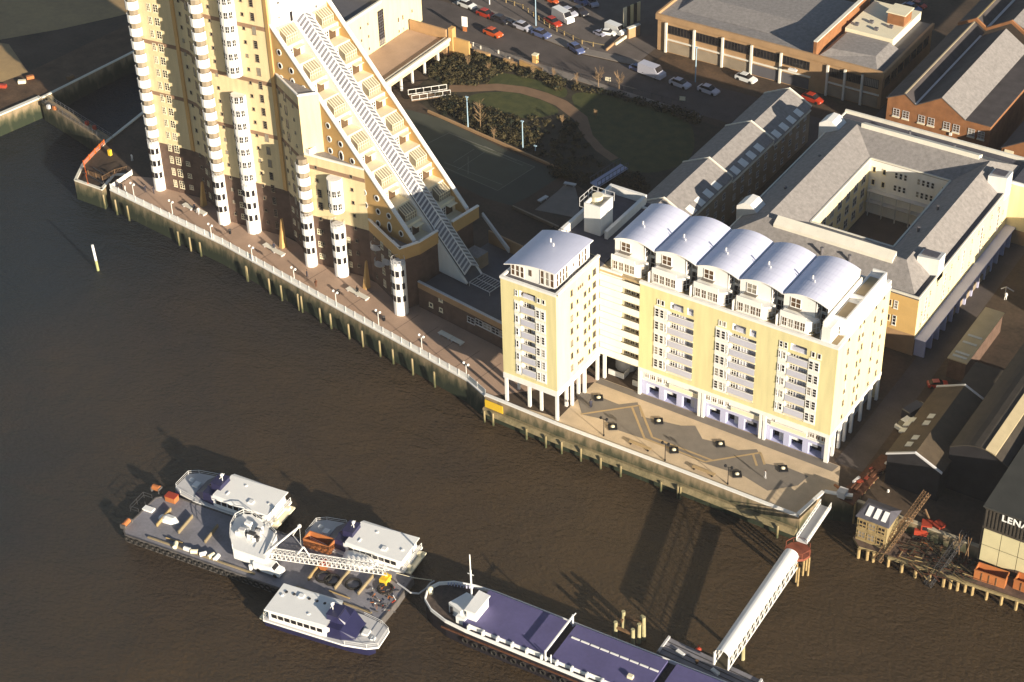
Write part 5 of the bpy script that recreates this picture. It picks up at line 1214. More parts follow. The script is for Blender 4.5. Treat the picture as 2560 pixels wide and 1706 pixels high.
# the second, higher shed behind with a long lit rooflight strip
b2 = thing('arched_roof_shed', 'dark arched roof shed with one long pale strip of rooflight', 'warehouse', (-62, 225, 0))
b = MB(); xs_ = [-67.3 + i*(9.2/10) for i in range(11)]; ar = [(x_, 8.2 + 1.8*math.sin(math.pi*(i)/10)) for i, x_ in enumerate(xs_)]
b.poly([(-67.3,216.2,0),(-58.1,216.2,0)] + [(x_,216.2,z_) for x_, z_ in ar[::-1]], 0); b.poly([(-67.3,233.3,0),(-67.3,216.2,0),(-67.3,216.2,8.2),(-67.3,233.3,8.2)],0)
b.build('wall', M['shade_black'], b2)  # shade on the gable is put into its black colour
for (xa, za), (xb, zb_) in zip(ar, ar[1:]):
    MB().hexa([(xa,216,za-.1),(xb,216,zb_-.1),(xb,262,zb_-.1),(xa,262,za-.1)],[(xa,216,za+.08),(xb,216,zb_+.08),(xb,262,zb_+.08),(xa,262,za+.08)]).build('roof', M['corrug'], b2)  # arched roof darkened in colour to look shaded
MB().hexa([(-61.8,216,9.9),(-60.2,216,9.3),(-60.2,262,9.3),(-61.8,262,9.9)],[(-61.8,216,10.25),(-60.2,216,9.75),(-60.2,262,9.75),(-61.8,262,10.25)]).build('rooflight_strip', M['roof_buff'], b2)
# yard deck on piles
YD = -2.2
yp = [at('T', 225, 440, YD), at('T', 270, 515, YD), at('T', 420, 560, YD), at('T', 505, 585, YD), at('T', 930, 725, YD), at('T', 1549, 930, YD)]
ex = yp[5] + (yp[5]-yp[4])*2.5
land('yard_quay', [p[:] for p in yp] + [ex[:], (ex.x, 207, 0), (-74.5, 207, 0)], 'yard_deck', YD, YD-.5, side='timber')
riverwall('dark retaining wall at the back of the timber yard quay', [(-78, 206.2), (30, 206.2)], top=.2, cop='concrete')
ypile = MB().cyl(0,0,-3.8,0,.26,7).mesh('yard_pile', [M['timber_tan']])
for i, (x, y) in enumerate(((278,530),(345,545),(392,560),(508,595),(613,640),(720,680),(830,705),(937,750),(990,765),(1045,780),(1105,790),(1160,815),(1270,850),(1385,890),(1500,930),(1620,970))):
    q = at('T', x, y, YD-.2); meshobj('timber_pile', ypile, None, (q.x, q.y-.3, YD-.1), i, label='pale timber pile under the scrap yard quay front, %s from the left' % ORD[i], cat='pile', group='piles under the yard quay')
for i, (a, b_) in enumerate(zip(yp[3:], yp[4:]+[ex])):
    if (b_-a).length < .1: continue
    t = MB(); t.beam(a+Vector((0,-.45,.15)), b_+Vector((0,-.45,.15)), .35, .4); tag(t.build('edge_beam', M['timber'], loc=a), ['weathered timber edge beam on the left part of the yard quay', 'weathered timber edge beam below the orange skips', 'timber edge beam at the right end of the yard quay'][min(i,2)], 'timber beam')
# timber hut with glass panels in the roof
q = at('T', 370, 480, YD); hut = thing('timber_hut', 'weathered timber hut with white panels in its dark roof on the yard quay', 'hut', q)
hx, hy = q.x-2.4, q.y-.6
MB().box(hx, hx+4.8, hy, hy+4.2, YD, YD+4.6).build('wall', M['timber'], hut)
gh = MB(); z_ = YD+4.6
gh.hexa([(hx-.3,hy-.3,z_),(hx+5.1,hy-.3,z_),(hx+5.1,hy+4.5,z_),(hx-.3,hy+4.5,z_)],[(hx+.6,hy+2.0,z_+1.1),(hx+4.2,hy+2.0,z_+1.1),(hx+4.2,hy+2.3,z_+1.1),(hx+.6,hy+2.3,z_+1.1)]); gh.build('roof', M['slate'], hut)
for i in range(3): MB().hexa([(hx+1.0+i*1.25,hy+.3,z_+.34),(hx+1.75+i*1.25,hy+.3,z_+.34),(hx+1.75+i*1.25,hy+1.8,z_+1.06),(hx+1.0+i*1.25,hy+1.8,z_+1.06)],[(hx+1.0+i*1.25,hy+.3,z_+.42),(hx+1.75+i*1.25,hy+.3,z_+.42),(hx+1.75+i*1.25,hy+1.8,z_+1.14),(hx+1.0+i*1.25,hy+1.8,z_+1.14)]).build('roof_panel', M['boat_white'], hut)
fh = Fr(hx, hy, 1, 0)
for i in range(3):
    for j in range(2): win(hut, fh, .3+i*1.5, YD+.6+j*2.1, 1.2, 1.3, 2, 2, fm='timber_tan', gm='glass')
for i in range(5): MB().fbox(fh, 0, 4.8, .02, .1, YD+.3+i*.95, YD+.42+i*.95).build('rail', M['timber_tan'], hut)
# lattice loading booms
def lattice(p, q, s, n, m, name='boom', r=.06, parent=None, taper=1.0):
    p = Vector(p); q = Vector(q); d = (q-p).normalized(); a = d.cross(Vector((0,0,1))).normalized(); c = a.cross(d)
    b = MB(); R_ = []
    for i in range(n+1):
        t = i/n; o = p.lerp(q, t); k = s*(1-(1-taper)*t); R_.append([o+a*k+c*k, o-a*k+c*k, o-a*k-c*k, o+a*k-c*k])
    for i in range(n):
        for j in range(4):
            b.tube(R_[i][j], R_[i+1][j], r, 4); b.tube(R_[i][j], R_[i+1][(j+1)%4], r*.7, 3); b.tube(R_[i][j], R_[i][(j+1)%4], r*.7, 3)
    return b
bm = thing('loading_boom', 'long rusty lattice loading boom leaning over the yard quay beside the hut', 'loading boom', at('T', 420, 620, -3.0))
lattice(at('T', 415, 625, -3.2), at('T', 800, 95, 5.0), .45, 22, 'rust').build('boom', M['rust_brown'], bm)
MB().beam(at('T', 420, 620, -2.9), at('T', 640, 330, .5), .7, .12).build('walkway', M['wet_timber'], bm)
bm = thing('loading_boom', 'dark lattice conveyor boom reaching the water between the hut and the skips', 'loading boom', at('T', 800, 820, -3.6))
lattice(at('T', 800, 815, -3.6), at('T', 1110, 390, 1.5), .5, 16, 'rust').build('boom', M['steel_dark'], bm)
for i in range(4):
    q = at('T', 1010+i*35, 600+i*12, YD); MB().tube(q, q+Vector((.6*(-1)**i, .3, 4.5)), .08, 5).build('strut', M['rust_brown'], bm)
def machine(c, x, y, z, lab, rz=0.3, m='red'):
    q = at(c, x, y, z); t = thing('loading_machine', lab, 'loading machine', q, rz)
    MB().box(-1.3,1.3,-.9,.9,.5,1.5).box(-.4,1.2,-.8,.8,1.5,2.6).build('body', M[m], t, local=True)
    MB().box(-1.5,1.5,-1.1,-.7,0,.6).box(-1.5,1.5,.7,1.1,0,.6).build('track', M['rubber'], t, local=True)
    MB().box(-.35,-.3,-.6,.6,1.7,2.4).box(-.2,1.0,-.82,-.79,1.7,2.4).build('cab_window', M['glass'], t, local=True)
    MB().tube((-1,0,1.5),(-2.6,0,3.4),.16,5).tube((-2.6,0,3.4),(-3.6,0,1.4),.12,5).build('arm', M['rust_brown'], t, local=True)
machine('T', 765, 430, YD, 'red tracked loader with raised arm, left one of two on the yard quay'); machine('T', 860, 430, YD, 'red tracked loader, right one of two near the cream doors', -.4)
def skip(c, x0, y0, x1, y1, lab):
    a = at(c, x0, y0, YD); e = at(c, x1, y1, YD); d = Vector((e.x-a.x, e.y-a.y)); L = d.length; t = thing('steel_skip', lab, 'skip', a, math.atan2(d.y, d.x))
    b = MB(); b.box(0,L,0,.12,0,1.7); b.box(0,L,1.9,2.02,0,1.7); b.box(0,.12,.12,1.9,0,1.7); b.box(L-.12,L,.12,1.9,0,1.7); b.box(.12,L-.12,.12,1.9,0,.2); b.build('body', M['dull_orange'], t, local=True)
    for i in range(1, int(L/1.1)): MB().box(i*1.1,i*1.1+.12,-.07,-.003,.1,1.6).build('rib', M['rust_brown'], t, local=True)
    MB().box(-.05,L+.05,-.08,.14,1.704,1.8).build('rim', M['dull_orange'], t, local=True)
skip('T', 1155, 765, 1395, 845, 'long orange steel skip at the edge of the yard quay'); skip('T', 1460, 840, 1700, 930, 'orange steel skip cut by the right edge of the picture')
# scrap timber and bars lying on the yard
rn = random.Random(3)
scr = MB()
for i in range(260):
    q = at('T', rn.uniform(560, 1150), rn.uniform(480, 760), YD)
    if q.y > 206 or q.y < 198.6 - (q.x+68)*-.02: continue
    a = rn.choice([.1, .1, .2, 1.6, -.5]) + rn.uniform(-.1,.1); L = rn.uniform(.6, 4); d = Vector((math.cos(a), math.sin(a), 0))*L; z = rn.uniform(.02, .25)
    scr.beam(q+Vector((0,0,z+.12)), q+d+Vector((0,0,z+.12)), rn.uniform(.06,.2), .08, rn.choice([0,0,0,0,1,1,2]))
tag(scr.build('scrap_timber', [M['wet_timber'], M['rust'], M['timber_tan']], loc=at('T', 700, 600, YD)), 'loose dark planks and rusty bars strewn over the yard quay', 'scrap', kind='stuff')
for i, (x, y, m_, lab) in enumerate(((715,410,'boat_white','small white drum standing beside the left red loader'),(465,170,'boat_white','leaning white post behind the timber hut'),(815,520,'dull_orange','orange steel beam lying on the yard planks'))):
    q = at('T', x, y, YD); b = MB()
    if i == 0: b.cyl(q.x,q.y,YD+.02,YD+1.4,.4,10)
    elif i == 1: b.tube(q, q+Vector((.5,0,2.6)), .2, 6)
    else: b.beam(q+Vector((-1.2,.4,.3)), q+Vector((.8,-.5,.3)), .3, .25)
    tag(b.build(['drum','white_post','steel_beam'][i], M[m_], loc=q), lab, ['drum','post','steel beam'][i])
# old landing stage with red gear between plaza and yard
ls = thing('old_landing_stage', 'old timber landing stage cluttered with red gear behind the plaza corner', 'landing stage', at('K', 1450, 1180, .5))
la, lb_ = at('K', 1300, 1330, .3), at('K', 1640, 1010, .3); d = (lb_-la).normalized(); nn = Vector((d.y, -d.x, 0))
b = MB(); b.hexa([p+Vector((0,0,-.3)) for p in (la, la+nn*3.0, lb_+nn*2.2, lb_)], [la, la+nn*3.0, lb_+nn*2.2, lb_]); b.build('deck', M['rust'], ls)
for i in range(9):
    p = la.lerp(lb_, (i+.5)/9) + nn*(3.0-.8*(i+.5)/9); MB().tube((p.x,p.y,-5.8),(p.x,p.y,.25),.16,6).build('post', M['timber_tan'], ls)
b = MB()
for i in range(14):
    p = la.lerp(lb_, rn.random()) + nn*rn.uniform(.4,2.2); b.beam(p+Vector((0,0,.35+rn.random()*.4)), p+d*rn.uniform(.5,2.2)+Vector((0,0,.35+rn.random()*.4)), rn.uniform(.2,.6), rn.uniform(.1,.4), rn.choice([0,1,1,2]))
tag(b.build('red_gear', [M['red'], M['rust'], M['greywhite']], ls), kind='stuff')
MB().box(-80.3,-79.0,205.2,206.6,.34,1.5).build('winch_house', M['greywhite'], ls)
q = at('K', 1330, 1290, .6); MB().beam(q+Vector((-1.3,.6,.4)), q+Vector((1.3,-.4,.4)), .35, .3).build('red_girder', M['dull_orange'], ls)
# ================================================================== PIER
pier = thing('covered_pier_walkway', 'long covered pier walkway with a white half round roof and lattice sides', 'pier', (-79, 176, -2))
pL0, pR0, pL1, pR1 = at('S', 945, 1340, .8), at('S', 1065, 1380, .8), at('S', 1500, 540, 2.6), at('S', 1590, 600, 2.6)
c0 = (pL0+pR0)/2; c1 = (pL1+pR1)/2; hw = (pR0-pL0).length/2*.95; dirp = (c1-c0); hd = Vector((dirp.x, dirp.y, 0)).normalized(); sd_ = Vector((hd.y, -hd.x, 0))
def prof(c, n=10): return [c + sd_*(-hw*math.cos(math.pi*i/n)) + Vector((0,0,.85*math.sin(math.pi*i/n))) for i in range(n+1)]
A_, B_ = prof(c0), prof(c1); b = MB(); b.sm = True
for i in range(10): b.poly([A_[i], A_[i+1], B_[i+1], B_[i]][::-1], 0)
b.build('canopy', M['boat_white'], pier)
b = MB()
for s_ in (-1, 1):
    top0, top1 = c0+sd_*hw*s_, c1+sd_*hw*s_; lo = Vector((0,0,-2.3)); n = 16
    b.tube(top0, top1, .09, 5); b.tube(top0+lo, top1+lo, .1, 5); b.tube(top0+lo*.5, top1+lo*.5, .05, 4)
    for i in range(n):
        u1_, u2_ = top0.lerp(top1, i/n), top0.lerp(top1, (i+1)/n); b.tube(u1_, u1_+lo, .06, 4); b.tube(u1_+lo, u2_, .05, 4)
b.tube(c0-sd_*hw, c0-sd_*hw+Vector((0,0,-2.3)), .2, 6); b.tube(c0+sd_*hw, c0+sd_*hw+Vector((0,0,-2.3)), .14, 6)
b.build('side_truss', M['white'], pier)
b = MB(); lo = Vector((0,0,-2.35)); b.hexa([c0-sd_*hw+lo-Vector((0,0,.15)), c0+sd_*hw+lo-Vector((0,0,.15)), c1+sd_*hw+lo-Vector((0,0,.15)), c1-sd_*hw+lo-Vector((0,0,.15))],[c0-sd_*hw+lo, c0+sd_*hw+lo, c1+sd_*hw+lo, c1-sd_*hw+lo]); b.build('walkway_floor', M['wet_timber'], pier)
MB().tube(pR1+Vector((.15,.2,.05)), pR1+Vector((.15,-7,-2.2)), .06, 4).build('handrail', M['white'], pier)
g2 = thing('pier_gangway', 'short white open gangway from the plaza corner to the pier head', 'gangway', (-79.5, 196, 1))
ga, gb = at('S', 1625, 480, 1.2), at('S', 1810, 205, 1.2); dg = (gb-ga).normalized(); sg = Vector((dg.y, -dg.x, 0))*.85
b = MB(); b.hexa([ga-sg-Vector((0,0,.2)), ga+sg-Vector((0,0,.2)), gb+sg-Vector((0,0,.2)), gb-sg-Vector((0,0,.2))],[ga-sg, ga+sg, gb+sg, gb-sg]); b.build('deck', M['greywhite'], g2)
b = MB()
for s_ in (-1, 1):
    b.beam(ga+sg*s_+Vector((0,0,1.1)), gb+sg*s_+Vector((0,0,1.1)), .12, .14); b.beam(ga+sg*s_+Vector((0,0,.5)), gb+sg*s_+Vector((0,0,.5)), .06, .35)
    for i in range(10): q = ga.lerp(gb, i/9)+sg*s_; b.tube(q, q+Vector((0,0,1.1)), .05, 4)
b.build('side_rail', M['white'], g2)
ph = thing('pier_head_platform', 'rusty red platform on pale timber legs at the landward end of the covered pier', 'platform', (c1.x, c1.y, 0))
px0 = at('S', 1575, 570, .3)
b = MB(); b.cyl(px0.x, px0.y+.8, -.2, .2, 2.0, 10); b.build('platform', M['red_rust'], ph)
for (x, y, h) in ((1585,690,3.2),(1600,720,3.0),(1640,640,3.6),(1665,600,3.8),(1680,640,3.0),(1545,600,2.5)):
    q = at('S', x, y, -1.5); MB().tube((q.x,q.y,-6),(q.x,q.y,-1.5+h*.35),.2,6).build('leg', M['timber_tan'], ph)
b = MB()
for i in range(8):
    a_ = i*math.pi/4; b.tube((px0.x+1.9*math.cos(a_), px0.y+.8+1.9*math.sin(a_), .2), (px0.x+1.9*math.cos(a_), px0.y+.8+1.9*math.sin(a_), 1.2), .06, 4)
    b.tube((px0.x+1.9*math.cos(a_), px0.y+.8+1.9*math.sin(a_), 1.2), (px0.x+1.9*math.cos(a_+.785), px0.y+.8+1.9*math.sin(a_+.785), 1.2), .05, 4)
b.build('guard_rail', M['red_rust'], ph)
# pontoon
pon = thing('grey_pontoon', 'long flat grey floating pontoon at the river end of the covered pier', 'pontoon', at('S', 760, 1330, -3.3))
pa, pb = at('S', 585, 1215, -3.2), at('S', 1330, 1560, -3.2); pc = at('S', 500, 1330, -3.2)
w_ = pc - pa; MBp = MB(); MBp.hexa([v+Vector((0,0,-1.2)) for v in (pa+w_, pb+w_, pb, pa)], [pa+w_, pb+w_, pb, pa]); MBp.build('hull', M['barge_deck'], pon)
b = MB()
for t_ in (.02, .98): b.beam(pa.lerp(pb, t_)+Vector((0,0,.35)), (pa+w_).lerp(pb+w_, t_)+Vector((0,0,.35)), .3, .35)
b.build('end_kerb', M['greywhite'], pon)
b = MB()
for k in (.25, .5, .75): b.beam((pa+w_*k)+Vector((0,0,.06)), (pb+w_*k)+Vector((0,0,.06)), .12, .05)
b.build('deck_seam', M['steel_dark'], pon)
for i, (x, y, m_, lab) in enumerate(((685,1345,'boat_white','small white box lying on the grey pontoon'),(825,1290,'red','small red buoy floating beside the grey pontoon'),(955,1490,'boat_white','white box below the end of the covered pier'),(812,1418,'rust_brown','small rusty bollard on the pontoon edge'))):
    q = at('S', x, y, -3.15); b = MB()
    if i == 1: b.sph((q.x,q.y,-3.9), .5, 8, 5); b.cyl(q.x,q.y,-3.7,-2.9,.12,6)
    elif i == 3: b.cyl(q.x,q.y,-3.195,-2.7,.2,8,r2=.28)
    else: b.hexa([(q.x-.7,q.y-.15,-3.195),(q.x+.6,q.y-.5,-3.195),(q.x+.75,q.y,-3.195),(q.x-.55,q.y+.4,-3.195)],[(q.x-.7,q.y-.15,-2.8),(q.x+.6,q.y-.5,-2.8),(q.x+.75,q.y,-2.8),(q.x-.55,q.y+.4,-2.8)])
    tag(b.build(['deck_box','buoy','deck_box','bollard'][i], M[m_], loc=q), lab, ['box','buoy','box','bollard'][i])
# timber dolphins
def dolphin(lab, pts, beams):
    q = at('S', pts[0][0], pts[0][1], WZ); t = thing('timber_dolphin', lab, 'mooring dolphin', q); tops = []
    for (x, y, ty) in pts:
        bq = at('S', x, y, WZ); h = (y-ty)*.3227/11.2; tp = Vector((bq.x+rn.uniform(-.1,.1), bq.y+rn.uniform(-.1,.1), WZ+h)); tops.append(tp)
        MB().tube((bq.x,bq.y,WZ-1), tp, .36, 8, r2=.3).build('post', M['timber_pale'], t)
    for i, j, k in beams:
        MB().beam(tops[i]+Vector((0,0,-k)), tops[j]+Vector((0,0,-k)), .35, .4).build('cross_beam', M['rust_brown'], t)
dolphin('cluster of four pale timber posts with cross beams beside the long blue decked ship', [(180,1235,1110),(240,1160,1030),(315,1290,1170),(400,1230,1080)], [(0,2,.8),(0,1,1.2),(1,3,.9)])
dolphin('pair of thin timber posts right of the post cluster near the pontoon', [(360,1260,1130),(385,1200,1070)], [(0,1,.5)])
dolphin('single timber post standing below the pier canopy end', [(1168,1390,1290)], [])
# lone channel pole
q = at('X', 226, 622, WZ); cp = thing('channel_pole', 'lone greenish white pole standing in the river at the left', 'pole', q)
MB().tube((q.x,q.y,WZ-1),(q.x-.15,q.y,WZ+2.2),.26,8).build('lower_pole', M['pole_green'], cp); MB().tube((q.x-.15,q.y,WZ+2.2),(q.x-.35,q.y,WZ+5.6),.24,8).build('upper_pole', M['boat_white'], cp)
# ================================================================== BARGE WITH CRANE
bz = -2.7
ba, bb, bc = at('M', 205, 660, bz), at('N', 1040, 1075, bz), at('M', 500, 290, bz)
bd = Vector((bb.x-ba.x, bb.y-ba.y)); BL = bd.length; brz = math.atan2(bd.y, bd.x); BW = 10.6
barge = thing('flat_deck_barge', 'long dark grey flat deck barge fringed with tyres, carrying a white crane', 'barge', (ba.x, ba.y, bz), brz)
def BLc(c, x, y, z=None):
    z = bz if z is None else z; q = at(c, x, y, z) - Vector((ba.x, ba.y, bz)); cs, sn = math.cos(-brz), math.sin(-brz); return Vector((q.x*cs-q.y*sn, q.x*sn+q.y*cs, q.z))
b = MB(); out = [(0,.9),(1.0,0),(BL-.2,0),(BL,BW*.5),(BL-.2,BW),(2.0,BW),(0.2,BW-1.5)]
b.prism(out, -1.9, 0, 0, 1); b.build('hull', [M['barge_side'], M['barge_deck']], barge, local=True)
b = MB()
for p_, q_ in zip(out, out[1:]+out[:1]): b.beam((*p_,.14),(*q_,.14),.22,.13)
b.build('deck_kerb', M['barge_side'], barge, local=True)
ty = MB()
for i in range(14):
    for j in range(7): ty.tube((.42*math.cos(i*math.pi/7), 0, .42*math.sin(i*math.pi/7)), (.42*math.cos((i+1)*math.pi/7), 0, .42*math.sin((i+1)*math.pi/7)), .13, 5) if j == 0 else None
tyre = ty.mesh('tyre', [M['rubber']])
for i in range(30): meshobj('tyre', tyre, barge, (1.4+i*.98, -.16, -.55-.12*(i%2)), 0)
for i in range(6): meshobj('tyre', tyre, barge, (BL-.9, .8+i*1.6, -.5), math.pi/2)
for i, (x, y, x2, y2, c) in enumerate(((520,605,640,465,'M'),(705,665,825,525,'M'),(930,745,1040,605,'M'),(440,715,535,590,'N'),(665,790,790,635,'N'),(860,835,990,680,'N'))):
    p, q_ = BLc(c, x, y), BLc(c, x2, y2); b = MB(); b.beam((*p[:2],.62),(*q_[:2],.62),.2,.61); b.build('deck_stop', M['timber_tan'] if i in (0,3) else M['deck_stop'], barge, local=True)
def on_barge(name, cat, lab, c, x, y, build, group=None, rz=0):
    q = at(c, x, y, bz); t = thing(name, lab, cat, (q.x, q.y, bz), brz+rz, group); build(t); return t
def simple(m, nm, f):
    def g(t): b = MB(); f(b); b.build(nm, M[m], t, local=True)
    return g
on_barge('mooring_winch', 'winch', 'orange winch at the far left corner of the barge deck', 'M', 520, 300, lambda t: (simple('dull_orange','drum',lambda b: b.tube((-.6,0,.7),(.6,0,.7),.5,10))(t), simple('barge_side','frame',lambda b: b.box(-.8,-.62,-.5,.5,.01,.9).box(.62,.8,-.5,.5,.01,.9))(t)))
on_barge('orange_locker', 'locker', 'orange locker box near the far edge of the barge', 'M', 650, 380, lambda t: (simple('dull_orange','box',lambda b: b.box(-.9,.9,-.6,.6,.01,1.0))(t), simple('red','lid',lambda b: b.box(-.95,.95,-.65,.65,1.004,1.1))(t)))
on_barge('mooring_winch', 'winch', 'orange winch at the near left corner of the barge deck', 'M', 262, 595, lambda t: (simple('dull_orange','drum',lambda b: b.tube((0,-.7,.6),(0,.7,.6),.4,10))(t), simple('barge_side','frame',lambda b: b.box(-.5,.5,-.95,-.75,.01,.8).box(-.5,.5,.75,.95,.01,.8))(t)))
on_barge('white_hatch', 'hatch cover', 'small white hatch cover near the left end of the barge', 'M', 450, 460, lambda t: (simple('boat_white','lid',lambda b: b.box(-.9,.9,-.5,.5,.01,.3))(t)))
on_barge('white_dinghy', 'dinghy', 'small white upturned dinghy between two deck stops', 'M', 625, 550, lambda t: (simple('boat_white','hull',lambda b: b.loft([[(x_,y_*w_,z_*h_+.02) for (y_,z_) in ((-1,0),(-.8,.6),(0,.8),(.8,.6),(1,0))] for x_, w_, h_ in ((-1.7,.5,.5),(-.6,.9,.9),(.8,.8,.9),(1.9,.1,.3))]))(t)))
on_barge('red_bollards', 'bollard', 'double white topped bollard by the crane on the barge', 'M', 1320, 970, lambda t: (simple('boat_white','post',lambda b: b.cyl(0,0,.01,.9,.3,8))(t)))
for i, (c, x, y) in enumerate((('M',780,810),('M',840,830),('M',915,850),('M',985,865),('M',1030,880),('M',680,775),('M',1370,905))):
    on_barge('white_drum', 'drum', ['small drum at the left end of the row on the near barge edge', 'second drum from the left in the row on the near barge edge', 'middle drum of the row on the near barge edge', 'fourth drum from the left in the row on the near barge edge', 'small drum at the right end of the row on the near barge edge', 'white drum standing alone, leftmost on the near edge of the barge', 'white drum standing just below the crane cab'][i], c, x, y, simple('boat_white' if i % 2 == 0 else 'cream', 'drum', lambda b: b.tube((-.55,0,.38),(.55,0,.38),.36,9)), 'white drums along the near edge of the barge' if i < 5 else None, rz=i*.4)
on_barge('parked_van', 'van', 'white pickup van parked at the near edge of the barge', 'N', 115, 635, lambda t: (simple('boat_white','body',lambda b: b.loft([[(x_,-.85,.35),(x_,.85,.35),(x_,.8,h_),(x_,-.8,h_)] for x_, h_ in ((-2.3,1.7),(.9,1.75),(1.4,1.15),(2.3,1.0))]))(t), simple('glass','windscreen',lambda b: b.hexa([(.95,-.7,1.2),(1.38,-.7,1.2),(1.38,.7,1.2),(.95,.7,1.2)],[(.93,-.65,1.72),(.96,-.65,1.72),(.96,.65,1.72),(.93,.65,1.72)]))(t), simple('rubber','wheel',lambda b: [b.tube((x_,-.9,.35),(x_,.9,.35),.34,10) for x_ in (-1.4,1.5)])(t)))
on_barge('orange_container', 'container', 'open orange steel container between the barge crane and the middle boat', 'N', 540, 430, lambda t: (simple('dull_orange','body',lambda b: b.box(-2.3,2.3,-1,-.85,.01,1.7).box(-2.3,2.3,.85,1,.01,1.7).box(-2.3,-2.15,-.85,.85,.01,1.7).box(2.15,2.3,-.85,.85,.01,1.7).box(-2.15,2.15,-.85,.85,.01,.3))(t)))
on_barge('orange_grab', 'grab', 'red orange grab bucket standing on the barge deck below the boom', 'N', 580, 620, lambda t: (simple('dull_orange','jaw',lambda b: b.hexa([(-.2,-.6,.02),(.2,-.6,.02),(.2,.6,.02),(-.2,.6,.02)],[(-1,-.6,1.2),(1,-.6,1.2),(1,.6,1.2),(-1,.6,1.2)]))(t), simple('red','head',lambda b: b.box(-.4,.4,-.35,.35,1.204,2.0))(t)))
on_barge('yellow_heap', 'pump', 'small yellow pump near the far right corner of the barge', 'N', 1090, 720, lambda t: (simple('yellow','body',lambda b: b.box(-.6,.6,-.8,.8,.01,.9).cyl(0,.3,.9,1.3,.3,8))(t)))
for i, (x, y) in enumerate(((570,690),(640,715),(820,750),(1090,790))):
    on_barge('cable_coil', 'coil', ['dark coil of cable beside the orange grab', 'flat dark coil of cable right of the orange grab', 'dark coil of cable between the two right deck stops', 'dark coil of rope near the right end of the barge'][i], 'N', x, y, lambda t: simple('rubber','coil',lambda b: [b.tube((1.1*math.cos(k*.52), 1.1*math.sin(k*.52), .22), (1.1*math.cos(k*.52+.52), 1.1*math.sin(k*.52+.52), .22), .2, 6) for k in range(12)])(t))
b = MB()
for i in range(46):
    q = BLc('N', rn.uniform(960, 1180), rn.uniform(780, 1000)); L = rn.uniform(.2, .9); a_ = rn.uniform(0, 3.1); b.beam((q.x, q.y, .15+rn.random()*.3), (q.x+L*math.cos(a_), q.y+L*math.sin(a_), .15+rn.random()*.3), rn.uniform(.05,.18), .1, rn.choice([0,1,2,3,3,3]))
q0 = at('N', 1080, 900, bz); o = b.build('deck_clutter', [M['red'], M['boat_white'], M['dull_orange'], M['barge_side']], None); o.location = (ba.x, ba.y, bz); o.rotation_euler = (0,0,brz); tag(o, 'tangle of red and white hoses, bars and tackle at the right end of the barge', 'tackle', kind='stuff')
b = MB()
for x_ in (-.2, -1.8): 
    for y_ in (5.2, 7.0, 8.8): b.tube((x_,y_,-.4),(x_,y_,.8),.05,4)
for z_ in (.8, .2): b.tube((-.2,5.2,z_),(-1.8,5.2,z_),.05,4).tube((-1.8,5.2,z_),(-1.8,8.8,z_),.05,4).tube((-1.8,8.8,z_),(-.2,8.8,z_),.05,4)
b.build('stern_frame', M['steel_dark'], barge, local=True)
MB().box(4.5,24,.9,1.15,.01,.25).box(31,44,1.2,1.45,.01,.25).build('deck_rail', M['deck_stop'], barge, local=True)
MB().tube((7.2,2.0,.2),(10.2,2.1,.2),.12,6).build('deck_pipe', M['timber_tan'], barge, local=True)
MB().tube((36.0,2.6,.2),(39.6,2.5,.2),.12,6).build('deck_pipe', M['timber_tan'], barge, local=True)
# the crane: white drum house, machinery deck, A frame and boom lying along the deck
cq = at('M', 1290, 680, bz); crane = thing('white_deck_crane', 'white barge crane with a rounded house and a long lattice boom lowered along the deck', 'crane', (cq.x, cq.y, bz), brz)
def CL(c, x, y, z): 
    q = at(c, x, y, z) - Vector((cq.x, cq.y, bz)); cs, sn = math.cos(-brz), math.sin(-brz); return Vector((q.x*cs-q.y*sn, q.x*sn+q.y*cs, q.z))
def roundbody(z0, z1, sc=1.0):
    L = [CL('M', x, y, bz+z1) for x, y in ((1165,790),(1145,700),(1150,610),(1190,530),(1260,495),(1330,500),(1450,590),(1540,680),(1500,760),(1440,885))]
    c_ = sum(L, Vector())/len(L); return [(c_.x+(p.x-c_.x)*sc, c_.y+(p.y-c_.y)*sc) for p in L]
b = MB(); b.prism(roundbody(.3, 2.6), .6, 2.6, 0); b.build('crane_house', M['boat_white'], crane, local=True)
b = MB(); rb = roundbody(.3, 2.6)
for p_, q_ in zip(rb[:-1], rb[1:]): b.tube((*p_,3.5),(*q_,3.5),.06,4); b.tube((*p_,2.6),(*p_,3.5),.05,4); b.tube((*p_,3.05),(*q_,3.05),.04,4)
b.build('guard_rail', M['white'], crane, local=True)
cc = sum((Vector((*p,0)) for p in rb), Vector())/len(rb)
MB().cyl(cc.x, cc.y, 0, .6, 2.2, 18).build('slew_ring', M['steel_dark'], crane, local=True)
mc = MB(); r4 = random.Random(9)
for i in range(22):
    x_, y_ = cc.x+r4.uniform(-1.6,2.0), cc.y+r4.uniform(-1.5,1.6); s_ = r4.uniform(.2,.6); mc.box(x_-s_, x_+s_, y_-s_*.6, y_+s_*.6, 2.604, 2.6+r4.uniform(.3,1.2), r4.choice([0,0,1,2]))
tag(mc.build('winch_machinery', [M['boat_white'], M['greywhite'], M['steel_dark']], crane, local=True), kind='stuff')
for (x, y) in ((1175,735),(1325,785),(1425,790)):
    q = CL('M', x, y, bz+1.9); MB().box(q.x-.35,q.x+.35,q.y-.25,q.y+.35,1.4,2.1).build('window', M['glass'], crane, local=True)
bs0, bs1 = CL('N', 105, 480, bz+2.2), CL('N', 1110, 625, bz+2.2)
lb = lattice(bs0.lerp(bs1, .0), bs1, .55, 26, 'x', r=.07); lb.build('boom', M['white'], crane, local=True)
a1, a2, a3 = CL('N', 90, 470, bz+2.5), CL('N', 365, 255, bz+4.5), CL('N', 310, 330, bz+2.0)
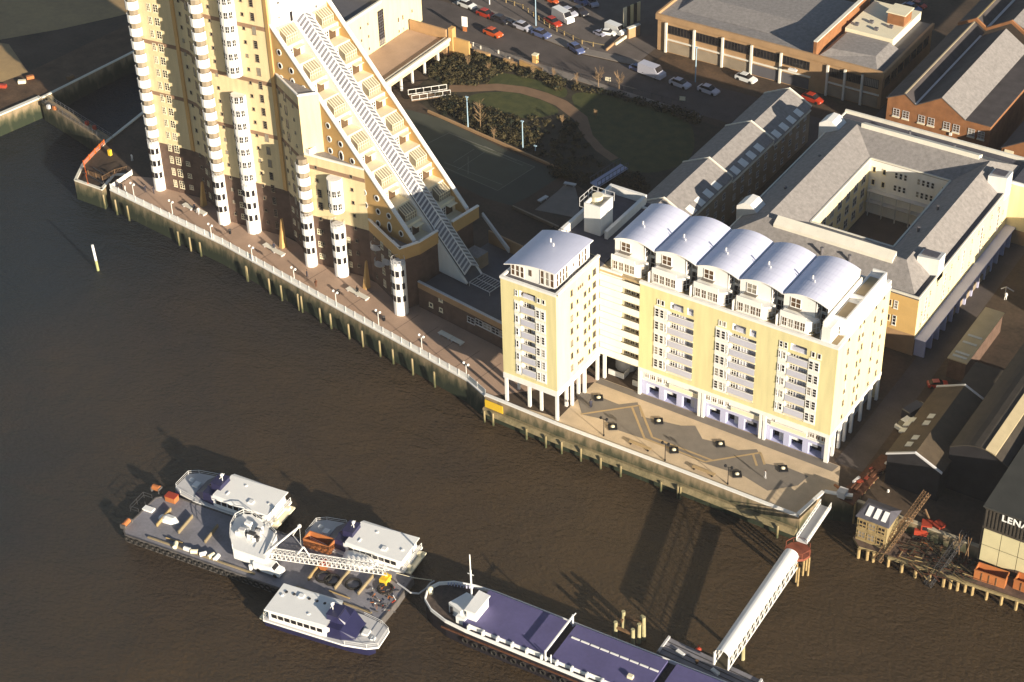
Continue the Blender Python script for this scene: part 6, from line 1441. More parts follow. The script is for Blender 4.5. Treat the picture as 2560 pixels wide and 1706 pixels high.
b = MB(); b.tube(a1, a2, .13, 5); b.tube(a1+Vector((0,-.9,0)), a2+Vector((0,-.3,0)), .13, 5); b.tube(a3, a2, .1, 5); b.sph(a2, .35, 6, 4); b.tube(a3, CL('N', 390, 430, bz+2.2), .06, 4); b.tube(a2, CL('N', 380, 440, bz+3.2), .03, 3)
b.build('gantry_frame', M['white'], crane, local=True)
b = MB(); t0 = CL('N', 400, 430, bz+4.0); 
for e_ in (CL('N', 340, 500, bz+2.5), CL('N', 460, 520, bz+2.5)): b.tube(t0, e_, .12, 5)
b.build('boom_stay', M['white'], crane, local=True)
tt = on_barge('white_tank', 'tank', 'white rounded tank cover on the barge beside the boom', 'N', 890, 560, lambda t: None)
tm = MB(); tm.sm = True; tm.loft([[(x_, 1.4*w_*math.cos(math.pi*k/8), .02+1.5*w_*math.sin(math.pi*k/8)) for k in range(9)] for x_, w_ in ((-2.8,.75),(-1.6,.98),(.6,1.0),(2.2,.7),(2.8,.3))]); tm.build('cover', M['boat_white'], tt, local=True)
# ================================================================== PASSENGER CATAMARANS
def make_catamaran(lab, x, y, rz, group, variant=0, bz_=-3.5):
    t = thing('passenger_boat', lab, 'passenger boat', (x, y, bz_), rz, group)
    for s in (-1, 1):
        b = MB(); rings = []
        for x_, w_, kl in ((0,.75,-.9),(3,.85,-1.2),(10,.85,-1.2),(14,.7,-1.1),(16.6,.35,-.6),(17.6,.06,.2)):
            rings.append([(x_, s*2.0-w_*.5, kl),(x_, s*2.0+w_*.5, kl),(x_, s*2.0+w_, .9),(x_, s*2.0-w_, .9)])
        b.loft(rings); b.build('hull', M['navy'], t, local=True)
    b = MB(); b.prism([(0,-2.9),(13,-2.95),(16.4,-2.4),(17.9,-1.6),(17.9,1.6),(16.4,2.4),(13,2.95),(0,2.9)], .9, 1.25, 0, 1); b.build('deck', [M['boat_white'], M['greywhite']], t, local=True)
    b = MB(); b.loft([[(x_,-y_,1.26),(x_,y_,1.26),(x_,y_-.12,z_),(x_,-y_+.12,z_)] for x_, y_, z_ in ((.8,2.55,3.2),(9.0,2.6,3.3),(10.6,2.4,3.2))]); b.build('cabin', M['boat_white'], t, local=True)
    for s in (-1, 1):
        for k in range(8): MB().box(1.4+k*1.05, 2.2+k*1.05, s*2.56-.03, s*2.56+.03, 2.0, 2.75).build('window', M['glass'], t, local=True)
    b = MB(); b.hexa([(.3,-2.75,3.32),(10.0,-2.8,3.42),(10.0,2.8,3.42),(.3,2.75,3.32)],[(.3,-2.7,3.5),(10.9-.7,-2.3,3.6),(10.9-.7,2.3,3.6),(.3,2.7,3.5)]); b.box(3.6,4.4,1.0,1.7,3.52,3.75).box(6.6,6.9,-1.4,-1.1,3.52,3.7).box(1.2,1.5,.4,.7,3.52,3.7).box(8.2,8.4,.9,1.5,3.55,3.72)
    b.build('cabin_roof', M['boat_white'], t, local=True)
    if variant == 2:
        for k in range(6): MB().cyl(1.6+k*1.25, 1.3, 3.5, 3.66, .22, 8).build('roof_vent', M['steel_dark'], t, local=True)
    b = MB(); b.loft([[(x_,-y_,1.26),(x_,y_,1.26),(x_,y_-.25,z_),(x_,-y_+.25,z_)] for x_, y_, z_ in ((10.2,2.5,3.35),(12.2,2.35,3.1),(14.2,1.7,1.5))]); b.build('forward_cabin', M['navy'], t, local=True)
    b = MB(); b.loft([[(x_,-y_,3.05),(x_,y_,3.05),(x_,y_-.2,z_),(x_,-y_+.2,z_)] for x_, y_, z_ in ((9.6,1.3,4.5),(11.3,1.2,4.5),(12.3,.9,3.3))]); b.build('wheelhouse', M['navy'], t, local=True)
    MB().box(9.5,11.4,-1.15,1.15,4.504,4.65).build('wheelhouse_roof', M['navy'], t, local=True)
    MB().hexa([(11.35,-1.0,3.9),(11.8,-1.0,3.75),(11.8,1.0,3.75),(11.35,1.0,3.9)],[(11.3,-1.0,4.45),(11.36,-1.0,4.45),(11.36,1.0,4.45),(11.3,1.0,4.45)]).build('windscreen', M['glass'], t, local=True)
    b = MB(); b.tube((10,0,4.6),(10,0,6.2),.06,5).tube((10,-.6,5.6),(10,.6,5.6),.05,4).sph((10,0,5.9),.3,8,5); b.build('radar_mast', M['boat_white'], t, local=True)
    b = MB(); P_ = [(13.2,-2.85),(16.4,-2.3),(17.8,-1.5),(17.8,1.5),(16.4,2.3),(13.2,2.85)]
    for p_, q_ in zip(P_, P_[1:]): b.tube((*p_,1.25),(*p_,2.05),.035,4).tube((*p_,2.05),(*q_,2.05),.035,4).tube((*p_,1.65),(*q_,1.65),.025,4)
    P_ = [(.1,-2.8),(.1,-1),(.1,1),(.1,2.8)]
    for p_, q_ in zip(P_, P_[1:]): b.tube((*p_,1.25),(*p_,2.2),.04,4).tube((*p_,2.2),(*q_,2.2),.04,4).tube((*p_,1.7),(*q_,1.7),.03,4)
    b.tube((.1,2.8,1.25),(.1,2.8,2.2),.04,4); b.build('rail', M['boat_white'], t, local=True)
    b = MB(); b.box(14.6,15.6,-.5,.5,1.26,1.7); b.box(16.2,16.8,-.9,-.3,1.26,1.6) ; b.build('deck_locker', M['boat_white'], t, local=True)
    for k in range(4): MB().sph((2+k*3.2, (-1)**variant*3.05, .6), .28, 7, 4).build('fender', M['boat_white'], t, local=True)
    MB().box(-.9,0.02,-2.4,2.4,.5,.8).box(-.6,.0,-1.8,-1.2,.8,1.5).box(-.6,.0,1.2,1.8,.8,1.5).build('stern_platform', M['cream'], t, local=True)
    return t
gb_ = 'white and navy passenger boats moored round the barge'
def place(lab, bow, stern, variant, bz_=-3.5):
    B_ = at(*bow, z=bz_+1.5); S_ = at(*stern, z=bz_+1.5); d = B_-S_; L = 17.9
    t = make_catamaran(lab, S_.x, S_.y, math.atan2(d.y, d.x), gb_, variant, bz_); k = math.hypot(d.x, d.y)/L*1.08; t.scale = (k, k*1.08, k*.86); return t
place('navy passenger boat with plain white roof moored above the left part of the barge', ('M', 790, 215), ('M', 1570, 480), 0)
place('navy passenger boat with white roof moored beside the orange container', ('N', 520, 270), ('N', 1320, 520), 1)
place('white passenger boat on the near side of the barge, bow to the right', ('N', 1005, 1165), ('N', 145, 905), 2)
# ================================================================== LONG SHIP
sz_ = -1.3
s0, s1_, s2_ = at('O', 100, 540, sz_), at('O', 1340, 1370, sz_), at('O', 2313, 1245, sz_)
srz = math.radians(2.8); ship = thing('long_cargo_ship', 'long low ship with violet blue hatch covers, white bulwarks and a thin white mast', 'ship', (s0.x, s0.y, sz_), srz)
def SL(c, x, y, z=None):
    z = sz_ if z is None else z; q = at(c, x, y, z)-Vector((s0.x, s0.y, sz_)); cs, sn = math.cos(-srz), math.sin(-srz); return Vector((q.x*cs-q.y*sn, q.x*sn+q.y*cs, q.z))
yl = SL('O', 1340, 1400).y; yh = SL('O', 1590, 950).y; ym = (yl+yh)/2; hb = (yh-yl)/2
hull = [(-.2,ym+.3),(.6,ym-1.8),(2.5,ym-hb*.72),(5.5,ym-hb*.93),(9,ym-hb),(60,ym-hb),(60,ym+hb),(9,ym+hb),(5.5,ym+hb*.93),(2.5,ym+hb*.75),(.6,ym+2.0)]
b = MB(); b.prism(hull, -3.4, 0, 0, 1); b.build('hull', [M['navy_black'], M['ship_deck']], ship, local=True)
b = MB(); 
for i in range(len(hull)):
    p_, q_ = hull[i], hull[(i+1)%len(hull)]
    if p_[0] >= 59 and q_[0] >= 59: continue
    b.beam((*p_,.62),(*q_,.62),.16,.6)
b.build('bulwark', M['boat_white'], ship, local=True)
b = MB(); b.beam((5,ym-hb-.06,-.6),(60,ym-hb-.06,-.6),.2,.25); b.beam((5,ym+hb+.06,-.6),(60,ym+hb+.06,-.6),.2,.25); b.build('rubbing_strake', M['rust'], ship, local=True)
for i in range(22): meshobj('tyre', tyre, ship, (9+i*1.6, ym-hb-.18, -1.5-.15*(i%2)), 0)
xg = SL('O', 1400, 1230).x
for xa, xb in ((8.2, xg-.7), (xg+.7, xg+15.2), (xg+16.6, 59.5)):
    MB().hexa([(xa,ym-hb+.75,.0),(xb,ym-hb+.75,.0),(xb,ym+hb-.55,.0),(xa,ym+hb-.55,.0)],[(xa,ym-hb+.75,1.0),(xb,ym-hb+.75,1.0),(xb,ym+hb-.55,1.0),(xa,ym+hb-.55,1.0)]).build('hatch_cover', M['hold'], ship, local=True)
b = MB()
n_ = 15
for i in range(n_): b.box(9+i*2.4+.3, 9+i*2.4+.55, ym-hb+.12, ym-hb+.7, .003, 1.25)
tag(b.build('coaming_stay', M['boat_white'], ship, local=True), kind='stuff')
for i in range(14): MB().box(9+i*2.4+.65, 9+i*2.4+2.6, ym-hb+.62, ym-hb+.74, .35, .95 if i % 4 else 1.15).build('coaming_plate', M['boat_white'], ship, local=True)
b = MB(); b.tube((xg,ym-hb+.4,.1),(xg,ym-hb+.4,2.4),.14,6).tube((xg,ym+hb-.4,.1),(xg,ym+hb-.4,2.4),.14,6).beam((xg,ym-hb+.4,2.3),(xg,ym+hb-.4,2.3),.22,.25).tube((xg+.9,ym-hb+.4,.1),(xg+.9,ym-hb+.4,2.0),.1,5)
b.tube((xg,ym+hb-1.0,2.3),(xg+.6,ym+hb-.6,3.2),.1,5); b.build('cargo_gantry', M['boat_white'], ship, local=True)
for i in range(9):
    MB().box(xg+1.3+i*1.55, xg+2.6+i*1.55, ym+1.1, ym+1.35, 1.004, 1.12).build('hatch_batten', M['boat_white'], ship, local=True)
q = SL('O', 2210, 1520, sz_+1); MB().box(q.x-.4,q.x+.4,q.y-.3,q.y+.3,1.004,1.5).build('hatch_box', M['cream'], ship, local=True)
h0, h1 = SL('O', 290, 700, sz_+2.2), SL('O', 400, 570, sz_+2.2)
b = MB(); ang = 0
b.hexa([(h0.x-.3,h0.y-.2,.01),(h0.x+2.2,h0.y-1.0,.01),(h0.x+3.2,h1.y-.3,.01),(h0.x+.9,h1.y,.01)],[(h0.x-.3,h0.y-.2,2.0),(h0.x+2.2,h0.y-1.0,2.0),(h0.x+3.2,h1.y-.3,2.0),(h0.x+.9,h1.y,2.0)]); b.build('deckhouse', M['boat_white'], ship, local=True)
MB().box(h0.x+.2,h0.x+.6,h0.y-.75,h0.y-.5,.4,1.7).build('deckhouse_door', M['glass'], ship, local=True)
w = [SL('O', 430, 790, sz_+3), SL('O', 550, 835, sz_+3), SL('O', 710, 640, sz_+3), SL('O', 590, 580, sz_+3)]
MB().hexa([(p.x,p.y,2.8) for p in w], [(p.x,p.y,3.0) for p in w]).build('wheelhouse_roof', M['boat_white'], ship, local=True)
cw = sum(w, Vector())/4; MB().hexa([(cw.x+(p.x-cw.x)*.85,cw.y+(p.y-cw.y)*.85,.01) for p in w], [(cw.x+(p.x-cw.x)*.85,cw.y+(p.y-cw.y)*.85,2.79) for p in w]).build('wheelhouse', M['boat_white'], ship, local=True)
mq = SL('O', 512, 650, sz_+2.2); b = MB(); b.tube((mq.x,mq.y,1.8),(mq.x,mq.y,7.4),.14,6).tube((mq.x,mq.y,7.4),(mq.x,mq.y,10.4),.09,5).tube((mq.x-.5,mq.y,6.6),(mq.x+.5,mq.y,6.6),.07,4); b.build('mast', M['boat_white'], ship, local=True)
q = SL('O', 390, 880, sz_+1); MB().box(q.x-.6,q.x+.9,q.y-.3,q.y+.9,.01,1.3).build('vent_house', M['boat_white'], ship, local=True)
b = MB(); b.cyl(.5,ym,0.01,.7,.35,8).sph((.4,ym,.8),.45,7,4); b.build('bow_windlass', M['cream'], ship, local=True)
b = MB()
for i in range(9): b.cyl(1.8+i*.45, ym+hb*.62+.22*i*.55, .02, .55, .12, 6)
b.build('bollard_row', M['boat_shade'], ship, local=True)
# hawser between barge and ship
hp = [at('N', *a, z=-1.9) for a in ((1190,735),(1240,770),(1300,815),(1370,822),(1430,780),(1465,735),(1500,715))]; b = MB()
for p_, q_ in zip(hp, hp[1:]): b.tube(p_, q_, .13, 6)
tag(b.build('mooring_hose', M['greywhite'], loc=hp[0]), 'thick pale hose sagging between the barge and the ship bow', 'hose')
hp = [at('N', *a, z=-1.7) for a in ((1180,650),(1330,690),(1480,710))]; b = MB()
for p_, q_ in zip(hp, hp[1:]): b.tube(p_, q_, .05, 5)
tag(b.build('mooring_rope', M['cream'], loc=hp[0]), 'thin mooring rope from the barge to the ship bow', 'rope')
# ================================================================== STREET FURNITURE ON THE PROMENADE AND PLAZA
def lamp_mesh(m1):
    a = MB().cyl(0,0,0,3.3,.07,7,r2=.05).cyl(0,0,0,.3,.13,8).mesh('pole', [M[m1]])
    b = MB().tube((-.5,0,3.25),(.5,0,3.25),.04,5).mesh('arm', [M[m1]])
    g = MB().sph((0,0,0), .24, 8, 5).mesh('lamp_globe', [M['boat_white'] if m1 == 'white' else M['black']])
    return a, b, g
LM = lamp_mesh('white'); LP_ = lamp_mesh('black')
def lamp(lab, p, mm, group, rz=0, sc=1.0):
    t = thing('lamp_post', lab, 'lamp post', p, rz, group); t.scale = (sc, sc, sc)
    meshobj('pole', mm[0], t); meshobj('arm', mm[1], t)
    for s in (-1, 1): meshobj('lamp_globe', mm[2], t, (s*.5, 0, 3.4))
    return t
for i, (c, x, y) in enumerate((('F',890,335),('F',1150,455),('F',1414,615),('F',1690,765),('G',352,912),('G',634,1072),('G',920,1205),('G',1212,1372),('G',1512,1562))):
    p = at(c, x, y-8, .03); q = p + Vector((F0.n.x, F0.n.y, 0))*-.7
    lamp('white double globe lamp post behind the promenade railing, %s from the dock end' % ORD[i], (q.x, q.y, .02), LM, 'white lamp posts along the promenade', F0.rz)
for i, (c, x, y) in enumerate((('J',970,910),('J',1450,1105),('K',480,1240))):
    lamp(['dark double lamp post on the plaza nearest the slender block', 'dark double lamp post in the middle of the plaza edge', 'dark double lamp post at the darker right end of the plaza'][i], at(c, x, y, .03), LP_, 'dark lamp posts along the plaza edge', .1, 1.05)
for i, (c, x, y) in enumerate((('J',930,615),('J',1040,843),('J',1400,797),('J',1520,1025),('K',425,940),('K',550,1168),('K',897,1125))):
    q = at(c, x, y, .06)
    lab = ['square dark planter with pale dome nearest the white columns, back row', 'square dark planter with pale dome leftmost in the front row', 'square dark planter with pale dome second in the back row', 'square dark planter with pale dome in the middle of the front row', 'square dark planter with pale dome third in the back row', 'square dark planter with pale dome at the right end of the front row', 'square dark planter standing in the shaded right end of the plaza'][i]
    t = thing('square_planter', lab, 'planter', q, .6, 'square planters on the patterned plaza')
    b = MB(); b.box(-.72,.72,-.72,-.42,0,.22).box(-.72,.72,.42,.72,0,.22).box(-.72,-.42,-.42,.42,0,.22).box(.42,.72,-.42,.42,0,.22); b.build('kerb', M['black'], t, local=True)
    b = MB(); b.cyl(0,0,0,.16,.3,10).sph((0,0,.2), .36, 9, 5, 0, .6); b.build('dome', M['cream'], t, local=True)
bench_me = MB().box(-1.35,1.35,-.5,.5,.38,.5).mesh('seat', [M['coping']]); bench_lg = MB().box(-.12,.12,-.4,.4,0,.379).mesh('leg', [M['greywhite']])
for i, (c, x, y, lab) in enumerate((('F',1272,368,'pale flat bench beside the first brick fin, left of its pair'),('F',1358,405,'pale flat bench beside the first brick fin, right of its pair'),('G',197,640,'pale flat bench near the second brick fin, left of its pair'),('G',262,680,'pale flat bench near the second brick fin, right of its pair'),('G',762,938,'pale flat bench in front of the dark tower foot, left of its pair'),('G',828,975,'pale flat bench in front of the dark tower foot, right of its pair'),('G',1387,1235,'shaded bench by the low brick building, left of its pair'),('G',1467,1277,'shaded bench by the low brick building, right of its pair'))):
    q = at(c, x, y, .4); t = thing('bench', lab, 'bench', (q.x, q.y, .022), F0.rz, 'pale benches along the promenade wall'); meshobj('seat', bench_me, t); meshobj('leg', bench_lg, t, (-1, 0, 0)); meshobj('leg', bench_lg, t, (1, 0, 0))
for i, (c, x, y) in enumerate((('J',1170,975),('K',215,1128))):
    a = at(c, x, y, .04); t = thing('timber_bench', ['long orange brown timber bench at the plaza edge below the first planter row', 'long orange brown timber bench at the plaza edge left of the last lamp post'][i], 'bench', a, -.02, 'timber benches on the plaza')
    for k in range(4): MB().box(-.2, 3.8, k*.17, k*.17+.13, .38, .45).build('slat', M['plaza_line'], t, local=True)
    for k in (0.2, 3.4): MB().box(k-.1, k+.1, 0, .64, 0, .379).build('leg', M['black'], t, local=True)
# ground drains / bins as small dark things on the promenade
for i, (c, x, y, lab) in enumerate((('F',1555,552,'small dark bin on the promenade below the second turret'),('G',665,960,'dark bin on the promenade beside the fourth lamp'),('G',973,1140,'small dark bin on the brown promenade near the last turret'),('J',870,678,'low dark bollard on the plaza near the first planter'),('J',875,680,None))):
    if not lab: continue
    q = at(c, x, y, .03); t = thing('litter_bin', lab, 'bin', q); MB().cyl(0,0,0,.8,.24,9).build('body', M['black'], t, local=True); MB().cyl(0,0,.804,.9,.28,9).build('lid', M['barge_side'], t, local=True)
# ------------------------------------------------------------------ people (tiny in the photograph)
def person(lab, p, rz=0, top='cloth', legs='black', sit=False, group='people on the promenade'):
    b = MB(); n = 8
    def ring(cx_, cy_, z, rx, ry): return [(cx_+rx*math.cos(2*math.pi*k/n), cy_+ry*math.sin(2*math.pi*k/n), z) for k in range(n)]
    t = thing('person', lab, 'person', p, rz, group)
    bm_ = bpy.data.meshes.new('body')
    if sit: jn = [(0,0,.62),(0,0,.95),(0,0,1.22),(0,0,1.3),(.0,.1,.6),(.0,.42,.55),(0,.5,.12),(-.1,0,.6),(-.1,.42,.55),(-.1,.5,.12),(-.2,.0,1.2),(-.28,.1,.92),(-.2,.3,.8),(.2,.0,1.2),(.28,.1,.92),(.2,.3,.8),(0,.02,1.5)]
    else: jn = [(0,0,.92),(0,0,1.2),(0,0,1.42),(0,0,1.5),(.1,0,.88),(.12,.06,.48),(.12,0,.07),(-.1,0,.88),(-.12,-.08,.48),(-.12,-.14,.07),(-.2,0,1.4),(-.27,.02,1.12),(-.25,.12,.86),(.2,0,1.4),(.27,-.02,1.12),(.25,.06,.86),(0,.02,1.66)]
    ed = [(0,1),(1,2),(2,3),(0,4),(4,5),(5,6),(0,7),(7,8),(8,9),(2,10),(10,11),(11,12),(2,13),(13,14),(14,15),(3,16)]
    rd = [.15,.15,.15,.06,.1,.07,.05,.1,.07,.05,.06,.045,.035,.06,.045,.035,.1]
    bm_.from_pydata(jn, ed, []); o = bpy.data.objects.new('body', bm_); COL.objects.link(o); o.parent = t
    md = o.modifiers.new('skin', 'SKIN'); sk = bm_.skin_vertices[0].data if bm_.skin_vertices else None
    if sk is None:
        bb_ = bmesh.new(); bb_.from_mesh(bm_); bb_.verts.layers.skin.verify(); bb_.to_mesh(bm_); bb_.free(); sk = bm_.skin_vertices[0].data
    for i, r_ in enumerate(rd): sk[i].radius = (r_, r_)
    sk[0].use_root = True; o.modifiers.new('sub', 'SUBSURF').levels = 1; bm_.materials.append(M[top])
    hm = MB().sph((0,.02,jn[16][2]+.03), .115, 8, 6, 0, 1.15); hm.build('head', M['skin'], t, local=True)
    MB().sph((0,-.01,jn[16][2]+.07), .12, 8, 6, 0, .95).build('hair', M['black'], t, local=True)
person('person in dark clothes walking near the left end of the promenade', at('F', 985, 275, .03), 2.0)
person('person in dark clothes following on the promenade by the white turret foot', at('F', 1040, 285, .03), 2.2)
person('person sitting between the two benches by the first brick fin', at('F', 1318, 392, .03), F0.rz+math.pi, 'cloth', sit=True)
person('person standing beside the bench at the first brick fin', at('F', 1345, 425, .03), 1.0, 'greywhite')
person('person in dark coat standing between the benches near the second brick fin', at('G', 232, 665, .03), .4)
person('person between the benches in front of the dark tower foot', at('G', 795, 962, .03), .2, 'black')
person('person in a dark coat walking on the promenade below turret four', at('G', 455, 852, .03), 2.6)
person('person with reddish coat walking on the promenade between two lamps', at('G', 515, 915, .03), 1.2, 'rust')
for i, (x, y) in enumerate(((790,245),(825,262),(850,275))):
    person(['person at the corner of the promenade railing, leftmost of three', 'person at the corner of the promenade railing, middle of three', 'person in pale coat at the corner of the railing, rightmost of three'][i], at('F', x, y, .03), i, ['cloth','black','greywhite'][i])
person('person in dark clothes crossing the plaza beside the first planter', at('J', 868, 690, .05), .8, group='people on the plaza')
person('person in a pale coat on the shaded right end of the plaza', at('K', 760, 1200, .06), 2.4, 'greywhite', group='people on the plaza')
person('person in white beside the jetty gate under the tower', at('A', 895, 1090, .03), 0, 'boat_white')
person('small figure in pale clothes standing on the shaded lane', at('X', 2310, 690, .03), 0, 'boat_white')
# ------------------------------------------------------------------ jetty railings, lock walkway
railing('railing', 'orange railing round the small jetty at the dock entrance', [tuple(p)[:2] for p in (at('A',700,985), at('A',640,1045), at('A',560,1130), at('A',580,1200))], 1.1, pw=2.2, m='orange', base=.3, t=-.25, solid=0)
railing('railing', 'orange railing along the inner edge of the jetty', [tuple(p)[:2] for p in (at('A',595,1195), at('A',700,1235), at('A',780,1190), at('A',870,1165))], 1.1, pw=2.2, m='rust_brown', base=.3, t=-.2, solid=0)
w0, w1 = at('A', 285, 690, .2), at('A', 715, 960, .2); t = thing('dock_gate_walkway', 'dark dock gate walkway with railings crossing the mouth of the dock', 'dock gate', w0)
d = (w1-w0).normalized(); nn_ = Vector((-d.y, d.x, 0))
b = MB(); b.hexa([p+Vector((0,0,-6)) for p in (w0-nn_*.2, w1-nn_*.2, w1+nn_*1.8, w0+nn_*1.8)], [w0-nn_*.2, w1-nn_*.2, w1+nn_*1.8, w0+nn_*1.8]); b.build('gate_wall', M['river_stone'], t)
for s in (0, 1.6):
    b = MB()
    for i in range(16): q = w0.lerp(w1, i/15)+nn_*s; b.tube(q, q+Vector((0,0,1.1)), .04, 4)
    b.tube(w0+nn_*s+Vector((0,0,1.1)), w1+nn_*s+Vector((0,0,1.1)), .05, 4); b.tube(w0+nn_*s+Vector((0,0,.6)), w1+nn_*s+Vector((0,0,.6)), .035, 4); b.build('rail', M['glint'], t)
for i, (x, y, m_) in enumerate(((370,742,'dull_orange'),(590,845,'red'),(640,875,'red'),(330,735,'greywhite'),(745,1050,'yellow'))):
    q = at('A', x, y, .22); tag(MB().box(q.x-.3,q.x+.3,q.y-.3,q.y+.3,.22,1.1+.4*(i == 4)).build('lifebuoy_box', M[m_], loc=q), ['orange lifebuoy box near the far end of the dock gate','red box halfway along the dock gate walkway','red box on the dock gate walkway near the jetty','grey gate post box at the far end of the dock gate','yellow marker post on the jetty behind the orange railing'][i], 'box')
t = thing('gate_mechanism', 'dark timber gate frame lying across the small jetty', 'gate gear', at('A', 660, 1180, .02))
for a_, b_ in (((600,1150),(700,1230)),((630,1130),(740,1200)),((560,1160),(690,1235))): MB().beam(at('A',*a_,.6), at('A',*b_,.6), .15, .3).build('beam', M['steel_dark'], t)
MB().tube(at('A',575,1165,.1), at('A',595,1240,.9), .12, 5).build('brace', M['orange'], t)
# ------------------------------------------------------------------ cars
def carmesh(m):
    b = MB(); L = [(-2.1,.80,.35,.86),(-1.9,.84,.22,.92),(-.6,.86,.2,.95),(1.0,.86,.2,.92),(1.9,.82,.22,.74),(2.12,.74,.32,.66)]
    b.loft([[(x,-w_,z0),(x,w_,z0),(x,w_*.97,z1),(x,-w_*.97,z1)] for x, w_, z0, z1 in L]); body = b.mesh('body', [M[m]])
    b = MB(); b.loft([[(x,-w_,.9),(x,w_,.9),(x,w_*.82,z1),(x,-w_*.82,z1)] for x, w_, z1 in ((-1.75,.78,.95),(-1.15,.78,1.38),(.25,.78,1.42),(1.05,.78,.96))]); gls = b.mesh('windows', [M['glass']])
    b = MB(); b.hexa([(-1.1,-.62,1.385),(.3,-.62,1.42),(.3,.62,1.42),(-1.1,.62,1.385)],[(-1.05,-.6,1.43),(.25,-.6,1.46),(.25,.6,1.46),(-1.05,.6,1.43)]); rf = b.mesh('car_roof', [M[m]])
    return body, gls, rf
whl = MB().tube((0,-.09,0),(0,.09,0),.31,12).mesh('wheel', [M['rubber']]); lgt = MB().box(0,.04,-.16,.16,-.06,.06).mesh('headlight', [M['skylight']])
CM = {}
def car(m, c, x, y, lab, rz, van=0, sc=1.12, group=None, z=.03):
    q = at(c, x, y, .5); t = thing('parked_car' if not van else 'parked_van', lab, 'car' if not van else 'van', (q.x, q.y, z), rz, group); t.scale = (sc, sc, sc)
    if van:
        if ('v', m) not in CM:
            b = MB(); b.loft([[(xx,-.9,.3),(xx,.9,.3),(xx,.82,z1),(xx,-.82,z1)] for xx, z1 in ((-2.4,1.95),(-2.3,2.05),(1.1,2.05),(1.75,1.2),(2.4,1.05))]); CM['v', m] = b.mesh('body', [M[m]])
            b = MB(); b.hexa([(1.2,-.78,1.35),(1.72,-.78,1.3),(1.72,.78,1.3),(1.2,.78,1.35)],[(1.16,-.74,2.03),(1.2,-.74,2.06),(1.2,.74,2.06),(1.16,.74,2.03)]); CM['w', 0] = b.mesh('windscreen', [M['glass']])
        meshobj('body', CM['v', m], t); meshobj('windscreen', CM['w', 0], t)
    else:
        if m not in CM: CM[m] = carmesh(m)
        for nm, me in zip(('body', 'windows', 'car_roof'), CM[m]): meshobj(nm, me, t)
        for s in (-.55, .55): meshobj('headlight', lgt, t, (2.1, s, .55))
    for xx in (-1.3, 1.35):
        for s in (-.8, .8): meshobj('wheel', whl, t, (xx, s, .31))
    return t
gc = 'cars parked along the road'
r1 = math.atan2(-5.2, 35.7)
car('car_white','U',180,85,'white car at the head of the parked line by the road', r1, group=gc); car('car_red','U',490,235,'dull red car behind the white one in the parked line', r1, group=gc)
car('car_dark','U',730,330,'dark car third in the line parked by the road', r1, group=gc); car('car_dark','U',900,385,'black car between the dark and the silver one', r1, group=gc, sc=.8)
car('car_silver','U',1090,440,'silver grey car near the end of the parked line', r1, group=gc); car('car_blue','U',1390,560,'grey blue car at the end of the line by the blue pole', r1, group=gc)
car('car_orange','U',605,545,'orange red car driving on the dark road', r1-.02); car('car_blue','U',1960,800,'dark blue car alone at the side road mouth', r1-.3)
gp = 'vehicles in the car park'
car('car_red','V',330,440,'red car in the car park beside the white van', -.35, group=gp); car('car_white','V',530,360,'big white van in the car park beside the red car', -.35, 1, 1.2, group=gp); car('car_silver','V',640,250,'cream car behind the white van in the car park', -.3, group=gp)
car('car_dark','V',860,230,'dark car in the middle of the car park', -.4, group=gp); car('car_white','V',1560,610,'white van parked by the billboard', -.2, 1, 1.05, group=gp); car('car_white','V',1410,640,'white car beside the van at the billboard', .2, group=gp, sc=.9)
car('car_grey','V',1240,650,'small grey car in front of the billboard vehicles', -.2, group=gp, sc=.7); car('car_grey','V',1090,50,'grey pickup at the dark top of the car park', -.6, group=gp); car('car_orange','V',310,5,'orange car cut by the top edge of the picture', -.2, group=gp, sc=.8)
car('car_blue','V',870,20,'blue car at the dark top edge of the car park', -.2, group=gp)
gs = 'vehicles parked in the shaded road'
car('car_silver','D',110,690,'lilac grey van in the shaded road below the office', -.12, 1, 1.25, group=gs); car('car_blue','D',-20,640,'blue grey car half hidden behind the lilac van', -.1, group=gs, sc=.9)
car('car_silver','D',375,785,'silver hatchback right of the lilac van in the shade', -.13, group=gs); car('car_silver','D',640,845,'silver saloon nearest the pitched terrace roofs', -.1, group=gs); car('car_white','D',990,735,'white saloon parked against the office wall', -.1, group=gs)
car('car_red','D',1610,925,'red sports car in the shade by the office corner', -.15, group=gs); car('car_blue','E',780,60,'blue and red car in the dark side road at the top', -.2, group=gs); car('car_red','E',830,35,'dark red car at the top of the side road', -.2, group=gs, sc=.9)
car('car_dark','E',500,700,'dark car in the shaded road behind the courtyard block', -.1, group=gs)
car('car_white','L',612,580,'white car with dark windows parked by the brown workshop', 1.25, group='vehicles in the lane'); car('car_dark','L',660,500,'dark van in the lane by the brown workshop', 1.25, 1, 1.0, group='vehicles in the lane'); car('car_red','L',825,290,'red car in the dark yard below the buff shed', .6, group='vehicles in the lane', sc=.8)
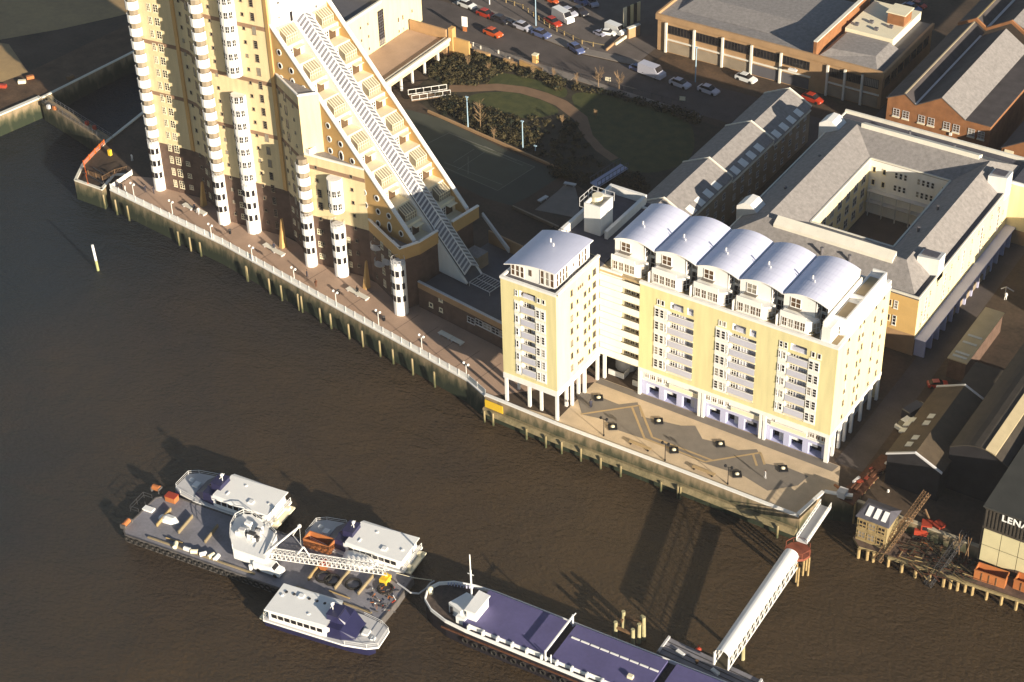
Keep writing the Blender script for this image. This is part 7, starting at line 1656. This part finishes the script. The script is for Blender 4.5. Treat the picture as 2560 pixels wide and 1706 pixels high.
# ------------------------------------------------------------------ poles, signs, fences
def pole(c, x, y, ytop, lab, m='lampblue', name='lamp_post', r=.13, arm=False):
    q = at(c, x, y, .03); h = (y-ytop)*CR[c][2]/12.3; t = thing(name, lab, 'lamp post', q); MB().cyl(0,0,0,h,r,7,r2=r*.7).build('pole', M[m], t, local=True)
    if arm: MB().tube((0,0,h),(1.6,-.5,h+.2),.08,5).build('arm', M[m], t, local=True); MB().box(1.0,2.4,-.85,-.4,h+.05,h+.3).build('lamp_head', M['boat_white'], t, local=True)
    else: MB().box(-.3,.3,-.15,.15,h,h+.18).build('lamp_head', M[m], t, local=True)
    return t
pole('C',190,870,630,'pale blue lamp post at the left corner of the tennis court'); pole('C',560,1005,800,'pale blue lamp post by the middle of the tennis court'); pole('C',1725,555,290,'pale blue lamp post in front of the office'); pole('C',648,175,-60,'tall pale blue lamp post at the car park edge')
pole('C',335,30,-60,'white lamp post at the top of the parked line','boat_white'); pole('D',1690,820,590,'grey street lamp with long arm and white head at the office corner','greywhite', arm=False); pole('C',645,1020,985,'short green lamp stump at the garden edge','lampblue')
for (x, y, lab) in ((1430,650,'white floodlight head on the office wall'),):
    a, z_ = ony('D', x, y, 318.6); t = thing('floodlight', lab, 'floodlight', (a, 318.6, z_)); MB().box(-.9,.9,-.6,.1,-.15,.2).build('head', M['boat_white'], t, local=True); MB().tube((0,.1,0),(0,1.2,-.3),.08,5).build('arm', M['greywhite'], t, local=True)
q = at('U', 150, 520, .05); t = thing('road_sign', 'white panel sign above a red base beside the gate pier', 'sign', q, .2); MB().box(-.06,.06,-.06,.06,0,3.6).build('post', M['greywhite'], t, local=True); MB().box(-.7,.7,-.12,-.07,1.3,3.7).build('panel', M['boat_white'], t, local=True); MB().box(-.5,.5,-.13,-.08,.1,1.2).build('base_panel', M['dull_orange'], t, local=True)
q = at('V', 1710, 580, .05); t = thing('billboard', 'tall buff billboard with vertical stripes facing the car park', 'billboard', q, 1.25)
for i in range(5): MB().box(i*1.0,i*1.0+.95,-.1,.1,.6,5.2).build('panel', M[['cream','corrug','yellow_brick','corrug','cream_brick'][i]], t, local=True)
MB().box(.2,.4,.1,.3,0,.6).box(4.4,4.6,.1,.3,0,.6).build('leg', M['timber'], t, local=True)
q = at('V', 1800, 760, .05); t = thing('brick_pier', 'small buff brick block below the billboard', 'wall', q, 1.2); MB().box(0,3.2,-.3,.3,0,2.4).build('body', M['brown_brick'], t, local=True); MB().box(-.1,3.3,-.4,.4,2.404,2.6).build('cap', M['coping'], t, local=True)
q0, q1 = at('V', 1560, 890, .05), at('V', 1780, 735, .05); t = thing('low_wall', 'low pale wall beside the side road mouth', 'wall', q0); MB().beam(q0+Vector((0,0,.6)), q1+Vector((0,0,.6)), .35, .6).build('body', M['cream'], t)
q0, q1 = at('V', 1380, 1000, .05), at('V', 1740, 690, .05); t = thing('low_wall', 'kerb wall along the car park corner by the billboard', 'wall', q0); MB().beam(q0+Vector((0,0,.5)), q1+Vector((0,0,.5)), .3, .5).build('body', M['brown_brick'], t)
# car park fence of short posts, broken by bushes
fp = [at('C', *q, .03) for q in ((390,0),(560,60),(740,190),(840,240),(960,300),(1110,330))]
t = thing('post_fence', 'line of short timber posts and rails along the car park edge', 'fence', fp[0])
for a_, b_ in zip(fp, fp[1:]):
    n = int((b_-a_).length/2.2)
    for i in range(n): q = a_.lerp(b_, i/n); MB().box(q.x-.09,q.x+.09,q.y-.09,q.y+.09,.03,1.1).build('post', M['timber_tan'], t)
    MB().beam(a_+Vector((0,0,.95)), b_+Vector((0,0,.95)), .08, .14).build('rail', M['timber'], t)
# garden wall with piers along the road, in ruins-like stretches
gw = [('B',1470,300,1560,330),('B',1600,375,1690,395),('C',230,375,330,395),('C',430,430,520,455),('C',540,440,690,495)]
for i, (c, xa, ya_, xb, yb2) in enumerate(gw):
    a_, b_ = at(c, xa, ya_, .03), at(c, xb, yb2, .03); t = thing('garden_wall', ['ochre wall stretch beside the gate pier', 'low ochre wall behind the dark shrubs, second stretch', 'low ochre wall stretch above the shrub bank', 'short ochre wall stretch in the middle of the shrub bank', 'ochre wall stretch ending at the white topped pier'][i], 'wall', a_)
    MB().beam(a_+Vector((0,0,1.2)), b_+Vector((0,0,1.0)), .35, 1.2).build('body', M['ochre_brick'], t); MB().beam(a_+Vector((0,0,1.32)), b_+Vector((0,0,1.12)), .5, .12).build('cap', M['brown_brick'], t)
q = at('C', 645, 425, .03); t = thing('gate_pier', 'pale topped gate pier halfway along the garden wall', 'pier', q); MB().box(-.5,.5,-.5,.5,0,1.9).build('body', M['ochre_brick'], t, local=True); MB().box(-.6,.6,-.6,.6,1.904,2.1).build('cap', M['cream'], t, local=True)
pf = [at('C', *q, .03) for q in ((230,330),(440,385),(620,425),(760,470),(900,520),(1300,630),(1700,740))]
t = thing('park_fence', 'thin dark railing fence along the garden side of the road', 'fence', pf[0]); b = MB()
for a_, b_ in zip(pf, pf[1:]):
    n = int((b_-a_).length/2)
    for i in range(n): q = a_.lerp(b_, i/n); b.tube(q, q+Vector((0,0,1.2)), .04, 4)
    b.tube(a_+Vector((0,0,1.2)), b_+Vector((0,0,1.2)), .05, 4)
b.build('rail', M['steel_dark'], t)
for i, (x, y) in enumerate(((225,310),(275,330),(395,360),(470,410),(125,-20))):
    q = at('C', x, y, .2); 
    if i < 4: tag(MB().box(q.x-.12,q.x+.12,q.y-.12,q.y+.12,.03,1.0).build('bollard', M['coping'], loc=q), ['pale bollard by the garden fence, nearest the gate pier','pale bollard by the garden fence, second from the gate pier','pale bollard by the garden fence, third from the gate pier','pale bollard by the garden fence, farthest from the gate pier'][i], 'bollard', 'pale bollards by the garden fence')
# garden footbridge, court ramp
def footbridge(lab, a, b_, wd, m, z0, z1, n=8):
    t = thing('footbridge', lab, 'footbridge', a); a = Vector((a.x,a.y,z0)); b_ = Vector((b_.x,b_.y,z1)); d = (b_-a).normalized(); s = Vector((-d.y,d.x,0)).normalized()*wd/2
    MB().hexa([a-s-Vector((0,0,.2)), b_-s-Vector((0,0,.2)), b_+s-Vector((0,0,.2)), a+s-Vector((0,0,.2))],[a-s,b_-s,b_+s,a+s]).build('deck', M['path'] if m == 'white' else M['boat_shade'], t)
    for k in (-1, 1):
        g = MB()
        for i in range(n+1): q = a.lerp(b_, i/n)+s*k; g.tube(q, q+Vector((0,0,1.2)), .06, 4)
        g.tube(a+s*k+Vector((0,0,1.2)), b_+s*k+Vector((0,0,1.2)), .07, 4); g.tube(a+s*k+Vector((0,0,.15)), b_+s*k+Vector((0,0,.15)), .06, 4); g.build('side_rail', M[m], t)
footbridge('white railed footbridge from the tower terrace into the garden', at('B', 1150, 665, .8), at('B', 1410, 630, .3), 2.6, 'white', .9, .5, 5)
footbridge('blue grey ramp with railings behind the slender block lift tower', at('C', 1040, 1250, 1.0), at('C', 1245, 1140, 1.6), 2.2, 'glint', 1.0, 2.2, 8)
sheet('playground', pxy('C', [(640,1420),(800,1290),(850,1240),(910,1250),(930,1330),(950,1480),(800,1450)]), 'pavement', .036)
for i, (c, x, y, lab) in enumerate((('H',630,68,'pale bench slab at the far side of the shaded paved patch'),('H',440,172,'pale bench slab at the near side of the shaded paved patch'))):
    q = at(c, x, y, .04); t = thing('slab_bench', lab, 'bench', q, .2 + 1.2*i); MB().box(-1.2,1.2,-.4,.4,.3,.5).build('seat', M['greywhite'], t, local=True); MB().box(-.9,-.7,-.3,.3,0,.299).box(.7,.9,-.3,.3,0,.299).build('leg', M['greywhite'], t, local=True)
b = MB(); g0, g1, g2_ = at('B', 1040, 600, 1.0), at('B', 1270, 715, .5), at('C', 1050, 1220, .5)
t = thing('court_wall', 'low ochre edged wall along the upper side of the tennis court', 'wall', at('C', 0, 790, .03))
MB().beam(at('B', 1270, 745, .5), at('C', 820, 1140, .5), .4, .5).build('body', M['brown_brick'], t)
t = thing('court_wall', 'thin low wall behind the tennis court end by the paved patch', 'wall', at('C', 490, 1390, .03)); MB().beam(at('C', 490, 1390, .6), at('C', 800, 1530, .6), .35, .6).build('body', M['dull_brick'], t)
# ------------------------------------------------------------------ shrubs (one mass) and bare saplings
rs_ = random.Random(11)
def inpoly(p, P_):
    r = False
    for i in range(len(P_)):
        a_, b_ = P_[i], P_[i-1]
        if (a_[1] > p[1]) != (b_[1] > p[1]) and p[0] < (b_[0]-a_[0])*(p[1]-a_[1])/(b_[1]-a_[1])+a_[0]: r = not r
    return r
def shrubs(name, lab, poly, n, hmax, leaves, m='leaf', rr=(.5,1.4)):
    P_ = pxy(*poly) if isinstance(poly[0], str) else poly; xs = [p[0] for p in P_]; ys = [p[1] for p in P_]; b = MB(); k = 0; tries = 0
    while k < n and tries < n*20:
        tries += 1; p = (rs_.uniform(min(xs), max(xs)), rs_.uniform(min(ys), max(ys)))
        if not inpoly(p, P_): continue
        k += 1; r = rs_.uniform(*rr); h = rs_.uniform(.4, 1)*hmax; mm = rs_.choice([0,0,1,2])
        for i in range(leaves):
            v_ = Vector((rs_.gauss(0,1), rs_.gauss(0,1), rs_.gauss(0,1))).normalized()*rs_.uniform(.6,1); c_ = Vector((p[0]+v_.x*r, p[1]+v_.y*r, max(.05, h*.5+v_.z*h*.5)))
            s = rs_.uniform(.12,.32); a_ = Vector((rs_.gauss(0,1), rs_.gauss(0,1), rs_.gauss(0,.6))).normalized()*s; e = v_.cross(a_).normalized()*s if v_.cross(a_).length > 1e-4 else Vector((0,0,s))
            b.poly([c_-a_, c_+e*.7, c_+a_, c_-e*.7], mm)
    return tag(b.build(name, [M[m], M['leaf_dark'], M['leaf_brown']]), lab, 'shrubs', kind='stuff')
shrubs('shrub_bank', 'dense dark winter shrubs on the bank between garden path and road wall', ('C', [(-60,410),(240,375),(520,450),(700,510),(860,560),(820,640),(720,560),(500,500),(360,495),(330,570),(60,580),(-80,520)]), 240, 1.6, 46)
shrubs('shrub_bank', 'dark shrubs between the lawn and the tennis court', ('C', [(-60,640),(100,660),(190,700),(380,760),(560,810),(600,900),(700,1080),(560,1010),(300,900),(0,760)]), 190, 1.3, 46)
shrubs('shrub_bank', 'dark shrubs in the shade along the garden edge of the road', ('C', [(900,580),(1300,660),(1750,780),(1740,850),(1500,760),(1100,640),(920,640)]), 70, 1.0, 30)
shrubs('shrub_bank', 'low dark ground planting between the path and the tennis court in the shade', ('C', [(600,780),(760,800),(900,800),(960,930),(1040,1040),(1100,1120),(900,1130),(720,1080),(620,950)]), 110, .8, 24, rr=(.4,.9))
shrubs('shrub_bank', 'dark hedge in the shade behind the blue grey ramp', ('C', [(700,1100),(1000,1180),(1400,1180),(1400,1300),(1200,1240),(900,1240),(760,1200)]), 90, 1.4, 30)
def sapling(c, x, y, ytop, lab, seed, spread=.5):
    r = random.Random(seed); q = at(c, x, y, .03); h = (y-ytop)*CR[c][2]/12.0; t = thing('young_tree', lab, 'tree', q, 0, 'bare young trees in the garden'); b = MB(); b.cyl(0,0,0,h*.6,.09,6,r2=.06).tube((0,0,h*.6),(.05,0,h),.05,5,r2=.02); b.build('trunk', M['twig'], t, local=True)
    b = MB()
    for i in range(26):
        z = h*r.uniform(.35,.95); a_ = r.uniform(0,6.28); L = h*r.uniform(.12,.3)*spread*1.6; e = Vector((math.cos(a_)*L, math.sin(a_)*L, z+L*r.uniform(.6,1.4))); b.tube((0,0,z), e, .03, 3, r2=.012)
        for k in range(3): f_ = e+Vector((r.uniform(-.3,.3), r.uniform(-.3,.3), r.uniform(.1,.5))); b.tube(Vector((0,0,z)).lerp(e, .6), f_, .016, 3)
    b.build('crown', M['twig'], t, local=True)
for i, (c, x, y, yt, lab) in enumerate((('C',275,890,680,'bare sapling leftmost in front of the round lawn'),('C',190,460,370,'thin sapling in the shrub bank nearest the yellow terrace'),('C',330,500,430,'slim bare sapling above the path in the shrub bank'),('C',480,470,400,'bare sapling near the middle of the ochre wall'),('C',630,520,440,'bare sapling right of the pale topped pier'),('C',770,545,470,'bare sapling at the top corner of the lawn'),('C',925,585,500,'bare sapling at the edge of the shadow by the road'),('C',1070,590,490,'bushy pale bare tree in the shade beside the white sign'),('C',1210,605,520,'bushy bare tree right of the white sign'),('C',825,850,780,'slim pale sapling in the dark garden centre'),('C',1050,800,750,'slim sapling in the dark lawn'),('C',365,945,870,'small sapling near the tennis court wall'),('B',1320,430,330,'bare sapling beside the terrace columns'),('B',1000,0,-60,'bare tree hidden above the yellow block'))):
    if i == 13: continue
    sapling(c, x, y, yt, lab, i, .9 if i in (7,8) else .45)
for i, (c, x, y, lab) in enumerate((('C',1135,560,'small white notice board at the edge of the road in shadow'),('D',395,955,'small pale litter patch box on the shaded pavement'))):
    q = at(c, x, y, .1); t = thing('notice_board', lab, 'board', q, .3); MB().box(-.6,.6,-.05,.05,.4,1.3).build('panel', M['cream'], t, local=True); MB().box(-.05,.05,.05,.1,0,1.3).build('post', M['timber'], t, local=True)
for i, (x, y) in enumerate(((55,545),(115,535))):
    q = at('C', x, y, .1); tag(MB().sph((q.x,q.y,.3), .5, 7, 4, 0, .7).build('boulder', M['sand_pale'], loc=q), ['larger pale boulder by the end of the footbridge','smaller pale boulder by the end of the footbridge'][i], 'boulder')
# rubbish on the far sandy ground
for i, (c, x, y, m_, lab) in enumerate((('A',20,590,'red','red skip at the left edge on the brown bank'),('A',150,560,'cream','pale rubble box on the brown bank'),('A',205,530,'dull_orange','orange crate at the end of the sandy patch'),('A',475,530,'rust_brown','small orange hut on the dark bank'))):
    q = at(c, x, y, .1); MB_ = MB().box(-.8,.8,-.4,.4,0,.7); o = MB_.build('crate', M[m_], None); o.location = (q.x, q.y, .03); o.rotation_euler = (0,0,.4+i*.3); tag(o, lab, 'crate')
# yard odds: satellite dish in the lane
q = at('I', 1415, 1085, .05); t = thing('white_dish', 'small white bent frame standing in the dark yard by the lane', 'frame', q)
MB().tube((0,0,0),(0,0,2.4),.08,5).tube((0,0,2.4),(1.2,.8,1.4),.12,5).tube((0,0,2.4),(-.9,.2,1.6),.1,5).build('frame', M['greywhite'], t, local=True)
q0, q1 = at('I', 950, 1270, .4), at('I', 1310, 840, .4); t = thing('lane_wall', 'thin pale topped wall running along the shaded lane', 'wall', q0); MB().beam(q0+Vector((0,0,.8)), q1+Vector((0,0,.8)), .3, 1.2).build('body', M['dull_brick'], t)
# ================================================================== AIR
hz = bpy.data.materials.new('haze'); hz.use_nodes = True; ht = hz.node_tree; ht.nodes.clear()
ho = ht.nodes.new('ShaderNodeOutputMaterial'); hv = ht.nodes.new('ShaderNodeVolumePrincipled')
hv.inputs['Color'].default_value = (.86, .86, .92, 1); hv.inputs['Density'].default_value = .00006; ht.links.new(hv.outputs[0], ho.inputs['Volume'])
MB().box(-1520, 920, -620, 720, -8.7, 192).build('haze', [hz], None, kind='stuff')
